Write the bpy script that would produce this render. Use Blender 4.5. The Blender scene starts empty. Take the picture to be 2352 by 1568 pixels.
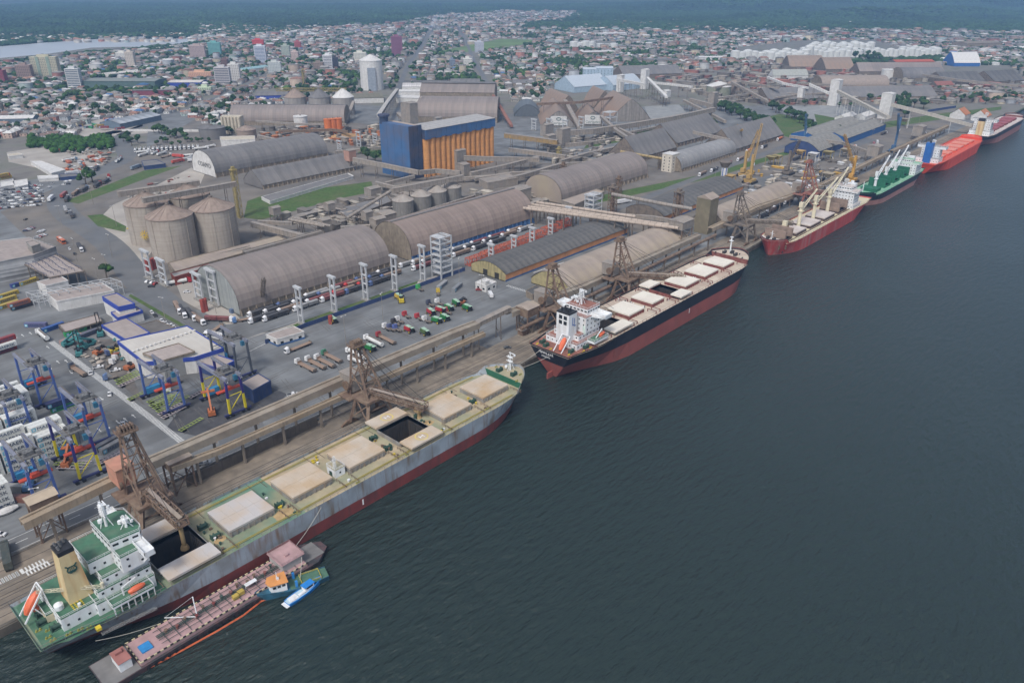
import bpy, math, random
import numpy as np
from mathutils import Vector, Matrix
random.seed(7); rng = np.random.default_rng(7)
R_ = math.radians; PI = math.pi
SC = bpy.context.scene; COL = SC.collection
FPX, PITCH, ROLL, YAW, CAMZ = 1747.0, R_(25.46), R_(0.19), R_(47.9), 185.0
CX, CY = -28.0, -234.3
def _rotz(v):
    c, s = math.cos(-YAW), math.sin(-YAW)
    return Vector((c*v[0]-s*v[1], s*v[0]+c*v[1], v[2]))
_cr, _sr, _cp, _sp = math.cos(ROLL), math.sin(ROLL), math.cos(PITCH), math.sin(PITCH)
RT = _rotz((_cr, _sp*_sr, _cp*_sr)); UP = _rotz((-_sr, _sp*_cr, _cp*_cr)); FW = _rotz((0, _cp, -_sp))
cam = bpy.data.cameras.new('camera'); camo = bpy.data.objects.new('camera', cam); COL.objects.link(camo)
camo.matrix_world = Matrix(((RT.x, UP.x, -FW.x, CX), (RT.y, UP.y, -FW.y, CY), (RT.z, UP.z, -FW.z, CAMZ), (0, 0, 0, 1)))
cam.sensor_width = 36; cam.lens = 36*FPX/2352; cam.clip_start = 1; cam.clip_end = 90000
SC.camera = camo
SUN_EL, SUN_AZ = R_(52), R_(200)      # azimuth measured from +X towards +Y: direction the light comes from
w = bpy.data.worlds.new('World'); SC.world = w; w.use_nodes = True
nt = w.node_tree; nt.nodes.clear()
sky = nt.nodes.new('ShaderNodeTexSky'); sky.sky_type = 'NISHITA'; sky.sun_disc = False
sky.sun_elevation = SUN_EL; sky.sun_rotation = PI/2 - SUN_AZ
sky.air_density = 1.0; sky.dust_density = 3.0; sky.ozone_density = 1.0
bg = nt.nodes.new('ShaderNodeBackground'); bg.inputs[1].default_value = 0.115
hs = nt.nodes.new('ShaderNodeHueSaturation'); hs.inputs['Saturation'].default_value = 0.6
wo = nt.nodes.new('ShaderNodeOutputWorld')
nt.links.new(sky.outputs[0], hs.inputs['Color']); nt.links.new(hs.outputs[0], bg.inputs[0]); nt.links.new(bg.outputs[0], wo.inputs[0])
sl = bpy.data.lights.new('sun', 'SUN'); sl.energy = 1.5; sl.angle = R_(11); sl.color = (1.0, 0.97, 0.93)
so = bpy.data.objects.new('sun', sl); COL.objects.link(so)
sd = Vector((math.cos(SUN_EL)*math.cos(SUN_AZ), math.cos(SUN_EL)*math.sin(SUN_AZ), math.sin(SUN_EL)))
so.rotation_euler = sd.to_track_quat('Z', 'Y').to_euler()
SC.view_settings.view_transform = 'Standard'; SC.view_settings.look = 'None'
SC.view_settings.exposure = 0.58; SC.view_settings.gamma = 1
try: SC.view_settings.use_curve_mapping = False
except Exception: pass
SC.render.engine = 'CYCLES'
SC.cycles.max_bounces = 5; SC.cycles.diffuse_bounces = 2; SC.cycles.glossy_bounces = 2; SC.cycles.volume_bounces = 0
def P(x, y, z=3.0):
    u = (x-1176)/FPX; v = (784-y)/FPX
    d = FW + RT*u + UP*v; t = (z-CAMZ)/d.z
    return (CX+d.x*t, CY+d.y*t)
def P3(x, y, z=3.0): return P(x, y, z)+(z,)

MATS = {}
def mat(name, col=(.5, .5, .5), rough=.8, metal=0.0, n=.12, ns=.3, dirt=None, da=.5, ds=.08, streak=None, sa=.5, ss=1.2, axis=None, aamt=.25, asc=1.0,
        bump=0.0, bs=2.0, obj=False, attr=None, world=False, spec=None, emit=0):
    if name in MATS: return MATS[name]
    m = bpy.data.materials.new(name); m.use_nodes = True; MATS[name] = m
    t = m.node_tree; N = t.nodes; L = t.links
    b = N['Principled BSDF']; b.inputs['Roughness'].default_value = rough; b.inputs['Metallic'].default_value = metal
    if spec is not None: b.inputs['Specular IOR Level'].default_value = spec
    def nd(k): return N.new(k)
    if world: co = nd('ShaderNodeNewGeometry').outputs['Position']
    else: co = nd('ShaderNodeTexCoord').outputs['Object']
    if obj: c = nd('ShaderNodeObjectInfo').outputs['Color']
    elif attr:
        a = nd('ShaderNodeAttribute'); a.attribute_name = attr; c = a.outputs['Color']
    else:
        r = nd('ShaderNodeRGB'); r.outputs[0].default_value = (*col, 1); c = r.outputs[0]
    def noise(scale, vec=None, detail=3.0):
        q = nd('ShaderNodeTexNoise'); q.inputs['Scale'].default_value = scale; q.inputs['Detail'].default_value = detail
        L.new(vec or co, q.inputs['Vector']); return q.outputs['Fac']
    def mapr(f, a, b_, lo, hi):
        q = nd('ShaderNodeMapRange'); q.inputs[1].default_value = a; q.inputs[2].default_value = b_; q.inputs[3].default_value = lo; q.inputs[4].default_value = hi
        L.new(f, q.inputs[0]); return q.outputs[0]
    def mix(fac, a, b_, mode='MIX'):
        q = nd('ShaderNodeMix'); q.data_type = 'RGBA'; q.blend_type = mode
        if isinstance(fac, float): q.inputs[0].default_value = fac
        else: L.new(fac, q.inputs[0])
        for i, s in ((6, a), (7, b_)):
            if isinstance(s, tuple): q.inputs[i].default_value = (*s, 1)
            else: L.new(s, q.inputs[i])
        return q.outputs[2]
    def scl(vec):
        q = nd('ShaderNodeMapping'); q.inputs['Scale'].default_value = vec; L.new(co, q.inputs['Vector']); return q.outputs[0]
    def vmul(c, f):
        q = nd('ShaderNodeVectorMath'); q.operation = 'SCALE'; L.new(c, q.inputs[0]); L.new(f, q.inputs['Scale']); return q.outputs[0]
    if n: c = vmul(c, mapr(noise(ns), .3, .7, 1-n, 1+n))
    if axis is not None:
        v = {'x': (asc, .02, .02), 'y': (.02, asc, .02), 'z': (.02, .02, asc)}[axis]
        c = vmul(c, mapr(noise(1.0, scl(v), 4), .3, .7, 1-aamt, 1+aamt))
    if axis == 'x': c = vmul(c, mapr(nd('ShaderNodeObjectInfo').outputs['Random'], 0, 1, .9, 1.1))
    if dirt: c = mix(mapr(noise(ds, None, 5), .42, .68, 0.0, da), c, dirt)
    if streak: c = mix(mapr(noise(ss, scl((1, 1, .12)), 4), .5, .72, 0.0, sa), c, streak)
    L.new(c, b.inputs['Base Color'])
    if bump:
        q = nd('ShaderNodeBump'); q.inputs['Strength'].default_value = bump; q.inputs['Distance'].default_value = .3
        L.new(noise(bs, None, 4), q.inputs['Height']); L.new(q.outputs[0], b.inputs['Normal'])
    if emit: b.inputs['Emission Color'].default_value = (*col, 1); b.inputs['Emission Strength'].default_value = emit
    return m

OFF = [0.0, 0.0, 0.0]
class MB:
    def __init__(s): s.v = []; s.f = []; s.m = []; s.k = 0
    def q(s, *pts):
        b = len(s.v); s.v += [tuple(p) for p in pts]; s.f.append(tuple(range(b, b+len(pts)))); s.m.append(s.k); return s
    def hexa(s, a, b):           # two rings of n points, bottom and top, closed
        n = len(a); k = len(s.v); s.v += [tuple(p) for p in a]+[tuple(p) for p in b]
        for i in range(n):
            j = (i+1) % n; s.f.append((k+i, k+j, k+n+j, k+n+i)); s.m.append(s.k)
        s.f.append(tuple(range(k+n-1, k-1, -1))); s.m.append(s.k)
        s.f.append(tuple(range(k+n, k+2*n))); s.m.append(s.k); return s
    def box(s, x0, x1, y0, y1, z0, z1):
        if x0 > x1: x0, x1 = x1, x0
        if y0 > y1: y0, y1 = y1, y0
        return s.hexa([(x0, y0, z0), (x1, y0, z0), (x1, y1, z0), (x0, y1, z0)], [(x0, y0, z1), (x1, y0, z1), (x1, y1, z1), (x0, y1, z1)])
    def obox(s, cx, cy, z0, z1, lx, ly, rz):
        c, n = math.cos(rz), math.sin(rz)
        r = [(cx+c*a-n*b, cy+n*a+c*b) for a, b in ((-lx/2, -ly/2), (lx/2, -ly/2), (lx/2, ly/2), (-lx/2, ly/2))]
        return s.prism(r, z0, z1)
    def prism(s, pts, z0, z1):
        A = sum(pts[i][0]*pts[(i+1) % len(pts)][1]-pts[(i+1) % len(pts)][0]*pts[i][1] for i in range(len(pts)))
        if A < 0: pts = pts[::-1]
        return s.hexa([(x, y, z0) for x, y in pts], [(x, y, z1) for x, y in pts])
    def bar(s, p, q, w=.3, h=None):
        p = Vector(p); q = Vector(q); d = q-p
        if d.length < 1e-6: return s
        h = h or w; d.normalize(); a = d.cross(Vector((0, 0, 1)))
        if a.length < 1e-3: a = Vector((1, 0, 0))
        a.normalize(); b = a.cross(d); a *= w/2; b *= h/2
        return s.hexa([p-a-b, p-a+b, p+a+b, p+a-b][::-1], [q-a-b, q-a+b, q+a+b, q+a-b][::-1])
    def tube(s, p, q, r0, r1=None, n=8):
        r1 = r0 if r1 is None else r1
        p = Vector(p); q = Vector(q); d = (q-p).normalized(); a = d.cross(Vector((0, 0, 1)))
        if a.length < 1e-3: a = Vector((1, 0, 0))
        a.normalize(); b = d.cross(a)
        ra = [p+a*(math.cos(2*PI*i/n)*r0)+b*(math.sin(2*PI*i/n)*r0) for i in range(n)]
        rb = [q+a*(math.cos(2*PI*i/n)*r1)+b*(math.sin(2*PI*i/n)*r1) for i in range(n)]
        return s.hexa(ra, rb)
    def cyl(s, x, y, z0, z1, r0, r1=None, n=24): return s.tube((x, y, z0), (x, y, z1), r0, r1, n)
    def loft(s, rings, close=True, caps=(False, False)):
        n = len(rings[0]); k = len(s.v)
        for r in rings: s.v += [tuple(p) for p in r]
        for i in range(len(rings)-1):
            for j in range(n if close else n-1):
                l = (j+1) % n; s.f.append((k+i*n+j, k+i*n+l, k+(i+1)*n+l, k+(i+1)*n+j)); s.m.append(s.k)
        if caps[0]: s.f.append(tuple(range(k+n-1, k-1, -1))); s.m.append(s.k)
        if caps[1]: s.f.append(tuple(range(k+(len(rings)-1)*n, k+len(rings)*n))); s.m.append(s.k)
        return s
    def lattice(s, p, q, w, h, bay, t=.25, n=None):   # box truss from p to q, width w, height h
        p = Vector(p); q = Vector(q); d = q-p; Ln = d.length; d.normalize(); a = d.cross(Vector((0, 0, 1)))
        if a.length < 1e-2: a = Vector((1, 0, 0))
        a.normalize(); b = a.cross(d); a *= w/2; b *= h/2
        n = n or max(1, round(Ln/bay)); cs = [(-1, -1), (1, -1), (1, 1), (-1, 1)]
        for u, v in cs: s.bar(p+a*u+b*v, q+a*u+b*v, t)
        for i in range(n+1):
            c = p+d*(Ln*i/n); r = [c+a*u+b*v for u, v in cs]
            for j in range(4): s.bar(r[j], r[(j+1) % 4], t*.7)
            if i < n:
                e = c+d*(Ln/n); r2 = [e+a*u+b*v for u, v in cs]
                for j in range(4): s.bar(r[j] if (i+j) % 2 else r[(j+1) % 4], r2[(j+1) % 4] if (i+j) % 2 else r2[j], t*.7)
        return s
    def build(s, name, m=None, parent=None, color=None, smooth=False, off=True, stuff=False):
        me = bpy.data.meshes.new(name); o_ = (root_off(parent) if parent is not None else OFF) if off else (0, 0, 0)
        me.from_pydata([(x-o_[0], y-o_[1], z-o_[2]) for x, y, z in s.v], [], s.f)
        ms = m if isinstance(m, (list, tuple)) else [m]
        for q in ms: me.materials.append(q)
        if len(ms) > 1: me.polygons.foreach_set('material_index', s.m)
        if smooth: me.polygons.foreach_set('use_smooth', [True]*len(s.f))
        ob = bpy.data.objects.new(name, me); COL.objects.link(ob)
        if parent is not None: ob.parent = parent
        if color: ob.color = (*color, 1)
        if stuff: ob['kind'] = 'stuff'
        return ob
ROFF = {}
def root_off(p):
    while p.parent is not None: p = p.parent
    return ROFF.get(p.name, (0, 0, 0))
def tag(o, label, cat=None, group=None):
    o['label'] = label
    if cat: o['category'] = cat
    if group: o['group'] = group
    return o
def thing(name, label, cat, loc=(0, 0, 3), group=None):
    o = bpy.data.objects.new(name, None); COL.objects.link(o); o.empty_display_size = 1
    loc = tuple(loc) if len(loc) == 3 else (loc[0], loc[1], 3.0)
    o.location = loc; OFF[:] = loc; ROFF[o.name] = loc
    return tag(o, label, cat, group)
def solo(mb, name, m, label, cat, group=None, loc=None, color=None, smooth=False):   # a thing that is one mesh
    if loc: OFF[:] = loc
    else:
        a = np.array(mb.v); OFF[:] = [float(a[:, 0].mean()), float(a[:, 1].mean()), float(a[:, 2].min())]
    o = mb.build(name, m, None, color, smooth); o.location = tuple(OFF); OFF[:] = (0, 0, 0)
    return tag(o, label, cat, group)
def setting(mb, name, m, kind='structure', label=None, cat=None, smooth=False):
    OFF[:] = (0, 0, 0); o = mb.build(name, m, None, None, smooth); o['kind'] = kind
    if label: o['label'] = label
    if cat: o['category'] = cat
    return o
def dup(root, loc, rz=0.0, label=None, group=None, color=None, scale=None):
    r = root.copy(); COL.objects.link(r); r.location = loc if len(loc) == 3 else (*loc, 3.0); r.rotation_euler = (0, 0, rz)
    if scale: r.scale = scale if isinstance(scale, tuple) else (scale,)*3
    if label: r['label'] = label
    if group: r['group'] = group
    if color and root.type == 'MESH' and root.color[0] < .999: r.color = (*color, 1)
    for ch in root.children:
        c = ch.copy(); COL.objects.link(c); c.parent = r
        if color and tuple(ch.color)[:3] != (1.0, 1.0, 1.0): c.color = (*color, 1)
        for g in ch.children:
            d = g.copy(); COL.objects.link(d); d.parent = c
            if color and tuple(g.color)[:3] != (1.0, 1.0, 1.0): d.color = (*color, 1)
    return r
PAINT = mat('vehicle_paint', rough=.35, n=.1, ns=.8, obj=True, dirt=(.16, .13, .1), da=.25, ds=.7)
WALLP = mat('plain_wall', rough=.85, n=.15, ns=.15, obj=True, streak=(.12, .11, .1), sa=.35, ss=.5)

def sheet(name, pts, z, m, kind='structure', px=True, label=None, cat=None):
    q = [P(x, y, z) for x, y in pts] if px else pts
    A = sum(q[i][0]*q[(i+1) % len(q)][1]-q[(i+1) % len(q)][0]*q[i][1] for i in range(len(q)))
    if A < 0: q = q[::-1]
    b = MB(); b.q(*[(x, y, z) for x, y in q]); return setting(b, name, m, kind, label, cat)
wm = bpy.data.materials.new('harbour_water'); wm.use_nodes = True; t = wm.node_tree; N = t.nodes; L = t.links
pb = N['Principled BSDF']; pb.inputs['Base Color'].default_value = (.018, .031, .027, 1); pb.inputs['Roughness'].default_value = .22
pb.inputs['IOR'].default_value = 1.42
geo = N.new('ShaderNodeNewGeometry'); mp = N.new('ShaderNodeMapping'); mp.inputs['Rotation'].default_value = (0, 0, R_(25)); mp.inputs['Scale'].default_value = (.32, .9, 1)
L.new(geo.outputs['Position'], mp.inputs['Vector'])
n1 = N.new('ShaderNodeTexNoise'); n1.inputs['Scale'].default_value = .42; n1.inputs['Detail'].default_value = 6; n1.inputs['Roughness'].default_value = .55; L.new(mp.outputs[0], n1.inputs['Vector'])
n2 = N.new('ShaderNodeTexNoise'); n2.inputs['Scale'].default_value = .012; n2.inputs['Detail'].default_value = 3; L.new(geo.outputs['Position'], n2.inputs['Vector'])
mr = N.new('ShaderNodeMapRange'); mr.inputs[1].default_value = .35; mr.inputs[2].default_value = .65; mr.inputs[3].default_value = .75; mr.inputs[4].default_value = 1.0; L.new(n2.outputs['Fac'], mr.inputs[0])
bp = N.new('ShaderNodeBump'); bp.inputs['Distance'].default_value = 2.6; L.new(mr.outputs[0], bp.inputs['Strength']); L.new(n1.outputs['Fac'], bp.inputs['Height']); L.new(bp.outputs[0], pb.inputs['Normal'])
b = MB(); b.q((-3000, -9000, 0), (40000, -9000, 0), (40000, 2, 0), (-3000, 2, 0)); setting(b, 'water', wm)
LANDM = mat('far_land', (.035, .055, .03), .95, n=.5, ns=.004, world=True, dirt=(.09, .11, .07), da=.6, ds=.0016)
b = MB()
b.q((-3000, 0.0, 2.9), (6000, 0.0, 2.9), (40000, 0, 2.9), (40000, 60000, 2.9), (-3000, 60000, 2.9)); setting(b, 'ground', LANDM)
CONC = mat('weathered_concrete', (.27, .26, .24), .85, n=.15, ns=.5, dirt=(.16, .13, .1), da=.5, ds=.15, streak=(.10, .085, .07), sa=.4)
b = MB(); b.box(-900, 1300, -.6, 0, -3, 3.05); b.box(-900, 1300, -.05, 1.2, 2.95, 3.3)
for i in range(120): b.box(-120+i*12, -119.2+i*12, -1.0, -.6, .2, 2.6)
setting(b, 'quay_wall', mat('quay_wall', (.12, .105, .085), .9, n=.3, ns=.4, dirt=(.05, .045, .035), da=.7, ds=.2))
TOWN = mat('town_ground', (.20, .185, .165), .95, n=.35, ns=.03, world=True, dirt=(.07, .085, .045), da=.8, ds=.03)
_tg = [P(x, y, 2.95) for x, y in [(-300, 128), (0, 128), (330, 100), (430, 92), (620, 66), (800, 52), (1000, 36), (1150, 26), (1320, 26), (1300, 50), (1560, 66), (1960, 62), (2352, 72), (2600, 90)]]
sheet('town_ground', _tg+[(3500, 3), (-1500, 3)], 2.95, TOWN, px=False)
ASPH = mat('asphalt', (.17, .177, .18), .9, n=.2, ns=.08, world=True, dirt=(.095, .093, .09), da=.75, ds=.045, axis='y', aamt=.14, asc=.5, bump=.1)
DUST = mat('grain_dusted_concrete', (.235, .195, .15), .9, n=.2, ns=.25, world=True, dirt=(.10, .085, .068), da=.65, ds=.07, axis='y', aamt=.14, asc=.35)
PALE = mat('pale_bare_ground', (.38, .35, .31), .95, n=.15, ns=.1, world=True, dirt=(.22, .19, .16), da=.5, ds=.05)
ROADM = mat('road_surface', (.125, .13, .135), .85, n=.12, ns=.1, world=True, dirt=(.18, .165, .145), da=.4, ds=.03)
GRASS = mat('grass', (.055, .105, .02), .95, n=.3, ns=.3, world=True, dirt=(.12, .12, .05), da=.5, ds=.05)
WHITE = mat('road_paint', (.62, .62, .6), .8, n=.2, ns=1.5)
sheet('port_ground', [(-700, 1.2), (1300, 1.2), (1300, 190), (1080, 420), (830, 560), (700, 900), (480, 960), (330, 640), (150, 620), (80, 520), (-500, 330)], 3.0, ASPH, px=False)
sheet('quay_apron', [(-200, 1.2), (1300, 1.2), (1300, 24), (240, 26), (240, 34), (-60, 34), (-200, 34)], 3.02, DUST, px=False)
sheet('road', [(-200, 34), (238, 34), (238, 44), (-200, 46)], 3.016, ROADM, px=False)
YARDM = mat('stained_yard', (.15, .138, .125), .95, n=.25, ns=.05, world=True, dirt=(.20, .17, .135), da=.6, ds=.03)
sheet('terminal_ground', [(470, 62), (1300, 40), (1300, 130), (900, 200), (640, 250), (600, 345), (420, 345), (420, 230), (480, 150)], 3.006, YARDM, px=False)
sheet('terminal_ground', [(165, 165), (480, 150), (420, 230), (420, 345), (600, 345), (640, 640), (540, 900), (360, 700), (150, 520), (130, 330), (150, 240)], 3.006, YARDM, px=False)
def strip(name, pts, wd, z, m, px=True, kind='structure'):
    q = [Vector((*P(x, y, z), z)) for x, y in pts] if px else [Vector((x, y, z)) for x, y in pts]
    fine = []
    for i in range(len(q)-1):
        p0 = q[max(i-1, 0)]; p1 = q[i]; p2 = q[i+1]; p3 = q[min(i+2, len(q)-1)]
        for k in range(6):
            u = k/6; fine.append(.5*((2*p1)+(p2-p0)*u+(2*p0-5*p1+4*p2-p3)*u*u+(3*p1-p0-3*p2+p3)*u**3))
    fine.append(q[-1]); l = []; r = []
    for i, p in enumerate(fine):
        d = (fine[min(i+1, len(fine)-1)]-fine[max(i-1, 0)]); n_ = Vector((-d.y, d.x, 0)).normalized()*wd/2
        l.append(p+n_); r.append(p-n_)
    b = MB(); b.loft([[a, c] for a, c in zip(r, l)], close=False)
    me = setting(b, name, m, kind); me.data.flip_normals() if me.data.polygons[0].normal.z < 0 else None; return me
strip('road', [(560, 1010), (480, 790), (330, 655), (250, 560), (150, 490), (140, 445), (190, 410), (280, 370), (288, 345), (262, 320)], 20, 3.012, ROADM)
strip('road', [(262, 322), (300, 300), (400, 262), (470, 235), (560, 200), (640, 160)], 13, 2.99, ROADM)
strip('road', [(885, 262), (915, 205), (938, 150), (958, 122), (985, 80), (1010, 52)], 10, 2.99, ROADM)
strip('road', [(1135, 225), (1128, 207), (1088, 137), (1076, 108), (1063, 82), (1050, 60)], 9, 2.99, ROADM)
strip('road', [(1700, 440), (1900, 358), (2000, 318)], 16, 3.014, ROADM)
strip('road', [(730, 742), (1000, 650), (1215, 560), (1440, 470), (1700, 372), (1820, 330)], 9, 3.018, ROADM)
sheet('bare_ground', [(225, 505), (260, 470), (330, 440), (440, 385), (470, 400), (440, 470), (330, 600), (300, 600)], 3.01, PALE)
sheet('bare_ground', [(175, 345-18), (250, 322), (262, 300), (420, 300), (180, 318)], 2.99, PALE)
sheet('bare_ground', [(160, 300), (220, 276), (290, 262), (330, 290), (270, 306), (200, 316)], 2.99, PALE)
sheet('bare_ground', [(15, 350), (110, 335), (250, 352), (235, 380), (150, 400), (20, 372)], 3.008, PALE)
sheet('bare_ground', [(400, 640), (470, 650), (560, 740), (520, 745), (420, 690)], 3.01, PALE)
sheet('bare_ground', [(600, 765), (720, 740), (1062, 622), (1060, 612), (700, 735), (560, 780)], 3.012, PALE)
sheet('grass_lawn', [(568, 462), (600, 450), (853, 417), (860, 440), (785, 455), (600, 505), (560, 500)], 3.014, GRASS)
sheet('grass_verge', [(200, 495), (235, 492), (290, 520), (288, 533), (225, 520)], 3.016, GRASS)
sheet('grass_verge', [(150, 462), (330, 392), (420, 380), (350, 405), (180, 468)], 3.018, GRASS)
sheet('grass_verge', [(640, 760), (700, 735), (960, 645), (958, 651), (702, 744), (648, 768)], 3.02, GRASS)
sheet('grass_verge', [(520, 800), (300, 675), (295, 680), (510, 806)], 3.02, GRASS)
sheet('grass_verge', [(1350, 330), (1480, 300), (1640, 270), (1650, 282), (1500, 312), (1340, 342)], 3.016, GRASS)
sheet('grass_verge', [(820, 350), (885, 330), (885, 362), (860, 362)], 3.016, GRASS)
sheet('grass_verge', [(1260, 475), (1420, 440), (1620, 400), (1850, 335), (1860, 340), (1640, 408), (1300, 482)], 3.016, GRASS)
sheet('grass_verge', [(1870, 262), (2000, 286), (2150, 262), (2300, 245), (2300, 252), (2160, 275), (1990, 300), (1880, 296)], 3.016, GRASS)
sheet('grass_lawn', [(1700, 285), (1790, 262), (1870, 275), (1860, 330), (1760, 300)], 3.014, GRASS)
sheet('bare_ground', [(1795, 245), (1930, 240), (1960, 262), (2010, 285), (1880, 290), (1800, 262)], 3.014, mat('grey_gravel', (.25, .255, .25), .95, n=.15, ns=.1, world=True))
sheet('bare_ground', [(1480, 245), (1560, 240), (1580, 262), (1500, 275), (1490, 270)], 3.014, MATS['grey_gravel'])
sheet('field', [(990, 121), (1150, 90), (1230, 92), (1200, 104), (1070, 120)], 2.97, mat('field_grass', (.12, .19, .06), .95, n=.2, ns=.01, world=True))
RIV = mat('river_water', (.40, .42, .43), .3, n=.1, ns=.01, world=True)  # pale base colour has the sky's reflection on the river painted in
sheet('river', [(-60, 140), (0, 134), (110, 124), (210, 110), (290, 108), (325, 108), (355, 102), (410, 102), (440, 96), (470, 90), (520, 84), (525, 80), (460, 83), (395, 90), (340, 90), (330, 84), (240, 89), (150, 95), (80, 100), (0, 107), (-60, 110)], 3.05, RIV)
sheet('stained_yard', [(440, 905), (560, 862), (660, 905), (640, 925), (470, 1005), (380, 985)], 3.016, mat('oily_asphalt', (.055, .055, .06), .8, n=.3, ns=.2, world=True, dirt=(.1, .1, .1), da=.6, ds=.12))
sheet('stained_yard', [(150, 780), (262, 778), (300, 850), (330, 930), (262, 868), (210, 820)], 3.016, mat('dusty_dark_yard', (.12, .11, .10), .9, n=.3, ns=.2, world=True, dirt=(.19, .16, .13), da=.6, ds=.12))
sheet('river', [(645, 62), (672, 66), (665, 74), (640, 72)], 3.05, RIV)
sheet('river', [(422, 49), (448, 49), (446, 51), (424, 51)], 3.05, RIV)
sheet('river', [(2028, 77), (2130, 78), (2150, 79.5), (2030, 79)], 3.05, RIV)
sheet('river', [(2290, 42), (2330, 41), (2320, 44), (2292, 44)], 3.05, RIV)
b = MB()
for y in (5, 18, 9.2, 10.8, 13.4, 15): b.box(-200, 1250, y-.09, y+.09, 3.0, 3.1)
for y in (28, 33.4): b.box(-200, 230, y-.12, y+.12, 3.0, 3.08)
setting(b, 'quay_rails', mat('rail_steel', (.07, .06, .055), .6))
b = MB(); r_ = random.Random(3)
for k in range(150):
    x, y = P(r_.uniform(150, 1150), r_.uniform(620, 1000), 3.022) if k % 3 else (r_.uniform(-40, 640), r_.uniform(3, 24))
    if y < 2: continue
    a = r_.uniform(-.25, .25)+(1.3 if k % 3 and 0 else (0 if k % 2 or k % 3 == 0 else 1.4)) if k % 3 else r_.uniform(-.06, .06); L_ = r_.uniform(6, 26); c, s = math.cos(a), math.sin(a)
    for o in (0, 1.9): b.q(*[(x+c*u-s*(v+o), y+s*u+c*(v+o), 3.023) for u, v in ((-L_, -.16), (L_, -.16), (L_, .16), (-L_, .16))])
setting(b, 'tyre_marks', mat('rubber_marks', (.115, .108, .098), .9, n=.3, ns=.3, world=True))
b = MB()
def arrow(x, y, a):
    c, s = math.cos(a), math.sin(a)
    def T(u, v): return (x+c*u-s*v, y+s*u+c*v, 3.028)
    b.q(T(-2.2, -.15), T(.8, -.15), T(.8, .15), T(-2.2, .15)); b.q(T(.6, -.6), T(2.2, 0), T(.6, .6))
xw = [P(118+302*k/100, 785+230*k/100, 3.03) for k in range(101)]
x0, y0 = P(118, 785); x1, y1 = P(423, 1018)
n_ = int((y0-y1)/1.15)
for i in range(n_):
    y = y1+(y0-y1)*(i+.5)/n_; x = x1+(x0-x1)*(i+.5)/n_; b.q((x-1.5, y-.28, 3.028), (x+1.5, y-.28, 3.028), (x+1.5, y+.28, 3.028), (x-1.5, y+.28, 3.028))
for (px, py, a) in [(36, 774, -90), (52, 770, 90), (70, 765, 90), (110, 797, 90), (133, 831, 90), (152, 829, 90), (115, 845, -90), (163, 855, -90), (233, 915, -90), (215, 925, -90), (307, 955, 90), (288, 963, 90), (271, 969, -90), (248, 980, -90), (228, 987, 90)]:
    x, y = P(px, py); arrow(x, y, R_(a))
for k in range(34): b.q((-60+k*9, 39.9, 3.028), (-56+k*9, 39.9, 3.028), (-56+k*9, 40.15, 3.028), (-60+k*9, 40.15, 3.028))
b.q((-200, 35.6, 3.028), (160, 35.6, 3.028), (160, 35.8, 3.028), (-200, 35.8, 3.028)); b.q((-200, 44.2, 3.028), (160, 43.2, 3.028), (160, 43.4, 3.028), (-200, 44.4, 3.028))
for (px, py) in [(60, 1110), (38, 1093), (48, 1098)]:
    pass
for (px, py) in [(12, 1330), (22, 1325), (75, 1300), (85, 1305)]:
    x, y = P(px, py)
    for k in range(7): b.q((x-.3+k*1.1-3, y-1.5, 3.03), (x+.2+k*1.1-3, y-1.5, 3.03), (x+.2+k*1.1-3, y+1.5, 3.03), (x-.3+k*1.1-3, y+1.5, 3.03))
for k in range(10):
    x, y = P(1235-6+k*7, 625-k*2.4); b.q((x-1.6, y-.35, 3.03), (x+1.6, y-.35, 3.03), (x+1.6, y+.35, 3.03), (x-1.6, y+.35, 3.03))
for k in range(12):
    x, y = P(1166+k*4, 656+k*1.2); b.q((x-1.4, y-.25, 3.03), (x+1.4, y-.25, 3.03), (x+1.4, y+.25, 3.03), (x-1.4, y+.25, 3.03))
for k in range(16):
    x, y = P(575+k*3.2, 806-k*1.6); b.q((x-1.2, y-.22, 3.03), (x+1.2, y-.22, 3.03), (x+1.2, y+.22, 3.03), (x-1.2, y+.22, 3.03))
setting(b, 'road_markings', WHITE)
HILLM = mat('forest_canopy', (.035, .062, .026), .95, n=.45, ns=.02, world=True, dirt=(.02, .035, .016), da=.7, ds=.006)
def terrain(name, x0, x1, y0, y1, nx, ny, hf, m, kind='structure', rot=0, label=None, cat=None):
    xs = np.linspace(x0, x1, nx); ys = np.linspace(y0, y1, ny); X, Y = np.meshgrid(xs, ys); Z = hf(X, Y)
    if callable(rot): X, Y = rot(X, Y)
    v = np.stack([X.ravel(), Y.ravel(), Z.ravel()], 1)
    i = (np.arange(ny-1)[:, None]*nx+np.arange(nx-1)[None]).ravel(); f = np.stack([i, i+1, i+nx+1, i+nx], 1)
    me = bpy.data.meshes.new(name); npmesh(me, v, f, m); o = bpy.data.objects.new(name, me); COL.objects.link(o); o['kind'] = kind
    if label: tag(o, label, cat)
    return o
def npmesh(me, v, f, m, cols=None, smooth=False):
    k = f.shape[1]; me.vertices.add(len(v)); me.vertices.foreach_set('co', v.astype(np.float32).ravel())
    me.loops.add(f.size); me.loops.foreach_set('vertex_index', f.astype(np.int32).ravel())
    me.polygons.add(len(f)); me.polygons.foreach_set('loop_start', np.arange(len(f), dtype=np.int32)*k)
    me.materials.append(m)
    if cols is not None:
        a = me.attributes.new('col', 'FLOAT_COLOR', 'FACE'); a.data.foreach_set('color', np.concatenate([cols, np.ones((len(f), 1))], 1).astype(np.float32).ravel())
    me.update(calc_edges=True)
    if smooth: me.polygons.foreach_set('use_smooth', np.ones(len(f), bool))
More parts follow.
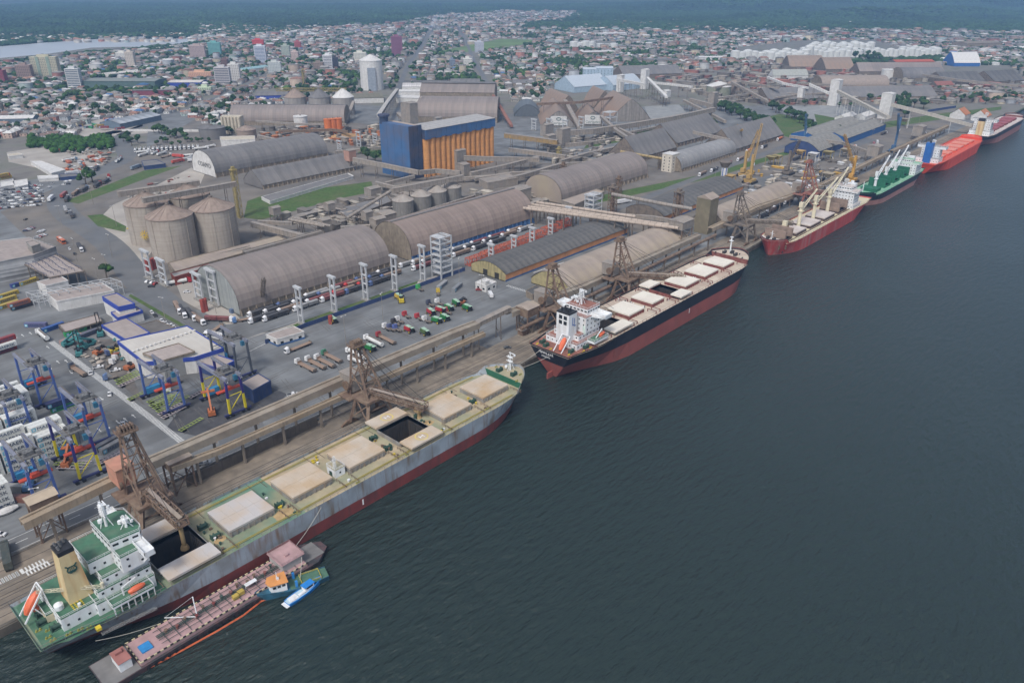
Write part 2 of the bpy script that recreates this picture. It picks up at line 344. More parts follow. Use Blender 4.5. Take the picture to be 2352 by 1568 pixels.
def vnoise(x, y, s, seed=0):
    x = x/s+seed*17.3; y = y/s+seed*9.1; xi = np.floor(x).astype(np.int64); yi = np.floor(y).astype(np.int64); fx = x-xi; fy = y-yi
    def h(a, b): return ((((a*73856093) ^ (b*19349663) ^ (seed*83492791+1013)) & 0x7fffffff) % 10007)/10007.0
    fx = fx*fx*(3-2*fx); fy = fy*fy*(3-2*fy)
    return (h(xi, yi)*(1-fx)+h(xi+1, yi)*fx)*(1-fy)+(h(xi, yi+1)*(1-fx)+h(xi+1, yi+1)*fx)*fy
_cv = Vector((FW.x, FW.y, 0)).normalized(); _rv = Vector((RT.x, RT.y, 0)).normalized()
def camframe(X, Y): return CX+X*_rv.x+Y*_cv.x, CY+X*_rv.y+Y*_cv.y      # X across the view, Y away from it
def hills(X, Y):
    h = np.zeros_like(X)+2
    for cx, cy, rx, ry, H_ in [(1900, 4420, 230, 160, 42), (1480, 4500, 200, 160, 24), (2500, 4900, 420, 240, 40), (1450, 5600, 600, 350, 50), (3300, 6600, 1500, 600, 150), (800, 8200, 2600, 900, 260), (-1500, 9500, 2600, 900, 160), (4800, 8600, 2600, 1200, 380)]:
        h += H_*np.exp(-((X-cx)/rx)**2-((Y-cy)/ry)**2)*(.65+.5*vnoise(X, Y, rx*.35, 3)+.2*vnoise(X, Y, rx*.1, 4))
    return h
terrain('hills', -6000, 9000, 3900, 11000, 300, 150, hills, HILLM, rot=camframe)
def inpoly(px, py, poly):
    r = np.zeros(px.shape, bool); n = len(poly)
    for i in range(n):
        x0, y0 = poly[i]; x1, y1 = poly[(i+1) % n]
        c = ((y0 > py) != (y1 > py)) & (px < (x1-x0)*(py-y0)/((y1-y0) or 1e-9)+x0); r ^= c
    return r
def project(X, Y, Z):
    dx, dy, dz = X-CX, Y-CY, Z-CAMZ
    de = dx*FW.x+dy*FW.y+dz*FW.z
    return 1176+FPX*(dx*RT.x+dy*RT.y+dz*RT.z)/de, 784-FPX*(dx*UP.x+dy*UP.y+dz*UP.z)/de
hz = bpy.data.materials.new('haze'); hz.use_nodes = True; t = hz.node_tree; t.nodes.clear()
pv = t.nodes.new('ShaderNodeVolumePrincipled'); pv.inputs['Color'].default_value = (.33, .58, 1.0, 1); pv.inputs['Density'].default_value = .00012
pv.inputs['Anisotropy'].default_value = 0
ou = t.nodes.new('ShaderNodeOutputMaterial'); t.links.new(pv.outputs[0], ou.inputs['Volume'])
b = MB(); b.box(-5000, 45000, -12000, 62000, -6, 520); o = setting(b, 'haze', hz, 'stuff', 'pale blue haze in the air over the whole port and town', None)
def hull_color(name, c, **k): return mat(name, c, .55, n=.12, ns=.15, **k)
WHT = mat('ship_white_paint', (.72, .74, .75), .5, n=.06, ns=.3, streak=(.30, .20, .12), sa=.3, ss=.5)
DARKG = mat('dark_glass', (.02, .025, .03), .15, n=.1)
BLK = mat('black_paint', (.02, .02, .022), .5, n=.3, ns=.6)
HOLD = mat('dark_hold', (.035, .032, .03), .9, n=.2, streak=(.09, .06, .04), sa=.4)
GRAIN = mat('grain_cargo', (.40, .28, .14), .95, n=.2, ns=.3)
ORG = mat('lifeboat_orange', (.65, .14, .06), .5, n=.1)
RUST = mat('rusty_steel', (.14, .09, .06), .8, n=.3, ns=.7, dirt=(.22, .17, .12), da=.6, ds=.4)
YEL = mat('safety_yellow', (.55, .42, .03), .6, n=.15)
RAILW = mat('white_rail', (.7, .7, .7), .6)
PANELS = {}
def panel(parent, name, m, x, y, z, w_, h_, ang, t=.06, color=None, stuff=False):
    k = (name, m.name, round(w_, 2), round(h_, 2), t)
    if k not in PANELS:
        b = MB(); b.box(-t, t, -w_/2, w_/2, 0, h_); me_o = b.build(name, m, None, off=False); PANELS[k] = me_o.data; bpy.data.objects.remove(me_o)
    o = bpy.data.objects.new(name, PANELS[k]); COL.objects.link(o); o.parent = parent; o.location = (x, y, z); o.rotation_euler = (0, 0, ang)
    if color: o.color = (*color, 1)
    return o
def smst(x): x = min(max(x, 0), 1); return x*x*(3-2*x)
def ship(X0, L, yc, B, zd, zb, label, bow, cols, hatches, fc=(.93, 3.0), group=None, holds=(), hw=14.5, covh=2.6, coam=None, deckm=None, covm=None, fcm=None, deck2=None):
    """bow=+1: bow at the +X end. hatches: (x0, x1, kind) in world X; kind closed | open | side."""
    d = bow
    xs0 = X0 if d > 0 else X0+L
    root = thing('cargo_ship', label, 'ship', (xs0, yc, 0), group)
    hullm, bootm, deckm, covm, coam, fcm = cols
    # stations from stern (0) to bow (1); deck half width and waterline half width
    us = sorted(set([0, .004, .015, .03, .05, .08, .12, .17, .23, .3, .4, .5, .6, .7, .78, .83, .87, .9, .925, .945, .96, .972, .982, .99, .996, 1.0] +
                [abs(h[i]-xs0)/L for h in hatches for i in (0, 1)]))
    b = MB(); rings = []
    def wd(u):
        a = .80+.20*smst(u/.12) if u < .12 else 1.0
        if u > .84: a = max(1-((u-.84)/.16)**2.4, 0)**.62
        return a*B/2
    def ww(u):
        a = 1.0
        if u < .24: a = smst(.5+.5*(u-.0)/.24)*1.0 if u > 0 else .5
        if u < .24: a = .10+.9*smst((u+.03)/.27)
        if u > .80: a = max(1-((u-.80)/.2)**2.0, 0)**.8
        return a*B/2
    hulls = []
    for u in us:
        xd = u*L; xw = (.028+u*.945)*L; wdk, wwl = wd(u), ww(u)
        zz = zd+(fc[1] if u > fc[0] else 0)
        ring = []
        for t, z in ((0, -2.5), (.0, 0), (zb/zd, zb), (zb/zd, zb), (1, zz)):
            tt = t**.8 if u < .3 else t**1.5
            k = wwl*(1-tt)+wdk*tt; x = xw*(1-tt)+xd*tt
            if u < .2: x = xd*tt+(.02+u*.96)*L*(1-tt)
            ring.append((x, k, z))
        hulls.append(ring)
    H = MB()
    for sgn in (1, -1):
        for lv in range(4):
            if lv == 2: continue
            H.k = 1 if lv < 2 else 0
            for i in range(len(us)-1):
                a, c = hulls[i][lv], hulls[i+1][lv]; e, g = hulls[i+1][lv+1], hulls[i][lv+1]
                q = [(xs0+d*p[0], yc+sgn*p[1], p[2]) for p in (a, c, e, g)]
                H.q(*(q if sgn*d < 0 else q[::-1]))
    for i0, sg in ((0, 1),):
        for lv in (0, 1, 3):
            H.k = 1 if lv < 2 else 0
            a, c = hulls[0][lv], hulls[0][lv+1]
            H.q((xs0+d*a[0], yc+a[1], a[2]), (xs0+d*a[0], yc-a[1], a[2]), (xs0+d*c[0], yc-c[1], c[2]), (xs0+d*c[0], yc+c[1], c[2]))
    H.build('hull', [hullm, bootm], root)
    # deck with real openings at the open holds
    D = MB(); opens = [(abs(h[0]-xs0)/L, abs(h[1]-xs0)/L) for h in hatches if h[2] != 'closed']; opens = [tuple(sorted(o)) for o in opens]
    for i in range(len(us)-1):
        u0, u1 = us[i], us[i+1]; m_ = (u0+u1)/2; up = m_ > fc[0]
        z = zd-(.9 if not up else -fc[1]+.9)
        x0, x1 = xs0+d*u0*L, xs0+d*u1*L; w0, w1 = max(wd(u0)-.15, .02), max(wd(u1)-.15, .02); D.k = 1 if up else (3 if deck2 and m_ > deck2[0] else 0)
        if any(o[0] <= m_ <= o[1] for o in opens):
            h = hw/2
            D.q((x0, yc-w0, z), (x1, yc-w1, z), (x1, yc-h, z), (x0, yc-h, z)); D.q((x0, yc+h, z), (x1, yc+h, z), (x1, yc+w1, z), (x0, yc+w0, z))
        else: D.q((x0, yc-w0, z), (x1, yc-w1, z), (x1, yc+w1, z), (x0, yc+w0, z))
    xf = min(us, key=lambda q: abs(q-fc[0])); xf = [u for u in us if u > fc[0]][0]; xf = [us[i] for i in range(len(us)-1) if (us[i]+us[i+1])/2 > fc[0]][0]
    D.k = 2; wf = wd(xf)-.16; X = xs0+d*xf*L
    D.q((X, yc-wf, zd-.9), (X, yc+wf, zd-.9), (X, yc+wf, zd+fc[1]-.9), (X, yc-wf, zd+fc[1]-.9))
    D.build('deck', [deckm, fcm[0], fcm[1]]+([deck2[1]] if deck2 else []), root)
    # hatches
    covs = covm if isinstance(covm, list) else [covm]*len(hatches)
    for hi_, h in enumerate(hatches):
        covm = covs[hi_]; x0, x1 = sorted(h[:2]); z0 = zd-.9; zc = z0+1.9; y0, y1 = yc-hw/2, yc+hw/2
        c = MB()
        for q in ((x0, x1, y0-.3, y0), (x0, x1, y1, y1+.3), (x0-.3, x0, y0-.3, y1+.3), (x1, x1+.3, y0-.3, y1+.3)): c.box(*q, z0, zc)
        for k in range(int((x1-x0)/2.2)+1):
            for yy in (y0-.7, y1+.3): c.box(x0+k*2.2, x0+k*2.2+.25, yy, yy+.4, z0, zc-.2)
        if h[2] == 'closed': c.box(x0, x1, y0, y1, zc-.4, zc-.3)
        co = c.build('hatch_coaming', coam, root)
        if h[2] != 'closed':
            i_ = MB(); zb_ = 1.0
            for q in (((x0, y0), (x1, y0)), ((x1, y0), (x1, y1)), ((x1, y1), (x0, y1)), ((x0, y1), (x0, y0))):
                (a, e), (f, g) = q; i_.q((a, e, zb_), (f, g, zb_), (f, g, zc), (a, e, zc))
                n_ = 9
                for k in range(1, n_):
                    px, py = a+(f-a)*k/n_, e+(g-e)*k/n_; i_.box(px-.15, px+.15, py-.15, py+.15, zb_, zc-3)
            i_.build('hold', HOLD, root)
            g_ = MB(); n_ = 6
            g_.q((x0, y0, 2.2), (x1, y0, 2.4), (x1, y1, 1.6), (x0, y1, 1.4))
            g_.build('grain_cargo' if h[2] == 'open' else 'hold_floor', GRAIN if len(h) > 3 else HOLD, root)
        for s in (-1, 1):
            sh = 0
            if h[2] == 'open': sh = s*hw*.5+s*.3
            ys = sorted((yc+s*.04+sh, yc+s*(hw/2+.35)+sh))
            if h[2] == 'folded': continue
            p = MB(); p.box(x0-.4, x1+.4, ys[0], ys[1], zc+.15, zc+.95)
            for k in range(1, 5): 
                xx = x0+(x1-x0)*k/5; p.box(xx-.05, xx+.05, ys[0]+.1, ys[1]-.1, zc+.95, zc+1.0)
            p.build('hatch_cover', covm, root)
        if h[2] == 'folded':
            for s in (0, 1):
                xx = (x0 if s == 0 else x1)
                p = MB(); p.box(xx-.5, xx+.5, y0-.5, y1+.5, zc, zc+6.5); p.box(xx+(.9 if s == 0 else -1.8), xx+(1.8 if s == 0 else -.9), y0-.5, y1+.5, zc, zc+6.2)
                p.build('hatch_cover', h[3] if len(h) > 3 and not isinstance(h[3], bool) else covm, root)
    # rails
    r = MB()
    for s in (1, -1):
        for i in range(len(us)-1):
            u0, u1 = us[i], us[i+1]; n_ = max(1, int((u1-u0)*L/3))
            zt = zd+(fc[1] if (u0+u1)/2 > fc[0] else 0)
            A = (xs0+d*u0*L, yc+s*(wd(u0)-.1), zt); C_ = (xs0+d*u1*L, yc+s*(wd(u1)-.1), zt)
            if (u0+u1)/2 > fc[0]: r.q(A, C_, (C_[0], C_[1], zt+.6), (A[0], A[1], zt+.6)); continue
            r.bar((A[0], A[1], zt+1.05), (C_[0], C_[1], zt+1.05), .09)
            for k in range(n_):
                f_ = k/n_; x, y = A[0]+(C_[0]-A[0])*f_, A[1]+(C_[1]-A[1])*f_; r.box(x-.05, x+.05, y-.05, y+.05, zt-.9, zt+1.05)
    r.build('deck_rail', coam, root, stuff=True)
    return root, wd, us
def winches(root, pts, z, m, seed=1):
    rr = random.Random(seed)
    for (x, y) in pts:
        b = MB(); b.tube((x-1.3, y, z+1), (x+1.3, y, z+1), .7, n=10); b.box(x-1.6, x-1.3, y-.9, y+.9, z, z+1.8); b.box(x+1.3, x+1.6, y-.9, y+.9, z, z+1.8); b.box(x-1.7, x+1.7, y-1, y+1, z, z+.3)
        b.box(x-.2, x+.2, y+.5, y+1.6, z+.3, z+1.2); b.build('winch', m, root)
def bollards(root, pts, z, m):
    for (x, y) in pts:
        b = MB(); b.box(x-.9, x+.9, y-.35, y+.35, z, z+.12); b.cyl(x-.5, y, z, z+.7, .25, n=8); b.cyl(x+.5, y, z, z+.7, .25, n=8); b.build('bollard', m, root, stuff=True)
def rail_loop(b, pts, z, h=1.05, st=2.2, t=.08, close=True):
    n = len(pts)
    for i in range(n if close else n-1):
        a = Vector((*pts[i], z)); c = Vector((*pts[(i+1) % n], z)); Ld = (c-a).length; k = max(1, int(Ld/st))
        for q in (h, h*.55): b.bar(a+Vector((0, 0, q)), c+Vector((0, 0, q)), t)
        for j in range(k): p = a+(c-a)*(j/k); b.box(p.x-t/2, p.x+t/2, p.y-t/2, p.y+t/2, z, z+h)
def tier(root, pts, z0, z1, wallm, deckm, rail=RAILW, name='deckhouse', win=True, ww=.7, gap=2.4, wz=None, parapet=0):
    """one storey block: wall, its roof deck, windows, rail"""
    b = MB(); b.prism(pts, z0, z1); w = b.build(name, wallm, root)
    b = MB(); b.prism(pts, z1+.003, z1+.08); b.build('roof_deck', deckm, root)
    if rail: b = MB(); rail_loop(b, pts, z1+.08); b.build('guard_rail', rail, root)
    if win:
        A = sum(pts[i][0]*pts[(i+1) % len(pts)][1]-pts[(i+1) % len(pts)][0]*pts[i][1] for i in range(len(pts))); ro = root_off(root)
        for i in range(len(pts)):
            p = Vector((*pts[i], 0)); q = Vector((*pts[(i+1) % len(pts)], 0)); d = q-p; Ld = d.length
            if Ld < 2: continue
            d.normalize(); n_ = Vector((d.y, -d.x, 0))*(1 if A > 0 else -1); k = max(1, int((Ld-1)/gap))
            if n_.y > .7 and n_.x < .5: continue      # never seen: faces the quay
            for j in range(k):
                c = p+d*(Ld*(j+.5)/k)
                for zz in (wz or [z0+2.6*j2+1.3 for j2 in range(int((z1-z0)/2.6))]):
                    panel(w, 'window', DARKG, c.x-ro[0], c.y-ro[1], zz-ro[2], ww, .75, math.atan2(n_.y, n_.x))
    return w
def R4(x0, x1, y0, y1): return [(x0, y0), (x1, y0), (x1, y1), (x0, y1)]
def lifeboat(root, p, q, r=1.5):
    p = Vector(p); q = Vector(q); b = MB(); d = (q-p); a = d.cross(Vector((0, 0, 1))).normalized(); c = a.cross(d).normalized(); rings = []
    for t in np.linspace(0, 1, 9):
        s = r*(math.sin(PI*(.08+.84*t))**.6); o = p+d*float(t)
        rings.append([o+a*(math.cos(k*PI/5)*s)+c*(math.sin(k*PI/5)*s*(1.15 if math.sin(k*PI/5) > 0 else .8)) for k in range(10)])
    b.loft(rings, caps=(True, True)); m_ = p+d*.25+c*(-r*1.1); b.box(m_.x-.8, m_.x+.8, m_.y-.7, m_.y+.7, m_.z-.3, m_.z+.6)
    return b.build('lifeboat', ORG, root)
def mast(root, x, y, z0, z1, m=WHT, arms=4):
    b = MB(); b.tube((x, y, z0), (x, y, z1), .5, .2, 8)
    for sx, sy in ((1.6, 1.2), (1.6, -1.2), (-1.8, 0)): b.bar((x+sx, y+sy, z0), (x, y, z0+(z1-z0)*.6), .22)
    for k in range(arms):
        z = z0+(z1-z0)*(.5+.45*k/arms); b.bar((x-.4, y-2.4+k*.3, z), (x-.4, y+2.4-k*.3, z), .18); b.box(x-.9, x+.9, y-.9, y+.9, z-.06, z+.06)
        b.box(x-.3, x+.3, y-1.4, y-1.0, z, z+.7); b.box(x-.3, x+.3, y+1.0, y+1.4, z, z+.7)
    b.bar((x+1, y-1.6, z1-1), (x+1, y+1.6, z1-1), .3); b.cyl(x-1, y+1.8, z0+1, z0+2, .7, n=10); b.cyl(x+1.4, y-1.5, z1-2.2, z1-1.4, .5, n=8)
    b.build('radar_mast', m, root)
GREY1 = hull_color('grey_hull_paint', (.30, .345, .39), dirt=(.20, .21, .21), da=.8, ds=.12, streak=(.16, .09, .04), sa=.8, ss=.6)
RED1 = hull_color('red_boot_paint', (.21, .045, .038), dirt=(.09, .03, .03), da=.65, ds=.12, streak=(.07, .045, .04), sa=.6, ss=.5)
DGRN = mat('green_deck_paint', (.12, .22, .155), .75, n=.15, ns=.2, world=True, dirt=(.40, .30, .18), da=.75, ds=.055)
DGRN2 = mat('stern_green_deck', (.055, .15, .09), .7, n=.2, ns=.4, dirt=(.12, .16, .11), da=.5, ds=.3)
DTAN = mat('dusty_tan_deck', (.40, .32, .21), .9, n=.15, ns=.3, world=True, dirt=(.20, .26, .17), da=.7, ds=.06)
COV1 = mat('grey_hatch_cover', (.50, .47, .45), .6, n=.08, ns=.2, dirt=(.46, .34, .22), da=.8, ds=.10)
COVT = mat('tan_dusted_hatch_cover', (.50, .43, .35), .7, n=.08, ns=.2, world=True, dirt=(.46, .32, .18), da=.95, ds=.07)
COAM1 = mat('grey_coaming', (.23, .23, .22), .8, n=.2, dirt=(.26, .18, .11), da=.7, ds=.4)
GRN = mat('dark_green_paint', (.02, .13, .075), .5, n=.15, dirt=(.06, .12, .08), da=.4, ds=.3)
H1 = [(36.3, 53.3, 'open'), (61.3, 78, 'closed'), (86.5, 103, 'closed'), (112, 128.5, 'closed'), (137, 153.5, 'open', True), (162, 178, 'closed'), (186, 202, 'closed')]
s1, wd1, us1 = ship(-1.0, 220, -16.2, 32, 12.2, 5.0, 'grey and red bulk carrier with green decks and cream funnel, moored in the foreground', 1,
    (GREY1, RED1, DGRN, [COV1, COV1, COVT, COVT, COVT, COVT, COVT], COAM1, (DTAN, GRN)), H1, fc=(.935, 3.2), deck2=(.385, DTAN))
zc = 11.3
for (x, y) in ((145, -16),):
    pass
for (x, y, r) in ((70.5+10, -26, 3.2), (157, -18, 2.4), (58, -22, 1.8), (131, -20, 2.2)):
    b = MB(); n = 14; rings = [[(x+math.cos(k*2*PI/n)*r*f*random.uniform(.8, 1.15)*1.3, y+math.sin(k*2*PI/n)*r*f*random.uniform(.8, 1.1), zc+.02+.35*(1-f)) for k in range(n)] for f in (1, .5, .1)]
    b.loft(rings, caps=(False, True)); solo(b, 'spilled_grain', GRAIN, f"{'large golden' if r > 3 else 'small tan'} heap of spilled grain on the grey carrier's deck {'beside its third closed hatch' if r > 3 else ('near the open middle hatch' if x > 150 else ('beside the first open hatch' if x < 60 else 'before the open middle hatch'))}", 'grain heap')
W1_ = WHT
tier(s1, R4(16, 33.5, -27.5, -3), zc, 15.6, W1_, DGRN2, name='deckhouse')
tier(s1, [(19, -31.4), (31.5, -31.4), (31.5, -25), (19, -25)], 14.3, 15.0, W1_, DGRN2, name='boat_deck', win=False)
b = MB()
for k in range(7): b.box(19.2+k*2, 19.5+k*2, -31.3, -31.0, zc, 14.3)
b.build('boat_deck_post', W1_, s1, stuff=True)
tier(s1, R4(17.5, 33.5, -26, -4.5), 15.7, 18.4, W1_, DGRN2, name='deckhouse')
tier(s1, R4(20, 33.5, -24.5, -5.5), 18.5, 21.2, W1_, DGRN2, name='deckhouse')
tier(s1, R4(18.5, 33.5, -20, -6), 21.3, 25.2, W1_, DGRN2, name='deckhouse')
tier(s1, R4(25.5, 33.5, -27, -7), 21.3, 27.0, W1_, DGRN2, name='deckhouse')
tier(s1, [(25.2, -22), (33.8, -23), (35, -21), (35, -9), (33, -7.5), (25.2, -7.5)], 27.1, 30.2, W1_, DGRN2, name='wheelhouse', ww=1.7, gap=2.05, wz=[28.6])
b = MB(); b.box(31, 34.2, -31.5, -23, 26.2, 27.1); b.box(31, 31.2, -31.5, -23, 27.1, 28.2); b.box(34, 34.2, -31.5, -23, 27.1, 28.2); b.box(31, 34.2, -31.5, -31.3, 27.1, 28.2)
b.box(31, 34.2, -8, -1, 26.2, 27.1); b.box(34, 34.2, -7, -1, 27.1, 28.2); b.box(31, 34.2, -1.2, -1, 27.1, 28.2); b.bar((32, -27, 22), (32.5, -31, 26.2), .5); b.build('bridge_wing', W1_, s1, stuff=True)
mast(s1, 28, -13, 30.2, 39.5, arms=5); mast(s1, 32, -18, 30.2, 34.5, arms=2)
FCREAM = mat('cream_funnel_paint', (.62, .50, .28), .55, n=.08, ns=.3, streak=(.42, .17, .04), sa=.65, ss=.28)
b = MB(); q0 = [(10.6, -22), (17.4, -22), (17.4, -15), (10.6, -15)]; q1 = [(11.6, -21.4), (16.0, -21.4), (16.0, -16), (11.6, -16)]
b.hexa([(x, y, 16) for x, y in q0], [(x, y, 33) for x, y in q1]); fn = b.build('funnel', FCREAM, s1)
b = MB(); b.hexa([(x, y, 33.0) for x, y in q1], [(x, y, 34.5) for x, y in q1]); b.build('funnel_top', BLK, fn)
b = MB()
for (x, y, h) in ((12.6, -20, 1.2), (13.6, -18.6, 1.8), (15, -17.4, 1.3), (12.6, -17.2, 1)): b.tube((x, y, 34.5), (x-.3, y+.3, 34.5+h), .38, n=8)
b.build('exhaust_pipe', mat('soot_grey', (.12, .12, .12), .7), fn, stuff=True)
b = MB(); yy = -21.78      # lyre emblem on the near face
def lyr(u, v): return (13.9+u*.85, yy+.02*v, 26.4+v*.55)
cur = [(-.25, 0), (-1.3, .9), (-1.55, 2.2), (-1.0, 3.4), (-1.45, 4.6), (-1.9, 4.9)]
for sg in (1, -1):
    for a, c in zip(cur[:-1], cur[1:]): b.bar(lyr(a[0]*sg, a[1]), lyr(c[0]*sg, c[1]), .3)
b.bar(lyr(-1.1, 3.9), lyr(1.1, 3.9), .22); b.bar(lyr(-1.2, 1.0), lyr(1.2, 1.0), .3); b.bar(lyr(-.9, .3), lyr(.9, .3), .3)
for u in (-.5, 0, .5): b.bar(lyr(u, .4), lyr(u, 4.0), .1)
b.build('lyre_emblem', mat('emblem_green', (.02, .07, .06), .5), fn)
b = MB(); b.q(*[(x, y, zc+.03) for x, y in ((.2, -27.5), (6, -30.6), (35, -31.7), (35, -.7), (6, -1.8), (.2, -5))]); b.build('stern_deck', DGRN2, s1)
tier(s1, R4(6.5, 18.5, -26, -6), zc, 15.8, W1_, DGRN2, name='engine_casing')
tier(s1, R4(4.5, 6.5, -19, -12), zc, 14, mat('cream_trim', (.55, .48, .33), .6), DGRN2, name='engine_casing', win=False)
for k in range(16):
    pass
b = MB()
for i in range(4):
    for j in range(4): b.box(10.6+i*.9, 11.1+i*.9, -25+j*.9, -24.6+j*.9, 15.9, 16.15)
b.build('yellow_deck_marks', YEL, s1, stuff=True)
b = MB(); b.cyl(8, -21, 16, 17.6, 1.3, n=14); b.cyl(8, -21, 17.6, 18.2, 1.3, .5, 14); b.cyl(12.5, -24.2, 15.9, 16.9, .5, n=8); b.build('vent', W1_, s1, stuff=True)
b = MB(); b.lattice((5, -14, 20), (19, -25, 19.5), .7, .7, 1.6, .1); b.cyl(19.5, -25, 15.6, 20.5, .55, n=8); b.build('provision_crane', mat('cream_steel', (.6, .56, .42), .6), s1)
lifeboat(s1, (1.0, -13.5, 13.6), (5.6, -13.2, 19.4), 1.6)
b = MB()
for y in (-15.9, -11.2):
    b.bar((-.4, y, 12.6), (6.2, y, 21.2), .4); b.bar((6.2, y, 21.2), (7.0, y, 12), .35); b.bar((3, y, 16), (5, y, 11.5), .3)
b.bar((6.2, -15.9, 21.2), (6.2, -11.2, 21.2), .35); b.build('lifeboat_ramp', W1_, s1, stuff=True)
lifeboat(s1, (24.5, -30, 16.3), (29.5, -30, 16.5), 1.0)
b = MB(); b.bar((23.5, -28.5, 15), (23.5, -28.5, 18), .4); b.bar((23.5, -28.5, 18), (27.5, -30, 20.5), .3); b.build('davit', W1_, s1, stuff=True)
winches(s1, [(3.5, -18, ), (4.5, -14), (5.5, -23), (210, -12), (210, -21)], zc, mat('dark_green_machinery', (.03, .07, .05), .6, n=.3), 2)
winches(s1, [(57.5, -20), (82, -21), (107.5, -19), (132.5, -21), (157.5, -11), (182.5, -20), (57, -12), (133, -11)], zc, MATS['dark_green_machinery'])
bollards(s1, [(2.5, -25), (3.5, -22), (7, -28), (10, -28.6), (1.5, -20), (3, -27), (12, -30), (60, -30), (84, -30), (110, -30.5), (135, -30), (160, -29.5), (183, -29)], zc, mat('yellow_green_bitt', (.25, .25, .06), .6))
winches(s1, [(209, -12), (210.5, -20)], 14.5, MATS['dark_green_machinery']); bollards(s1, [(207, -25), (213, -22), (215, -12), (211, -8)], 14.5, MATS['yellow_green_bitt'])
mast(s1, 213.5, -15, 14.5, 24, arms=2)
tier(s1, R4(106, 110.5, -22, -16.5), zc, 14.6, W1_, DTAN, name='deckhouse'); b = MB(); b.lattice((107, -20.5, 14.6), (107, -20.5, 20), .8, .8, 1.2, .1); b.build('light_post', W1_, s1)
b = MB()
for y in (-29.2, -28.6, -3.2, -2.6): b.tube((38, y, zc+.4), (200, y, zc+.4), .14, n=6)
b.build('deck_pipe', mat('yellow_pipe', (.40, .33, .08), .6, n=.2, dirt=(.2, .2, .12), da=.6, ds=.3), s1, stuff=True)
b = MB(); rr = random.Random(4)
for xh in (34.3, 55, 59.5, 80, 84.5, 105, 110.6, 130.5, 135, 155.5, 160, 180, 184, 204):
    b.bar((xh, -30.5, zc+1), (xh, -23.8, zc+1.4), .12); b.bar((xh, -30.5, zc+.6), (xh, -23.8, zc+.8), .1)
    for k in range(4): b.box(xh-.06, xh+.06, -30+k*2, -29.9+k*2, zc, zc+1.3)
    b.bar((xh, -8.5, zc+1), (xh, -1.5, zc+1), .12)
b.build('cross_rail', RUST, s1, stuff=True)
for i in range(46):
    x = rr.choice([57.3, 82, 107.5, 132.7, 157.5, 182.3])+rr.uniform(-1.5, 1.5); y = rr.uniform(-29, -4)
    b = MB(); t_ = rr.random()
    if t_ < .5: b.cyl(x, y, zc, zc+.9, .3, n=8); b.cyl(x, y, zc+.9, zc+1.1, .5, n=8)
    else: b.box(x-.5, x+.5, y-.4, y+.4, zc, zc+.7)
    b.build('vent_post' if t_ < .5 else 'deck_locker', rr.choice([MATS['dark_green_machinery'], RUST, YEL, RAILW]), s1)
b = MB(); b.lattice((14, -32.9, 9.6), (30, -33.3, 8.3), .9, .5, 1.5, .08); b.build('gangway_ladder', mat('dull_aluminium', (.3, .3, .29), .6), s1)
b = MB(); b.box(13, 14.4, -33.3, -31.6, zc, zc+.9); b.build('yellow_platform', YEL, s1)
HM = mat('landing_mark_yellow', (.62, .50, .15), .8, n=.2)
for cy_ in (-5.0, -27.4):
    b = MB(); n = 28; z = 14.22; cx = 145.3
    for rad in (2.9,):
        for k in range(n):
            a0, a1 = 2*PI*k/n, 2*PI*(k+1)/n
            b.q(*[(cx+rr_*math.cos(a), cy_+rr_*math.sin(a), z) for rr_, a in ((rad-.5, a0), (rad, a0), (rad, a1), (rad-.5, a1))][::-1])
    b.build('landing_circle', HM, s1)
    b = MB(); b.q((144.2, cy_-.9, z), (144.6, cy_-.9, z), (144.6, cy_+.9, z), (144.2, cy_+.9, z)); b.q((146, cy_-.9, z), (146.4, cy_-.9, z), (146.4, cy_+.9, z), (146, cy_+.9, z)); b.q((144.6, cy_-.2, z+.001), (146, cy_-.2, z+.001), (146, cy_+.2, z+.001), (144.6, cy_+.2, z+.001))
    b.build('landing_letter', WHT, s1, stuff=True)
b = MB(); b.box(110, 110.6, -32.33, -32.2, 1.8, 4.2); b.build('draught_mark', RAILW, s1)
def text(s, size, loc, rot, m, parent, name='lettering', ext=.02, sx=1.0, off=True):
    c = bpy.data.curves.new(name, 'FONT'); c.body = s; c.size = size; c.extrude = ext; c.align_x = 'CENTER'; c.resolution_u = 2; c.fill_mode = 'BOTH'
    t_ = bpy.data.objects.new('tmp', c); COL.objects.link(t_); bpy.context.view_layer.update(); dg = bpy.context.evaluated_depsgraph_get()
    me = bpy.data.meshes.new_from_object(t_.evaluated_get(dg)); bpy.data.objects.remove(t_); me.name = name; me.materials.clear(); me.materials.append(m)
    me.transform(Matrix.Diagonal((sx, 1, 1, 1)))
    o = bpy.data.objects.new(name, me); COL.objects.link(o); o.parent = parent
    o.location = tuple(loc[i]-(root_off(parent)[i] if off else 0) for i in range(3)); o.rotation_euler = rot; return o
BLK2 = hull_color('black_hull_paint', (.012, .014, .022), dirt=(.03, .03, .035), da=.5, ds=.1)
RED2 = hull_color('faded_red_boot_paint', (.30, .085, .07), dirt=(.24, .075, .065), da=.6, ds=.06, streak=(.2, .1, .08), sa=.3, ss=.3)
DK2 = mat('dusty_cream_deck', (.52, .45, .36), .9, n=.12, ns=.2, world=True, dirt=(.36, .25, .20), da=.6, ds=.09)
COV2 = mat('cream_hatch_cover', (.70, .66, .57), .7, n=.06, ns=.2, dirt=(.58, .50, .44), da=.5, ds=.1)
MAR = mat('maroon_paint', (.17, .045, .04), .6, n=.2, ns=.5, dirt=(.3, .2, .16), da=.4, ds=.4)
H2 = [(277.3, 293.5, 'open'), (301, 315.5, 'closed'), (324.5, 336.3, 'closed'), (343.8, 355, 'open'), (361, 376.5, 'closed'), (384.5, 401, 'closed'), (408.6, 422.3, 'closed')]
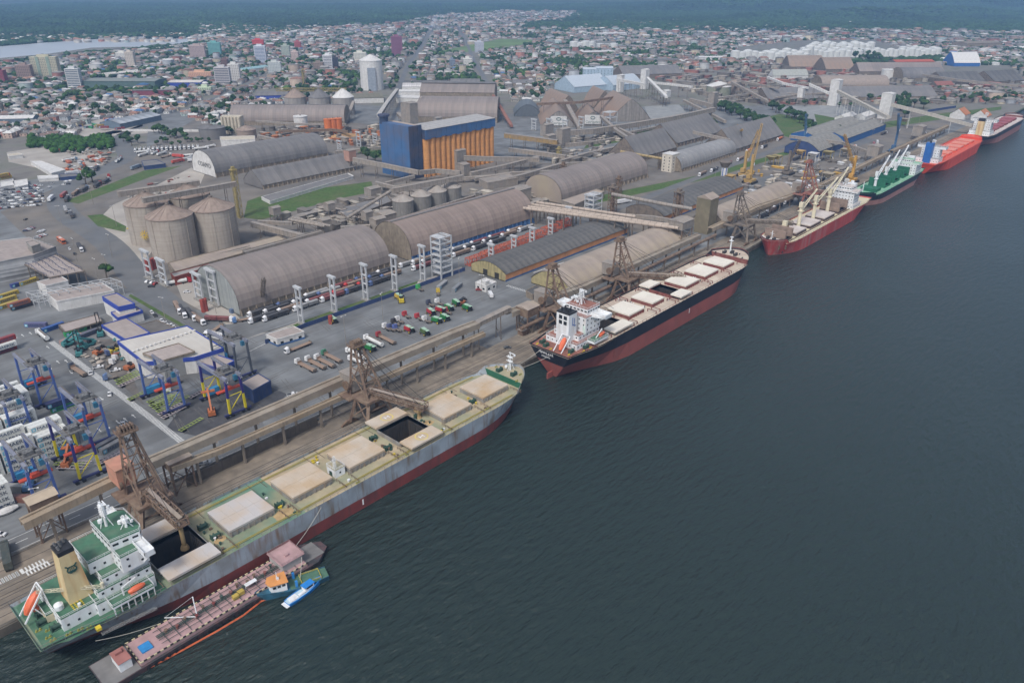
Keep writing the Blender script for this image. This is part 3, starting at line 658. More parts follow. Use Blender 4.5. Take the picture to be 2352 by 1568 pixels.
s2, wd2, us2 = ship(240, 205, -17, 32, 16.2, 8.8, 'black and salmon bulk carrier with cream deck, second along the quay', 1,
    (BLK2, RED2, DK2, COV2, MAR, (DK2, MAR)), H2, fc=(.915, 3.0), hw=14)
zc = 15.3
RDK = mat('red_oxide_deck', (.26, .11, .08), .8, n=.2)
b = MB(); b.q((241, -29.5, zc+.03), (262, -31.5, zc+.03), (262, -2.5, zc+.03), (241, -4.5, zc+.03)); b.build('stern_deck', RDK, s2)
tier(s2, R4(250, 272, -27, -7), zc, 18.5, WHT, RDK, name='deckhouse'); tier(s2, R4(259, 271, -31.5, -27), 17.2, 18.6, WHT, DGRN2, name='boat_deck', win=False)
tier(s2, R4(254, 271.5, -25, -9), 18.6, 21.5, WHT, RDK, name='deckhouse'); tier(s2, R4(259, 271.5, -25.5, -8.5), 21.6, 30.0, WHT, RDK, name='deckhouse')
tier(s2, R4(262, 272.5, -24, -10), 30.1, 33.2, WHT, RDK, name='wheelhouse', ww=1.5, gap=1.9, wz=[31.6])
b = MB()
for s in (1, -1):
    y0, y1 = -17+s*7, -17+s*15.6; b.prism([(263.5, y0), (272.5, y0), (271, y1), (266.5, y1)], 29.0, 30.1)
    b.box(271.3, 271.5, min(y0, y1), max(y0, y1), 30.1, 31.3); b.box(265.4, 265.6, min(y0, y1), max(y0, y1), 30.1, 31.3); b.box(265.5, 271.4, y1-.1, y1+.1, 30.1, 31.3); b.bar((268, -17+s*8.5, 25), (268.5, -17+s*14, 29), .7)
b.build('bridge_wing', WHT, s2, stuff=True)
b = MB(); b.prism(R4(249.5, 256, -22, -14), 18.6, 33.5); f2 = b.build('funnel', WHT, s2)
b = MB(); b.prism(R4(249.4, 256.1, -22.1, -13.9), 33.51, 34.2)
for (x, y) in ((251, -20), (252.5, -18), (254, -16), (253, -20), (251.2, -16)): b.tube((x, y, 34.2), (x, y, 36), .5, n=8)
b.build('funnel_top', BLK, f2)
b = MB()
for z in (27.6, 30.4):
    for y in (-20.6, -17.6): b.box(249.42, 249.6, y, y+2, z, z+2)
b.build('louvre', DARKG, f2, stuff=True)
BLU = mat('logo_blue', (.02, .10, .35), .5)
b = MB()
for x in (252.3, 253.7): b.box(x, x+.45, -22.06, -21.98, 27.5-(x-252.3)*.5, 31.5-(x-252.3)*.5); b.box(x, x+1.5, -22.06, -21.98, 27.0-(x-252.3)*.5, 27.5-(x-252.3)*.5)
b.build('funnel_mark', BLU, f2, stuff=True)
mast(s2, 266, -17, 33.2, 42, arms=5); mast(s2, 268, -12, 33.2, 36.5, arms=2)
b = MB(); b.cyl(259.5, -24.5, 21, 25.5, 1.0, n=10); b.cyl(259.5, -9.5, 21, 25.5, 1, n=10); b.build('deck_crane_post', mat('pale_green_white', (.55, .66, .6), .6), s2, stuff=True)
lifeboat(s2, (243.5, -21.5, 16.2), (248.5, -20.8, 21.2), 1.5); lifeboat(s2, (265, -30, 19.8), (270, -29.6, 20), 1.0)
b = MB()
for y in (-23.8, -18.8): b.bar((241.6, y, 15.8), (248.6, y, 22.8), .4); b.bar((248.6, y, 22.8), (249.6, y, 16), .35)
b.bar((248.6, -23.8, 22.8), (248.6, -18.8, 22.8), .35); b.bar((263.5, -29, 18.6), (266.5, -30.5, 23.5), .4); b.build('lifeboat_ramp', WHT, s2, stuff=True)
winches(s2, [(244, -12), (246, -8), (247, -26), (256, -28.5), (432, -12), (432, -20), (435, -16)], zc, MATS['dark_green_machinery'])
winches(s2, [(432, -12), (432, -20), (435, -16)], 18.3, mat('dark_machinery', (.05, .045, .045), .6)); bollards(s2, [(430, -26), (436, -21), (438, -14), (429, -7)], 18.3, BLK)
bollards(s2, [(244, -27), (243, -16), (252, -30), (258, -30), (243, -7)], zc, YEL)
b = MB(); b.tube((434, -15, 18.3), (434, -15, 30), .6, .35, 10); b.box(433, 435, -16.2, -13.8, 27, 27.3); b.box(433.3, 434.7, -16, -14, 29.5, 29.8); b.build('fore_mast', WHT, s2, stuff=True)
b = MB()
for xh in (275, 296, 299, 318, 322, 338.5, 341.5, 357.5, 379, 382, 403.5, 406.5, 425):
    for y0, y1 in ((-31, -25), (-9, -3)): b.bar((xh, y0, zc+1.6), (xh, y1, zc+1.6), .3); b.box(xh-.2, xh+.2, y0, y0+.4, zc, zc+1.6); b.box(xh-.2, xh+.2, y1-.4, y1, zc, zc+1.6)
b.build('cross_rail', MAR, s2, stuff=True)
for i in range(30):
    x = rr.choice([297.5, 320, 340, 358.5, 380.5, 405, 274.5])+rr.uniform(-1, 1); y = rr.uniform(-30, -4); b = MB(); b.cyl(x, y, zc, zc+1, .3, n=8); b.box(x-.4, x+.4, y-.3, y+.3, zc+1, zc+1.3); b.build('vent_post', rr.choice([MAR, BLK, RAILW]), s2)
text('MIMMLAYA', 1.9, (239.86, -15.5, 13.2), (PI/2, 0, -PI/2), RAILW, s2); text('PANAMA', 1.4, (239.86, -15.5, 11.5), (PI/2, 0, -PI/2), RAILW, s2)
b = MB(); b.box(239.5, 244, -17.4, -16.6, -2, 3.2); b.build('rudder', RED2, s2)
b = MB(); b.box(352, 352.5, -33.1, -32.98, 5.5, 8.6); b.build('draught_mark', RAILW, s2)
RED3 = hull_color('weathered_red_hull', (.46, .06, .055), dirt=(.30, .045, .04), da=.7, ds=.1, streak=(.35, .27, .25), sa=.5, ss=.25)
CR3 = mat('cream_crane_paint', (.66, .60, .44), .6, n=.1, ns=.3, streak=(.4, .25, .12), sa=.3)
DK3 = mat('cream_side_deck', (.58, .52, .36), .8, n=.12, ns=.2, world=True, dirt=(.42, .34, .26), da=.5, ds=.1)
CV3 = mat('pale_pink_cover', (.56, .50, .46), .7, n=.1, dirt=(.40, .31, .28), da=.6, ds=.1); CVF = mat('brown_folded_cover', (.26, .19, .15), .8, n=.2, ns=.3)
H3_ = [(612, 630, 'folded', CVF), (583, 604, 'closed'), (555, 575, 'closed'), (529, 547, 'closed'), (508.5, 521, 'folded', CVF)]
s3, wd3, _ = ship(496, 186, -13.5, 27.5, 10.2, .5, 'dull red bulk carrier with cream deck cranes, bow pointing at the black ship', -1,
    (RED3, RED3, DK3, CV3, mat('dark_brown_coaming', (.07, .045, .04), .8), (CV3, MAR)), H3_, fc=(.94, 2.6), hw=15)
zc = 9.3
def deck_crane(root, x, y, z0, z1, tip, m, w=1.5):
    b = MB(); b.tube((x, y, z0), (x, y, z1-4), w, w*.9, 12); b.prism(R4(x-w*1.1, x+w*1.1, y-w, y+w), z1-4, z1); b.box(x-w*1.4, x+w*1.4, y-w*1.3, y+w*1.3, z1-7, z1-6.7); k = b.build('crane_post', m, root)
    b = MB(); r0 = Vector((x, y, z1-6)); t_ = Vector(tip); d = (t_-r0).normalized(); a = d.cross(Vector((0, 0, 1))).normalized()*w*.7
    b.bar(r0+a, t_+a*.2, .6, .9); b.bar(r0-a, t_-a*.2, .6, .9)
    for f_ in (.3, .55, .8): b.bar(r0+a*(1-.8*f_)+(t_-r0)*f_, r0-a*(1-.8*f_)+(t_-r0)*f_, .4)
    b.build('crane_jib', m, root)
    b = MB(); b.bar((x, y, z1), t_, .08); b.bar((x+.5, y+.5, z1), t_, .08); b.build('crane_cable', BLK, root, stuff=True)
deck_crane(s3, 523.5, -13.5, zc, 21, (531, -11, 19), CR3); 
deck_crane(s3, 550.5, -13.5, zc, 30, (578, -13, 35), CR3); deck_crane(s3, 578.5, -13.5, zc, 30, (620, -13, 37), CR3); deck_crane(s3, 607.5, -13.5, zc, 30, (641, -13, 42), CR3)
tier(s3, R4(634, 652, -25, -2), zc, 12.5, WHT, CV3, name='deckhouse'); tier(s3, R4(635, 648, -24, -3), 12.6, 23, WHT, CV3, name='deckhouse')
tier(s3, [(634, -27), (647, -26), (647, -1), (634, 0)], 23.1, 24, WHT, CV3, win=False, name='bridge_deck'); tier(s3, R4(635.5, 646, -21, -6), 24.1, 27, WHT, CV3, name='wheelhouse', ww=1.4, gap=1.8, wz=[25.4])
b = MB(); b.prism(R4(654, 660, -17, -10), zc, 26); b.cyl(657, -13.5, 26, 28, 1.4, n=10); b.build('funnel', WHT, s3); mast(s3, 641, -13.5, 27, 33)
bollards(s3, [(500, -18), (501, -10), (503, -20), (504, -6)], 11.9, RAILW); winches(s3, [(501.5, -16), (502, -11)], 11.9, MATS['dark_machinery'])
b = MB(); b.tube((503, -13.5, 11.9), (503, -13.5, 18), .3, n=8); b.bar((503, -15, 16), (503, -12, 16), .2); b.build('fore_mast', WHT, s3, stuff=True)
b = MB()
for y in (-19.5, -23.0): b.box(502.5+abs(y+19.5), 504+abs(y+19.5), y-1.0, y-.2, 5, 8)
b.build('anchor', RUST, s3, stuff=True)
b = MB()
for k in range(60): x = 510+k*2.3; b.box(x, x+.7, -23.2, -22.6, zc, zc+.8)
b.build('hatch_side_frames', MATS['dark_brown_coaming'], s3, stuff=True)
GRD4 = mat('mint_green_deck', (.20, .42, .28), .75, n=.15, ns=.2, world=True, dirt=(.3, .38, .25), da=.4, ds=.1)
RED4 = hull_color('pinkish_boot_paint', (.34, .17, .15)); GRC = mat('green_hatch_cover', (.015, .13, .07), .6, n=.15)
BLK4 = hull_color('blue_black_hull', (.014, .018, .03))
s4, wd4, _ = ship(682, 158, -13, 26, 10.5, 4.6, 'black hulled carrier with mint green deck and white cranes, behind the red ship', -1, (BLK4, RED4, GRD4, GRC, GRC, (GRD4, BLK4)),
    [(780, 796, 'folded', GRC), (753, 769, 'folded', GRC), (727, 743, 'folded', GRC), (705, 717, 'closed')], fc=(.93, 2.5), hw=14)
zc = 9.6
for (x, tz, tx, ty) in ((722, 21, 752, -12), (748, 22, 780, -12), (774, 23, 806, -12)): deck_crane(s4, x, -13, zc, 25, (tx, ty, tz+14), WHT, 1.3)
tier(s4, R4(800, 818, -25, -1), zc, 20, WHT, GRD4); tier(s4, R4(801, 812, -27, 0), 20.1, 21, WHT, GRD4, win=False, name='bridge_deck'); tier(s4, R4(802, 811, -20, -6), 21.1, 24, WHT, GRD4, name='wheelhouse', ww=1.4, gap=1.8, wz=[22.4])
mast(s4, 806, -13, 24, 31); b = MB(); b.prism(R4(820, 825, -16, -10), zc, 24); b.build('funnel', WHT, s4); b = MB(); b.tube((690, -13, 12), (690, -13, 21), .35, n=8); b.build('fore_mast', WHT, s4, stuff=True)
ORR = hull_color('orange_red_hull', (.62, .065, .03)); ORD = mat('orange_red_deck', (.60, .10, .055), .6, n=.12, ns=.3); ORC = mat('salmon_hatch_cover', (.66, .24, .17), .6, n=.1)
s5, wd5, _ = ship(858, 200, -16, 30, 11.5, .5, 'bright orange red carrier with a blue funnel, farther along the quay', 1, (ORR, ORR, ORD, ORC, ORD, (ORD, ORR)),
    [(896+k*23.5, 911+k*23.5, 'closed') for k in range(6)], fc=(.94, 2.6), hw=15)
zc = 10.6
tier(s5, R4(869, 886, -27, -5), zc, 15, WHT, MATS['grey_gravel']); tier(s5, R4(876, 886, -25, -7), 15.1, 24, WHT, MATS['grey_gravel']); tier(s5, R4(877, 885, -30, -2), 24.1, 26.5, WHT, MATS['grey_gravel'], name='wheelhouse')
b = MB(); b.prism(R4(866, 873, -19.5, -12.5), zc, 31); f5 = b.build('funnel', mat('royal_blue_paint', (.02, .12, .38), .5), s5); b = MB(); b.tube((869.5, -16, 31), (869.5, -16, 33), 1, n=8); b.build('exhaust_pipe', BLK, f5, stuff=True); mast(s5, 881, -16, 26.5, 33)
s6, wd6, _ = ship(1064, 210, -18, 31, 13, 7.5, 'dark hulled carrier with white stern house and maroon hatches at the far right', 1, (BLK4, mat('pale_red_band', (.30, .13, .11), .6), CV3, mat('maroon_hatch_cover', (.30, .08, .09), .6), MAR, (CV3, MAR)),
    [(1102+k*24, 1118+k*24, 'closed') for k in range(6)], fc=(.94, 2.6), hw=15)
zc = 12.1
tier(s6, R4(1074, 1094, -29, -6), zc, 17, WHT, MATS['grey_gravel']); tier(s6, R4(1080, 1094, -27, -8), 17.1, 27, WHT, MATS['grey_gravel']); tier(s6, R4(1082, 1093, -32, -4), 27.1, 30, WHT, MATS['grey_gravel'], name='wheelhouse')
b = MB(); b.prism(R4(1071, 1077, -21, -14), zc, 29); f6 = b.build('funnel', MATS['cream_funnel_paint'], s6); b = MB(); b.prism(R4(1070.9, 1077.1, -21.1, -13.9), 29.01, 32); b.build('funnel_top', BLK, f6); mast(s6, 1088, -18, 30, 38)
PINK = mat('pink_barge_deck', (.42, .27, .27), .8, n=.12, ns=.3, dirt=(.30, .20, .19), da=.6, ds=.25); BH = mat('dark_barge_hull', (.05, .05, .055), .7, n=.3, dirt=(.2, .06, .05), da=.4, ds=.3)
bg_ = thing('barge', 'pink decked tank barge with pipes and tyre fenders beside the grey ship', 'barge', (10, -39.5, 0))
b = MB(); b.hexa([(12, -46, -1), (80, -46, -1), (84, -41, -1), (84, -37, -1), (80, -34.2, -1), (12, -34.2, -1)], [(8, -46.5, 2.0), (80, -46.5, 2.0), (86.5, -42, 2.0), (86.5, -38, 2.0), (80, -34, 2.0), (8, -34, 2.0)]); b.build('hull', BH, bg_)
b = MB(); b.box(18.5, 76, -45.6, -34.9, 2.02, 3.1); b.build('deck', PINK, bg_)
b = MB(); b.box(8.3, 18.3, -46.2, -34.3, 2.01, 2.1); b.box(76.3, 84, -44, -36, 2.01, 2.1); b.build('end_deck', mat('grey_steel_deck', (.17, .165, .16), .8, n=.2), bg_, stuff=True)
STR = [mat('cream_stripe', (.55, .48, .30), .7), BLK]
b = MB()
for k in range(58):
    b.k = k % 2; x = 18.5+k; b.box(x, x+1, -45.65, -45.35, 3.1, 3.5); b.box(x, x+1, -35.15, -34.85, 3.1, 3.5)
for k in range(10): b.k = k % 2; b.box(18.4, 18.7, -45.35+k*1.02, -44.33+k*1.02, 3.1, 3.5)
b.build('striped_kerb', STR, bg_, stuff=True)
PIPE = mat('dark_green_pipe', (.05, .075, .065), .6, n=.3, ns=.8)
b = MB()
for y, r in ((-40.6, .16), (-39.9, .2), (-39.3, .14), (-41.6, .1), (-37.2, .09), (-43.3, .09)): b.tube((26, y, 3.7), (74, y, 3.7), r, n=6)
for k in range(14): x = 28+k*3.4; b.bar((x, -44.6, 3.5), (x, -36, 3.5), .14); b.box(x-.1, x+.1, -40.7, -40.5, 3.1, 4.4)
b.build('deck_pipes', PIPE, bg_, stuff=True)
for k in range(15):
    x = 29+k*3.1; y = rr.uniform(-42, -38); b = MB(); b.cyl(x, y, 3.1, 4.5, .35, n=8); b.cyl(x, y, 4.5, 4.7, .6, n=8); b.build('valve', rr.choice([PIPE, PIPE, RUST, MAR]), bg_)
b = MB(); b.box(13.5, 17, -43.5, -37.5, 2.1, 5.2); b.build('aft_cabin', WHT, bg_); b = MB(); b.box(13.3, 17.2, -43.7, -37.3, 5.21, 5.35); b.box(14.2, 16.2, -39.8, -38.2, 5.35, 6.2); b.build('cabin_roof', mat('faded_red_roof', (.33, .14, .12), .8), bg_)
b = MB(); b.box(68, 75.5, -43.5, -35, 3.1, 6.2); b.build('fore_cabin', mat('cabin_grey_white', (.35, .34, .33), .7), bg_)
b = MB(); b.box(67.4, 76.4, -44, -34.6, 6.2, 6.4); b.box(71, 72.2, -41, -40, 6.4, 7.2); rail_loop(b, R4(67.6, 76.2, -43.8, -34.8), 6.4, .9); b.build('cabin_roof', PINK, bg_)
b = MB(); b.box(20.5, 23.8, -42.5, -39, 3.1, 3.6); b.build('blue_tarp', mat('bright_blue_tarp', (.03, .22, .50), .6, n=.15, ns=1), bg_)
for (x, y) in ((50, -43.2), (52.2, -42.6)): b = MB(); b.box(x, x+1.9, y, y+1.6, 3.1, 4.5); b.build('yellow_box', mat('dull_yellow_box', (.45, .33, .07), .7), bg_)
b = MB(); b.box(55, 59, -42.4, -40.8, 5.2, 5.3)
for x in (55.1, 58.9): b.box(x-.06, x+.06, -41.6, -41.5, 3.1, 5.2)
b.build('pipe_shelter', WHT, bg_)
b = MB(); b.tube((38.5, -41, 3.1), (39, -39.5, 10.5), .18, n=6); b.tube((38.5, -41, 3.6), (30.5, -36.5, 6.0), .16, n=6); b.bar((39, -39.5, 10.5), (30.5, -36.5, 6), .05); b.build('derrick', WHT, bg_)
b = MB()
for k in range(28):
    x = 20+k*2.1; n = 8
    for j in range(n): a0, a1 = 2*PI*j/n, 2*PI*(j+1)/n; b.bar((x+.45*math.cos(a0), -46.75, 1.1+.45*math.sin(a0)), (x+.45*math.cos(a1), -46.75, 1.1+.45*math.sin(a1)), .28)
b.build('tyre_fender', BLK, bg_, stuff=True)
b = MB(); pts = [P(*q, .1) for q in ((250, 1566), (330, 1540), (420, 1492), (500, 1448), (560, 1412), (600, 1380), (640, 1366))]
for a, c in zip(pts[:-1], pts[1:]): b.tube((*a, .15), (*c, .15), .32, n=6)
solo(b, 'floating_boom', mat('boom_orange', (.50, .11, .04), .7, n=.2, ns=1), 'orange floating oil boom curving round the outer side of the pink barge', 'boom')
def boat(name, label, cat, pa, pb, B, zd, hm, dm, bowh=.8, blunt=.15):
    a = Vector((*P(*pa, 0), 0)); c = Vector((*P(*pb, 0), 0)); Ld = (c-a).length; ang = math.atan2(c.y-a.y, c.x-a.x)
    OFF[:] = (0, 0, 0); r = bpy.data.objects.new(name, None); COL.objects.link(r); r.location = a; r.rotation_euler = (0, 0, ang); tag(r, label, cat)
    b = MB(); rings = []
    for u in np.linspace(0, 1, 13):
        u = float(u); w = B/2*(max(1-max(u-.6, 0)/.4, 0)**.6*(1-blunt)+blunt*(1 if u < .97 else .2)); w = B/2*(.8+.2*min(u/.2, 1)) if u < .6 else w
        zt = zd+bowh*max(u-.55, 0)/.45; rings.append([(u*Ld, -w*.75, -.4), (u*Ld+(.5 if u > .9 else 0), -w, zt), (u*Ld+(.5 if u > .9 else 0), w, zt), (u*Ld, w*.75, -.4)])
    b.loft(rings, caps=(True, True)); b.build('hull', hm, r)
    b = MB(); n = len(rings)
    for i in range(n-1): b.q(*[(p[0], p[1]*.88, zd+.03+.5*max(0, p[2]-zd)) for p in (rings[i][1], rings[i+1][1], rings[i+1][2], rings[i][2])])
    b.build('deck', dm, r)
    b = MB()
    for s in (1, 2):
        for i in range(n-1): b.bar((rings[i][s][0], rings[i][s][1]*.95, rings[i][s][2]+.15), (rings[i+1][s][0], rings[i+1][s][1]*.95, rings[i+1][s][2]+.15), .25)
    b.build('bulwark', hm, r)
    return r, Ld
TBLUE = mat('tug_blue_paint', (.03, .12, .19), .6, n=.2, ns=.6, dirt=(.03, .05, .06), da=.6, ds=.4); DKG = mat('workboat_green_deck', (.07, .15, .10), .8, n=.2, ns=.5)
tg, Lt = boat('tugboat', 'blue hulled workboat with an orange cabin roof and long green deck by the barge end', 'tugboat', (752, 1322), (592, 1378), 6.6, 1.9, TBLUE, DKG, 1.3)
b = MB(); b.prism([(Lt-9.5, -2.4), (Lt-4.5, -2), (Lt-4.0, 0), (Lt-4.5, 2), (Lt-9.5, 2.4)], 2.2, 5.6); cb = b.build('cabin', WHT, tg)
b = MB(); b.prism([(Lt-10, -2.9), (Lt-4.2, -2.5), (Lt-3.2, 0), (Lt-4.2, 2.5), (Lt-10, 2.9)], 5.6, 5.85); b.build('cabin_roof', mat('orange_roof_paint', (.60, .26, .08), .7), tg)
b = MB()
for y in (-2.45, 2.42):
    for k in range(3): b.box(Lt-9+k*1.5, Lt-8+k*1.5, y-.02, y+.04, 4.2, 5.1)
b.build('window', DARKG, cb)
b = MB(); b.tube((Lt-7, 0, 5.8), (Lt-7, 0, 9), .12, n=6); b.bar((Lt-7, -1, 7.6), (Lt-7, 1, 7.6), .12); b.box(Lt-7.6, Lt-6.8, -.4, .4, 5.85, 6.5); b.build('mast', WHT, tg)
b = MB(); b.box(Lt-13, Lt-12.2, 1.8, 2.6, 2, 4.4); b.box(Lt-13, Lt-12.2, -2.6, -1.8, 2, 4.4); b.build('exhaust', mat('bright_blue_paint', (.03, .2, .5), .5), tg, stuff=True)
b = MB(); rail_loop(b, R4(2.5, 9, -2.3, 2.3), 2.0, .8); b.build('deck_frame', YEL, tg)
BBL = mat('bright_boat_blue', (.02, .20, .55), .5, n=.1)
bb, Lb = boat('motorboat', 'small bright blue and white launch beside the workboat', 'boat', (660, 1390), (737, 1335), 3.6, 1.1, BBL, mat('pale_blue_deck', (.42, .55, .62), .7), .8)
b = MB(); b.box(Lb-7, Lb-3.5, -1.1, 1.1, 1.2, 2.9); c2 = b.build('cabin', WHT, bb); b = MB(); b.box(Lb-7.3, Lb-3.2, -1.3, 1.3, 2.9, 3.05); b.build('cabin_roof', BBL, bb)
b = MB(); b.box(Lb-6.5, Lb-4, -1.14, -1.1, 2.0, 2.6); b.box(Lb-6.5, Lb-4, 1.1, 1.14, 2.0, 2.6); b.build('window', DARKG, c2)
b = MB(); b.box(1, 4, -1.2, 1.2, 1.15, 1.5); b.box(4.3, 7.5, -1.2, -.2, 1.15, 1.7); b.build('bench', WHT, bb, stuff=True); b = MB(); b.box(-1.2, 0, -1.5, 1.5, .5, .7); b.build('swim_platform', WHT, bb)
for i, (a, c, lab) in enumerate([((216, -10, 13.5), (236, 1, 3.5), 'from the green bow to the quay'), ((218, -14, 14), (238, .5, 3.5), 'from the green bow, outer line'), ((240.5, -12, 15), (222, 1, 3.5), 'from the black stern to the quay'), ((240.5, -20, 15), (224, .7, 3.5), 'from the black stern, outer line'), ((30, -34, 2.5), (12, -32.5, 8), 'between the barge stern and the grey hull'), ((77, -38, 6), (92, -32.4, 11), 'from the barge cabin up to the grey ship'), ((76, -43, 6), (70, -50, 2.6), 'between the barge cabin and the workboat'), ((497, -8, 11), (478, 1, 3.5), 'from the red bow to the quay')]):
    b = MB(); p0 = Vector(a); p1 = Vector(c); pr = p0
    for k in range(1, 7): t_ = k/6; q = p0.lerp(p1, t_)+Vector((0, 0, -1.6*math.sin(PI*t_)*(.4 if i > 3 else 1))); b.bar(pr, q, .14); pr = q
    solo(b, 'mooring_line', mat('rope', (.45, .43, .38), .9), 'pale mooring rope '+lab, 'rope')
ROOFB = mat('weathered_brown_roof', (.215, .185, .17), .75, n=.1, ns=.08, axis='x', aamt=.12, asc=.9, dirt=(.27, .215, .18), da=.6, ds=.035)
ROOFG = mat('weathered_grey_roof', (.155, .15, .148), .8, n=.12, ns=.1, axis='x', aamt=.12, asc=.7, dirt=(.21, .19, .175), da=.6, ds=.04)
ROOFD = mat('dark_fibre_roof', (.10, .098, .095), .9, n=.2, ns=.4, axis='x', aamt=.2, asc=.6, dirt=(.16, .15, .135), da=.6, ds=.06)
ROOFT = mat('tan_dusty_roof', (.32, .265, .225), .85, n=.12, ns=.1, axis='x', aamt=.08, asc=.6, dirt=(.36, .30, .21), da=.7, ds=.04)
WALLT = mat('tan_stained_wall', (.23, .19, .145), .9, n=.2, ns=.3, streak=(.09, .075, .06), sa=.6)
WALLO = mat('orange_wall', (.50, .23, .10), .85, n=.15, ns=.2, streak=(.25, .15, .09), sa=.4)
WALLB = mat('blue_wall', (.05, .12, .27), .8, n=.2, ns=.2, streak=(.05, .06, .09), sa=.4)
WALLW = mat('off_white_wall', (.58, .57, .55), .8, n=.12, ns=.3, streak=(.28, .24, .2), sa=.35)
GALV = mat('dusty_galvanised', (.26, .235, .21), .7, n=.15, ns=.3, dirt=(.33, .27, .21), da=.6, ds=.12, streak=(.14, .11, .09), sa=.35)
GALD = mat('dusty_steel_dark', (.15, .125, .105), .8, n=.25, ns=.4, dirt=(.24, .19, .14), da=.5, ds=.2)
BRN = mat('brown_rusted_frame', (.16, .105, .075), .8, n=.25, ns=.5, dirt=(.26, .2, .14), da=.55, ds=.25)
GREYF = mat('pale_grey_frame', (.44, .45, .46), .7, n=.1)
YELF = mat('dusty_yellow_frame', (.30, .24, .09), .7, n=.2, dirt=(.22, .18, .1), da=.5, ds=.3)
SILOC = mat('silo_concrete', (.36, .32, .275), .9, n=.08, ns=.2, axis='z', aamt=.10, asc=1.1, dirt=(.26, .21, .17), da=.5, ds=.05, streak=(.22, .17, .13), sa=.4, ss=.4)
SILOR = mat('silo_roof', (.26, .20, .165), .8, n=.12, ns=.3, dirt=(.33, .27, .22), da=.5, ds=.15)
def profile(kind, hw, hs, ht, n=18):
    """roof cross-section from -hw to +hw: list of (y, z)"""
    r = []
    for i in range(n+1):
        if kind == 'barrel': a = PI*i/n; y = -math.cos(a)*hw; z = hs+(ht-hs)*math.sin(a)**.85
        elif kind == 'arc': u = -1+2*i/n; y = u*hw; z = hs+(ht-hs)*(1-u*u)
        elif kind == 'gothic': u = -1+2*i/n; y = u*hw; z = hs+(ht-hs)*(1-abs(u)**1.35)
        else: u = -1+2*i/n; y = u*hw; z = hs+(ht-hs)*(1-abs(u))
        r.append((y, z))
    return r if kind != 'gable' else [(-hw, hs), (0, ht), (hw, hs)]
def shed(label, X0, X1, Y0, Y1, hs, ht, kind, roofm, wallm, rot=0.0, bays=10, butt=0, endm=None, basem=None, group=None, name='warehouse', cat='warehouse', ridge=0, over=.5, z=3.0, endopen=0, doors=0):
    """long building; local x along its length. With rot, X0..Y1 are local and the origin is loc."""
    if rot: loc = rot[1]; ang = rot[0]
    else: loc = ((X0+X1)/2, (Y0+Y1)/2, z); ang = 0
    L_, W_ = X1-X0, Y1-Y0; hl, hw = L_/2, W_/2
    r = bpy.data.objects.new(name, None); COL.objects.link(r); r.location = loc if len(loc) == 3 else (*loc, z); r.rotation_euler = (0, 0, ang); tag(r, label, cat, group)
    pr = profile(kind, hw+over, hs, ht)
    bl = L_/bays; b = MB(); g = .04
    top = [[(x, y, zz) for y, zz in pr] for x in (-bl/2+g, bl/2-g)]
    b.loft(top, close=False)
    for i in range(len(pr)-1): b.q(*[(bl/2-g, pr[i][0], pr[i][1]), (bl/2-g, pr[i+1][0], pr[i+1][1]), (bl/2-g, pr[i+1][0], pr[i+1][1]-.25), (bl/2-g, pr[i][0], pr[i][1]-.25)]); 
    b.loft([[(x, y, zz-.25) for y, zz in pr[::-1]] for x in (-bl/2-g, bl/2+g)], close=False)
    b.loft([[(x, y*1.001, zz+.05) for y, zz in pr] for x in (-bl/2-g, -bl/2+.12)], close=False)
    first = b.build('roof_panel', roofm, r, smooth=False); first.data.flip_normals()
    for k in range(bays):
        o = first if k == 0 else first.copy()
        if k: COL.objects.link(o)
        o.location = (-hl+bl*(k+.5), 0, 0)
    w = MB(); pw = profile(kind, hw, hs, ht)
    for s in (-1, 1):
        w2 = MB(); ring = [(s*hl, -hw, 0)]+[(s*hl, y, zz-.3) for y, zz in pw]+[(s*hl, hw, 0)]
        w2.q(*(ring if s < 0 else ring[::-1])); e = w2.build('end_wall', endm or wallm, r)
        if s < 0 and doors:
            for k in range(doors): panel(e, 'door', DARKD, -hl-.02, -hw*.5+k*hw/max(1, doors-.5), 0, 4, 4.5, 0, t=.08)
    w.q((-hl, -hw, 0), (hl, -hw, 0), (hl, -hw, hs+.05), (-hl, -hw, hs+.05)); w.q((hl, hw, 0), (-hl, hw, 0), (-hl, hw, hs+.05), (hl, hw, hs+.05)); w.q((-hl, -hw, 0), (-hl, hw, 0), (-hl, hw, .5), (-hl, -hw, .5))
    sw = w.build('side_wall', wallm, r)
    if basem:
        for s in (-1, 1):
            c = MB(); c.box(-hl-.06, hl+.06, s*hw-.06, s*hw+.06, 0, 1.3); c.build('base_band', basem, r)
    if butt:
        c = MB(); c.hexa([(-.3, -hw-2.2, 0), (.3, -hw-2.2, 0), (.3, -hw, 0), (-.3, -hw, 0)], [(-.3, -hw-.4, hs), (.3, -hw-.4, hs), (.3, -hw, hs), (-.3, -hw, hs)]); f = c.build('buttress', wallm, r)
        for k in range(butt+1):
            o = f if k == 0 else f.copy()
            if k: COL.objects.link(o)
            o.location = (-hl+.5+(L_-1)*k/butt, 0, 0)
    if ridge:
        c = MB(); c.box(-hl, hl, -ridge, ridge, ht-.1, ht+.7); c.build('ridge_cap', ROOFG if roofm is not ROOFG else ROOFB, r)
    return r
DARKD = mat('dark_opening', (.03, .028, .026), .9, n=.1)
wa = shed('huge grey brown barrel roofed warehouse beside the truck queue, nearest to the car yard', 172, 287, 165, 215, 4.5, 25, 'barrel', ROOFB, WALLT, butt=22, bays=13, endm=mat('pale_green_grey_cladding', (.27, .285, .275), .8, n=.1, ns=.2, axis='y', aamt=.15, asc=1.0))
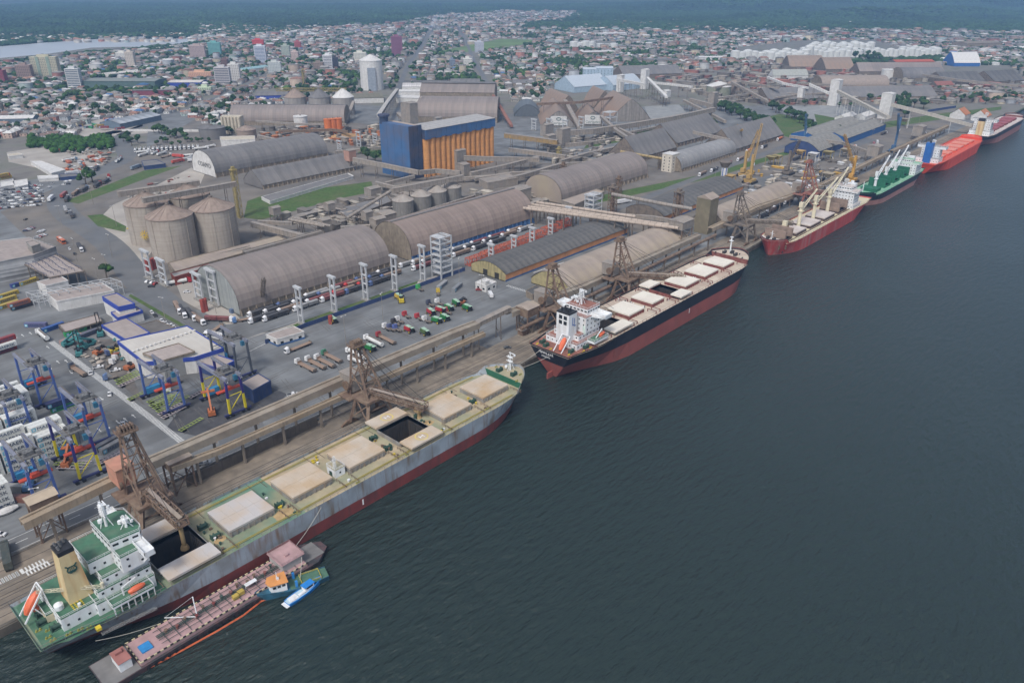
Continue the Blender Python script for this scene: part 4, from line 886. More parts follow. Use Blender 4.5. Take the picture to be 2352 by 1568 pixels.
wb = shed('brown barrel roofed warehouse with blue side walls, behind the white lattice tower', 305, 437, 163, 205, 4.5, 25, 'barrel', mat('reddish_brown_roof', (.23, .18, .155), .75, n=.1, ns=.08, axis='x', aamt=.12, asc=.9, dirt=(.29, .22, .175), da=.7, ds=.035), WALLB, butt=26, bays=14, endm=WALLT, ridge=1)
wc = shed('grey barrel roofed warehouse with a dusty folded hip end, behind the tube conveyors', 497, 636, 181, 225, 4.5, 23, 'barrel', ROOFB, WALLT, butt=20, bays=14, endm=ROOFT)
wd = shed('long low warehouse with dark corrugated arched roof and orange walls', 321, 463, 87, 119, 5.5, 10.5, 'arc', ROOFD, WALLO, bays=24, endm=mat('mouldy_cream_gable', (.34, .29, .15), .9, n=.2, ns=.3, streak=(.12, .1, .05), sa=.7, ss=.8), basem=WALLB, doors=2)
we = shed('tan dusty low vaulted warehouse behind the quay conveyor and black ship', 331, 478, 41, 73, 4, 12, 'arc', ROOFT, WALLT, bays=14, endm=MATS['mouldy_cream_gable'])
wf = shed('grey corrugated warehouse with orange wall beyond the tube conveyor bundle', 512, 652, 84, 122, 5, 11, 'arc', ROOFD, WALLO, bays=18, basem=WALLB, endm=GALD)
wg = shed('tan low vaulted quay warehouse beside the tall square dust tower', 528, 664, 38, 66, 4, 12, 'arc', ROOFT, WALLT, bays=12)
wh = shed('grey barrel warehouse with white lettered gable behind the left silos', 338, 474, 500, 546, 5, 24, 'barrel', ROOFG, WALLT, butt=18, bays=10, endm=WALLW)
OFF[:] = (0, 0, 0); text('COAMO', 7.0, (-68.2, -3, 8), (PI/2, 0, -PI/2), BLK, wh, off=False)
wi = shed('dark grey low arched warehouse just above the green lawn', 345, 452, 424, 458, 4, 16, 'gothic', ROOFG, WALLT, butt=20, bays=10, endm=ROOFG)
wj = shed('barrel warehouse with shiny ridge beside the pale stair tower, behind the yellow cranes', 679, 800, 168, 196, 4, 17, 'barrel', mat('shiny_grey_roof', (.26, .255, .25), .5, n=.1, ns=.2, axis='x', aamt=.1, asc=.8, dirt=(.2, .17, .15), da=.5, ds=.06), WALLT, butt=20, bays=10)
for (x0, x1, y0, y1, lab) in ((690, 770, 228, 268, 'grey pitched storage shed nearest to the rail lawn, left of three'), (790, 905, 240, 290, 'large grey pitched storage shed behind its two neighbours'), (808, 935, 172, 214, 'large grey pitched storage shed above the yellow harbour cranes')):
    shed(lab, x0, x1, y0, y1, 5, 25, 'gable', ROOFG, GALD, bays=8, butt=14, group='pitched storage sheds')
def shedr(label, p0, p1, W_, hs, ht, kind, roofm, wallm, **k):
    """front long side runs from pixel p0 to p1 on the ground; the building lies behind it"""
    a = Vector((*P(*p0), 0)); c = Vector((*P(*p1), 0)); d = c-a; Ld = d.length; d.normalize(); n_ = Vector((-d.y, d.x, 0)); m_ = (a+c)/2+n_*W_/2
    return shed(label, -Ld/2, Ld/2, -W_/2, W_/2, hs, ht, kind, roofm, wallm, rot=(math.atan2(d.y, d.x), (m_.x, m_.y, 3.0)), **k)
shedr('long brown barrel store behind the orange tank, below three coned silos', (530, 288), (792, 288), 44, 6, 24, 'barrel', ROOFB, WALLT, bays=16, ridge=1.5)
shedr('terraced brown roofed grain store behind the blue and orange silo block', (958, 281), (1142, 283), 75, 8, 30, 'barrel', ROOFB, WALLT, bays=14)
shedr('upper storey of the terraced grain store, set back under a flat ridge', (966, 252), (1136, 254), 56, 26, 37, 'arc', ROOFB, WALLT, bays=14, ridge=9)
shedr('white roofed twin shed beside the elevated white conveyor, front one', (910, 236), (968, 238), 30, 8, 10, 'gable', WALLW, WALLW, bays=6, name='shed', cat='shed')
shedr('white roofed twin shed beside the elevated white conveyor, rear one', (916, 222), (972, 222), 25, 8, 10, 'gable', WALLW, WALLW, bays=6, name='shed', cat='shed')
cdome = [((1243, 293), (1322, 293), 120, 22, 'brown arched store with company sign, left of two'), ((1335, 290), (1386, 290), 90, 19, 'brown arched store with company sign, right of two')]
def dome(label, p0, p1, depth, ht, m, wall, kind='gothic', **k):
    """gable end faces the camera between p0 and p1; the vault runs back"""
    a = Vector((*P(*p0), 0)); c = Vector((*P(*p1), 0)); W_ = (c-a).length; d = (c-a).normalized(); n_ = Vector((-d.y, d.x, 0)); m_ = (a+c)/2+n_*depth/2
    return shed(label, -depth/2, depth/2, -W_/2, W_/2, 2, ht, kind, m, wall, rot=(math.atan2(n_.y, n_.x), (m_.x, m_.y, 3.0)), bays=max(5, int(depth/12)), **k), W_
BRD = mat('brown_dome_roof', (.25, .19, .15), .6, n=.1, ns=.1, dirt=(.30, .19, .12), da=.6, ds=.05)
for i, (p0, p1, dp, ht, lab) in enumerate(cdome):
    r, W_ = dome(lab, p0, p1, dp, ht, BRD, mat('brown_grey_cladding', (.22, .20, .18), .8, axis='y', aamt=.3, asc=.6))
    b = MB(); b.box(-dp/2-1.0, -dp/2-.4, -11, 11, 3, 15); sg = b.build('company_sign', WALLW, r, off=False)
    text('Cotriguaçu', 4.4, (-dp/2-1.08, 0, 4.6), (PI/2, 0, -PI/2), mat('sign_dark_green', (.03, .09, .08), .6), sg, off=False)
    b = MB()
    for k in range(14): a0 = PI*k/7; a1 = PI*(k+1)/7; b.bar((-dp/2-1.1, 3*math.cos(a0), 11.3+1.8*math.sin(a0)), (-dp/2-1.1, 3*math.cos(a1), 11.3+1.8*math.sin(a1)), .7)
    b.build('sign_emblem', MATS['sign_dark_green'], sg, off=False)
dome('largest brown arched store with vertical seams on its gable, right of the company signs', (1402, 280), (1494, 278), 100, 30, BRD, MATS['brown_grey_cladding'])
dome('brown vaulted store end behind the two signed domes, left', (1280, 262), (1330, 260), 90, 26, BRD, GALD); dome('brown vaulted store end behind the two signed domes, right', (1365, 250), (1410, 249), 70, 26, BRD, GALD)
dome('dark grey arched hangar with open loading front, left of the signed domes', (1181, 268), (1244, 268), 60, 17, mat('slate_roof', (.12, .135, .145), .6, n=.1), mat('slate_cladding', (.10, .115, .13), .7, n=.1), 'arc')
sb = thing('silo_block', 'blue and orange concrete silo block with a long row of orange cells', 'silo block', (525, 355, 3))
BLUC = mat('blue_cladding', (.05, .125, .27), .7, n=.12, ns=.1, dirt=(.11, .11, .15), da=.6, ds=.06); BLUD = mat('dark_blue_cladding', (.035, .055, .11), .7, n=.2, ns=.2, dirt=(.10, .075, .08), da=.6, ds=.08)
ORC_ = mat('orange_cell_concrete', (.58, .27, .09), .85, n=.08, ns=.1, axis='z', aamt=.1, asc=.5, streak=(.32, .15, .06), sa=.45, ss=.3)
for k in range(4):
    y0 = 349.5+k*11.1; b = MB(); b.box(466, 474, y0, y0+10.8, 3, 55); b.build('cladding_panel', BLUC, sb)
for k in range(3): b = MB(); b.box(466.4+k*5.6, 471.6+k*5.6, 348.8, 351, 3, 54.8); b.build('cladding_panel', BLUD, sb)
b = MB(); b.box(474, 483, 351, 394, 3, 53.5); b.build('tower', BLUC, sb); b = MB(); b.box(467, 482.5, 350, 393, 54, 54.3); b.build('roof', ROOFT, sb); b = MB(); b.cyl(470, 391, 53, 60, 4.5, n=14); b.cyl(470, 391, 60, 62, 6, n=14); b.build('round_turret', BLUD, sb)
for k in range(14): b = MB(); b.cyl(487.3+k*7.2, 348.5, 3, 42.0, 3.75, n=18); b.build('silo_cell', ORC_, sb)
for k in range(14): b = MB(); b.box(483.6+k*7.2, 490.6+k*7.2, 344.2, 345.2, 40.5+(k % 2)*.9, 49.8); b.build('cladding_panel', BLUC, sb)
b = MB(); b.box(483.2, 584.6, 350.5, 371, 3, 41); b.box(483.2, 584.6, 345.3, 371, 41, 49.8); b.build('upper_gallery', BLUD, sb)
for k in range(14): b = MB(); b.hexa([(483.4+k*7.2, 343.8, 49.9), (490.2+k*7.2, 343.8, 49.9), (490.2+k*7.2, 371.5, 51.2), (483.4+k*7.2, 371.5, 51.2)], [(483.4+k*7.2, 343.8, 50.2), (490.2+k*7.2, 343.8, 50.2), (490.2+k*7.2, 371.5, 51.5), (483.4+k*7.2, 371.5, 51.5)]); b.build('roof_panel', mat('pale_grey_sheet', (.36, .35, .34), .7, n=.1), sb)
def silo(label, x, y, r, h, hc, wm_, rm, group=None, ribs=18, pil=8, n=40, name='silo', z=3.0, cat='silo', bands=0, cap=True):
    t = thing(name, label, cat, (x, y, z), group)
    b = MB(); b.cyl(x, y, z, z+h, r, n=n); b.build('wall', wm_, t, smooth=False)
    for k in range(pil):
        a = 2*PI*k/pil+.3; b = MB(); b.obox(x+math.cos(a)*(r+.05), y+math.sin(a)*(r+.05), z, z+h, .5, .35, a); b.build('wall_rib', wm_, t)
    b = MB(); b.cyl(x, y, z+h-.1, z+h+.5, r+.45, n=n)
    b.build('rim', rm, t)
    m_ = n//2; 
    b = MB(); b.tube((x, y, z+h+.45), (x, y, z+h+hc), r+.2, r*.06, n); b.build('roof', rm, t)
    if ribs:
        b = MB()
        for k in range(ribs):
            a = 2*PI*k/ribs; b.bar((x+math.cos(a)*(r+.1), y+math.sin(a)*(r+.1), z+h+.6), (x+math.cos(a)*r*.08, y+math.sin(a)*r*.08, z+h+hc+.05), .28, .22)
        b.build('roof_rib', rm, t, stuff=True)
    if cap: b = MB(); b.cyl(x, y, z+h+hc-.3, z+h+hc+1.2, r*.07+.3, n=10); b.build('roof_cap', GALD, t)
    return t
sl = [(198.5, 299, 'front concrete silo with coned brown roof, nearest of the left group'), (229.5, 296, 'right concrete silo beside the yellow stair tower'), (203, 345, 'left concrete silo with a painted yellow sun'), (236, 345, 'rear concrete silo mostly hidden behind the front three')]
for i, (x, y, lab) in enumerate(sl):
    t = silo(lab, x, y, 15.6, 30, 7.5, SILOC, SILOR, 'concrete silos with coned roofs')
    if i == 2:
        b = MB(); c = Vector((191.4, 331.2, 13)); ax = Vector((math.cos(R_(-43)), math.sin(R_(-43)), 0)); nn = Vector((ax.y, -ax.x, 0))
        b2 = MB(); 
        for k in range(10):
            a = 2*PI*k/10; p0 = c+ax*(math.cos(a)*.9)+Vector((0, 0, math.sin(a)*.9)); p1 = c+ax*(math.cos(a)*3.0)+Vector((0, 0, math.sin(a)*3.6)); b.bar(p0-nn*.0, p1, .5)
        b.build('painted_sun', mat('sun_yellow', (.62, .42, .04), .7), t)
for i, (x, y, lab) in enumerate([(377, 256, 'first'), (398, 257, 'second'), (417, 258, 'third'), (436, 259, 'fourth')]):
    silo(f'small ribbed grey steel silo, {lab} from the left of the four', x, y, 8.7, 14, 5, mat('ribbed_silo_steel', (.22, .21, .195), .6, n=.1, ns=.3, streak=(.14, .12, .1), sa=.4), mat('pale_silo_cone', (.34, .31, .28), .6, n=.12, dirt=(.27, .22, .18), da=.5, ds=.2), 'small steel silos', pil=24, ribs=14)
for i, (x, y, lab, m) in enumerate([(620, 782, 'left rusty coned silo of the three behind the long brown store', SILOR), (644, 756, 'middle grey coned silo of the three behind the long brown store', ROOFG), (668, 731, 'right white coned silo of the three behind the long brown store', WALLW)]):
    silo(lab, x, y, 15.6, 25, 12, mat('pale_grey_silo_wall', (.30, .28, .26), .8, n=.1, streak=(.2, .16, .13), sa=.4, ss=.3), m, 'three far silos', ribs=12)
for i, (px, py, r, h, hc, wm_, rm, lab) in enumerate([(856, 209, 20, 50, 10, WALLW, WALLW, 'tall white silo tower with a grey front bay, alone in the town'), (491, 322, 16, 13, 3, ROOFG, ROOFG, 'squat grey tank left of the cream ribbed building'), (568, 320, 12, 10, 5, SILOR, SILOR, 'small rusty domed tank beside the cream ribbed building'),
        (772-0, 300, 1, 1, 1, ROOFG, ROOFG, ''), (1649, 222, 21, 15, 8, mat('green_grey_tank', (.24, .25, .19), .7, n=.1), WALLW, 'squat green grey tank with pale domed roof near the far conveyors'), (1688, 217, 16, 17, 7, SILOR, SILOR, 'brown domed tank behind the squat green grey tank'), (1485, 262, 1, 1, 1, ROOFG, ROOFG, ''), (693, 298, 9, 16, 1, WALLW, WALLW, 'white cylindrical tank beside the orange tanks'), (2038, 182, 14, 17, 2, WALLW, WALLW, 'white cylindrical tank beyond the far brown sheds'), (1458+0, 120, 1, 1, 1, ROOFG, ROOFG, '')]):
    if lab:
        x, y = P(px, py); d = Vector((x-CX, y-CY)).normalized(); x += d.x*r; y += d.y*r
        t = silo(lab, x, y, r, h, hc, wm_, rm, ribs=8 if r > 10 else 0, pil=0 if h < 40 else 6)
        if h == 50: b = MB(); a = math.atan2(-d.y, -d.x); b.obox(x-d.x*(r+.5), y-d.y*(r+.5), 3, 42, 4, 14, a); b.build('grey_bay', mat('bluegrey_bay', (.26, .29, .33), .7), t)
for k, (px, py) in enumerate([(756, 311), (768, 310), (779, 309)]):
    x, y = P(px, py); t = silo(f'orange vertical tank, {["left","middle","right"][k]} of three beside the sand heap', x, y, 5, 20, 1, mat('orange_tank_paint', (.55, .15, .04), .6, n=.12), MATS['orange_tank_paint'], 'orange tanks', ribs=0, pil=0, n=20)
def house(label, X0, X1, Y0, Y1, z0, z1, wm_, rm, pitch=1.2, name='transfer_tower', cat='tower', group=None, win=0, stand=0, rot=0, frame=None):
    cx, cy = (X0+X1)/2, (Y0+Y1)/2; hx, hy = (X1-X0)/2, (Y1-Y0)/2
    t = bpy.data.objects.new(name, None); COL.objects.link(t); t.location = (cx, cy, 3); t.rotation_euler = (0, 0, rot); tag(t, label, cat, group)
    b = MB(); b.box(-hx, hx, -hy, hy, z0-3, z1-3); w = b.build('wall', wm_, t, off=False)
    b = MB(); z = z1-3
    if pitch: b.hexa([(-hx-.4, -hy-.4, z), (hx+.4, -hy-.4, z), (hx+.4, hy+.4, z), (-hx-.4, hy+.4, z)], [(-hx-.4, -.1, z+pitch), (hx+.4, -.1, z+pitch), (hx+.4, .1, z+pitch), (-hx-.4, .1, z+pitch)])
    else: b.box(-hx-.3, hx+.3, -hy-.3, hy+.3, z+.01, z+.35)
    b.build('roof', rm, t, off=False)
    if stand:
        for sx in (-1, 1):
            for sy in (-1, 1): b = MB(); b.bar((sx*(hx-.4), sy*(hy-.4), 0), (sx*(hx-.4), sy*(hy-.4), z0-3), .6); b.build('leg', frame or GALD, t, off=False)
        b = MB()
        for s in (-1, 1):
            b.bar((-hx, s*(hy-.4), 0), (hx, s*(hy-.4), z0-3.2), .3); b.bar((hx, s*(hy-.4), 0), (-hx, s*(hy-.4), z0-3.2), .3); b.bar((s*(hx-.4), -hy, (z0-3)/2), (s*(hx-.4), hy, (z0-3)/2), .3)
        b.build('brace', frame or GALD, t, off=False, stuff=True)
    if win:
        for k in range(int((z1-z0)/3.2)):
            for j in range(win): panel(w, 'window', DARKG, -hx, -hy+(j+.5)*2*hy/win, z0-3+1.2+k*3.2, 1.1, 1.3, 0)
            for j in range(win): panel(w, 'window', DARKG, -hx+(j+.5)*2*hx/win, -hy, z0-3+1.2+k*3.2, 1.1, 1.3, PI/2)
    return t
def hpx(label, px, py, wx, wy, z0, z1, wm_=None, rm=None, **k):
    x, y = P(px, py); return house(label, x-wx/2, x+wx/2, y, y+wy, z0, z1, wm_ or GALV, rm or GALV, **k)
TW = 'conveyor transfer towers'
house('tall square tan dust tower behind the quay loader', 505, 518, 40, 52, 3, 31, mat('mossy_tan_wall', (.20, .17, .115), .9, n=.15, ns=.2, dirt=(.13, .12, .07), da=.6, ds=.08), ROOFT, 3)
for a in [('large transfer tower standing before the orange silo cells', 1061, 392, 14, 12, 3, 24), ('lower slanted transfer house below the tower at the orange cells', 1073, 405, 9, 12, 3, 15), ('tall grey box tower at the left end of the terraced store', 953, 300, 14, 18, 3, 38), ('box tower at the left end of the long far gallery', 1262, 312, 16, 9, 3, 17), ('stacked box tower in the maze of galleries, upper one', 1300, 335, 16, 9, 3, 23),
          ('box tower left of the yellow stairs in the gallery maze', 1268, 345, 13, 9, 8, 20), ('tall box tower at the far end of the long gallery', 1642, 252, 14, 10, 3, 28), ('small box tower where the pipes start near the grey barrel', 878, 552, 10, 8, 3, 20), ('box house joining the two nearest barrel warehouses', 900, 540, 12, 14, 3, 20), ('small bracketed house beside the nearest barrel roof', 889, 560, 14, 5, 14, 17.5),
          ('small square house on the tube conveyor junction', 851, 520, 7, 7, 8, 15), ('tower beside the left tube conveyors', 755, 545, 8, 8, 3, 17), ('hopper house by the lawn, left', 640, 510, 7, 7, 9, 15), ('hopper house by the lawn, right', 765, 505, 7, 7, 11, 17), ('salmon transfer tower on white legs above the dark arched warehouse', 813, 392, 9, 9, 13, 24), ('orange based hopper house at the lawn corner', 865, 455, 12, 10, 3, 12),
          ('junction house under the blue tower', 975, 405, 14, 10, 6, 13), ('grey box tower by the left barrel of tubes', 1205, 470, 18, 14, 3, 17), ('tall grey shaft between the terraced store and orange tanks', 1010, 290, 11, 8, 3, 14), ('box tower at the end of the pale far gallery', 1475, 340, 9, 7, 3, 12), ('grey square house over the nearest lattice tower pair', 998-0, 372, 1, 1, 3, 4)]:
    if a[3] > 1: house_ = hpx(a[0], *a[1:], stand=a[5] > 5, group=TW, wm_=mat('salmon_cladding', (.38, .22, .17), .8, n=.1) if 'salmon' in a[0] else None)
hpx('white far transfer tower, left of the pair', 1429, 212, 10, 10, 3, 32, wm_=WALLW, rm=WALLW, group=TW); hpx('white far transfer tower, right of the pair', 1485, 205, 12, 11, 3, 37, wm_=WALLW, rm=WALLW, group=TW); hpx('white transfer house on legs beside the bare lot', 1534, 240, 12, 12, 14, 24, wm_=WALLW, rm=WALLW, stand=1, group=TW)
hpx('tall pale transfer tower at the bend of the right long conveyor', 1923, 243, 14, 14, 3, 42, wm_=WALLW, rm=WALLW, group=TW); hpx('tall pale transfer tower between the two long right conveyors', 2043, 273, 15, 15, 3, 38, wm_=WALLW, rm=WALLW, group=TW); hpx('white striped shaft left of the right long conveyor', 1843, 236, 9, 9, 3, 26, wm_=WALLW, rm=WALLW, group=TW)
hpx('pale stair tower at the end of the shiny barrel warehouse', 1549, 394, 14, 12, 3, 21, wm_=mat('cream_tower_wall', (.55, .50, .42), .85, n=.1), rm=WALLW, pitch=0, win=2, group=TW); hpx('tan quay house on the conveyor beside the green deck ship', 2017, 374, 14, 12, 10, 21, stand=1, group=TW); hpx('tan quay house over the far conveyor bend', 2118, 322, 14, 12, 8, 20, stand=1, group=TW)
hpx('tan roofed conveyor head station on tall legs beside the near ship', 128, 1235, 9, 6, 17, 20, wm_=BRN, rm=mat('tan_sheet_roof', (.42, .34, .25), .8, n=.1), stand=1, frame=BRN, group='quay stations'); hpx('brown dust hopper station on legs right of the salmon loader', 430, 1128, 9, 8, 14, 17.5, wm_=BRN, rm=ROOFT, pitch=0, stand=1, frame=BRN, group='quay stations')
hpx('tan junction station on legs by the black stern', 1225, 762, 10, 9, 13, 18, wm_=BRN, rm=ROOFT, stand=1, frame=BRN, group='quay stations'); hpx('pipe bundle head house above the tan vault end', 1576, 560, 16, 12, 15, 21, wm_=GALV, rm=GALV, stand=1, frame=BRN, group='quay stations')
def gallery(label, pts, w=3.2, h=2.8, m=None, sup=16, kind='box', supm=None, rib=4, group='conveyor galleries', world=False, name='conveyor_gallery', roofm=None, legs='frame', base=3.0):
    q = [Vector(p) if world else Vector((*P(p[0], p[1], p[2]), p[2])) for p in pts]; m = m or GALV; supm = supm or GALD
    mid = q[len(q)//2]; t = thing(name, label, 'conveyor', (q[0].x, q[0].y, 3), group)
    for i in range(len(q)-1):
        a, c = q[i], q[i+1]; d = c-a; Ld = d.length; dn = d.normalized(); sd = dn.cross(Vector((0, 0, 1))).normalized()*w/2; up = Vector((0, 0, 1))
        b = MB()
        if kind == 'tube': b.tube(a, c, w/2, n=12)
        elif kind == 'open':
            b.hexa([a-sd, a+sd, a+sd-up*.5, a-sd-up*.5][::-1], [c-sd, c+sd, c+sd-up*.5, c-sd-up*.5][::-1])
            for s in (-1, 1): b.bar(a+sd*s-up*h/2, c+sd*s-up*h/2, .35, h)
            b.bar(a+up*.35-sd*.3, c+up*.35-sd*.3, .5, .5)
        else:
            b.hexa([a-sd-up*h, a+sd-up*h, a+sd, a-sd], [c-sd-up*h, c+sd-up*h, c+sd, c-sd])
        b.build('gallery', m, t)
        if kind == 'box':
            b = MB(); e = sd*1.12; b.hexa([a-e, a+e, a+up*.45+sd*.1, a+up*.45-sd*.1], [c-e, c+e, c+up*.45+sd*.1, c+up*.45-sd*.1]); b.build('roof', roofm or m, t)
        n_ = int(Ld/rib)
        if n_ and rib:
            b = MB()
            for k in range(n_):
                o = a+d*((k+.5)/n_)
                if kind == 'tube': b.tube(o-dn*.12, o+dn*.12, w/2+.12, n=12)
                else:
                    for s in (-1, 1): b.bar(o+sd*s*1.03, o+sd*s*1.03-up*h, .16)
            b.build('wall_rib', supm, t, stuff=True)
        if sup:
            n_ = max(1, int(Ld/sup))
            for k in range(n_):
                o = a+d*((k+.5)/n_); zt = o.z-(h if kind != 'tube' else w/2)
                if zt < base+1.5: continue
                b = MB()
                if legs == 'post': b.box(o.x-.45, o.x+.45, o.y-.45, o.y+.45, base, zt); b.bar(o+sd*1.2-up*(o.z-zt+.2), o-sd*1.2-up*(o.z-zt+.2), .5)
                else:
                    for s in (-1, 1): b.bar((o.x+sd.x*s*1.15, o.y+sd.y*s*1.15, base), (o.x+sd.x*s*.9, o.y+sd.y*s*.9, zt), .38)
                    kk = max(1, int((zt-base)/7))
                    for j in range(kk+1):
                        z = base+(zt-base)*(j+.6)/(kk+.6)
                        if z < zt: b.bar((o.x+sd.x, o.y+sd.y, z), (o.x-sd.x, o.y-sd.y, z), .25)
                    b.bar((o.x+sd.x, o.y+sd.y, base), (o.x-sd.x, o.y-sd.y, min(zt, base+7)), .2)
                b.build('support', supm, t)
    return t
TRANS = mat('tan_conveyor', (.33, .27, .20), .85, n=.15, ns=.3, dirt=(.24, .17, .10), da=.6, ds=.15, streak=(.14, .1, .07), sa=.4)
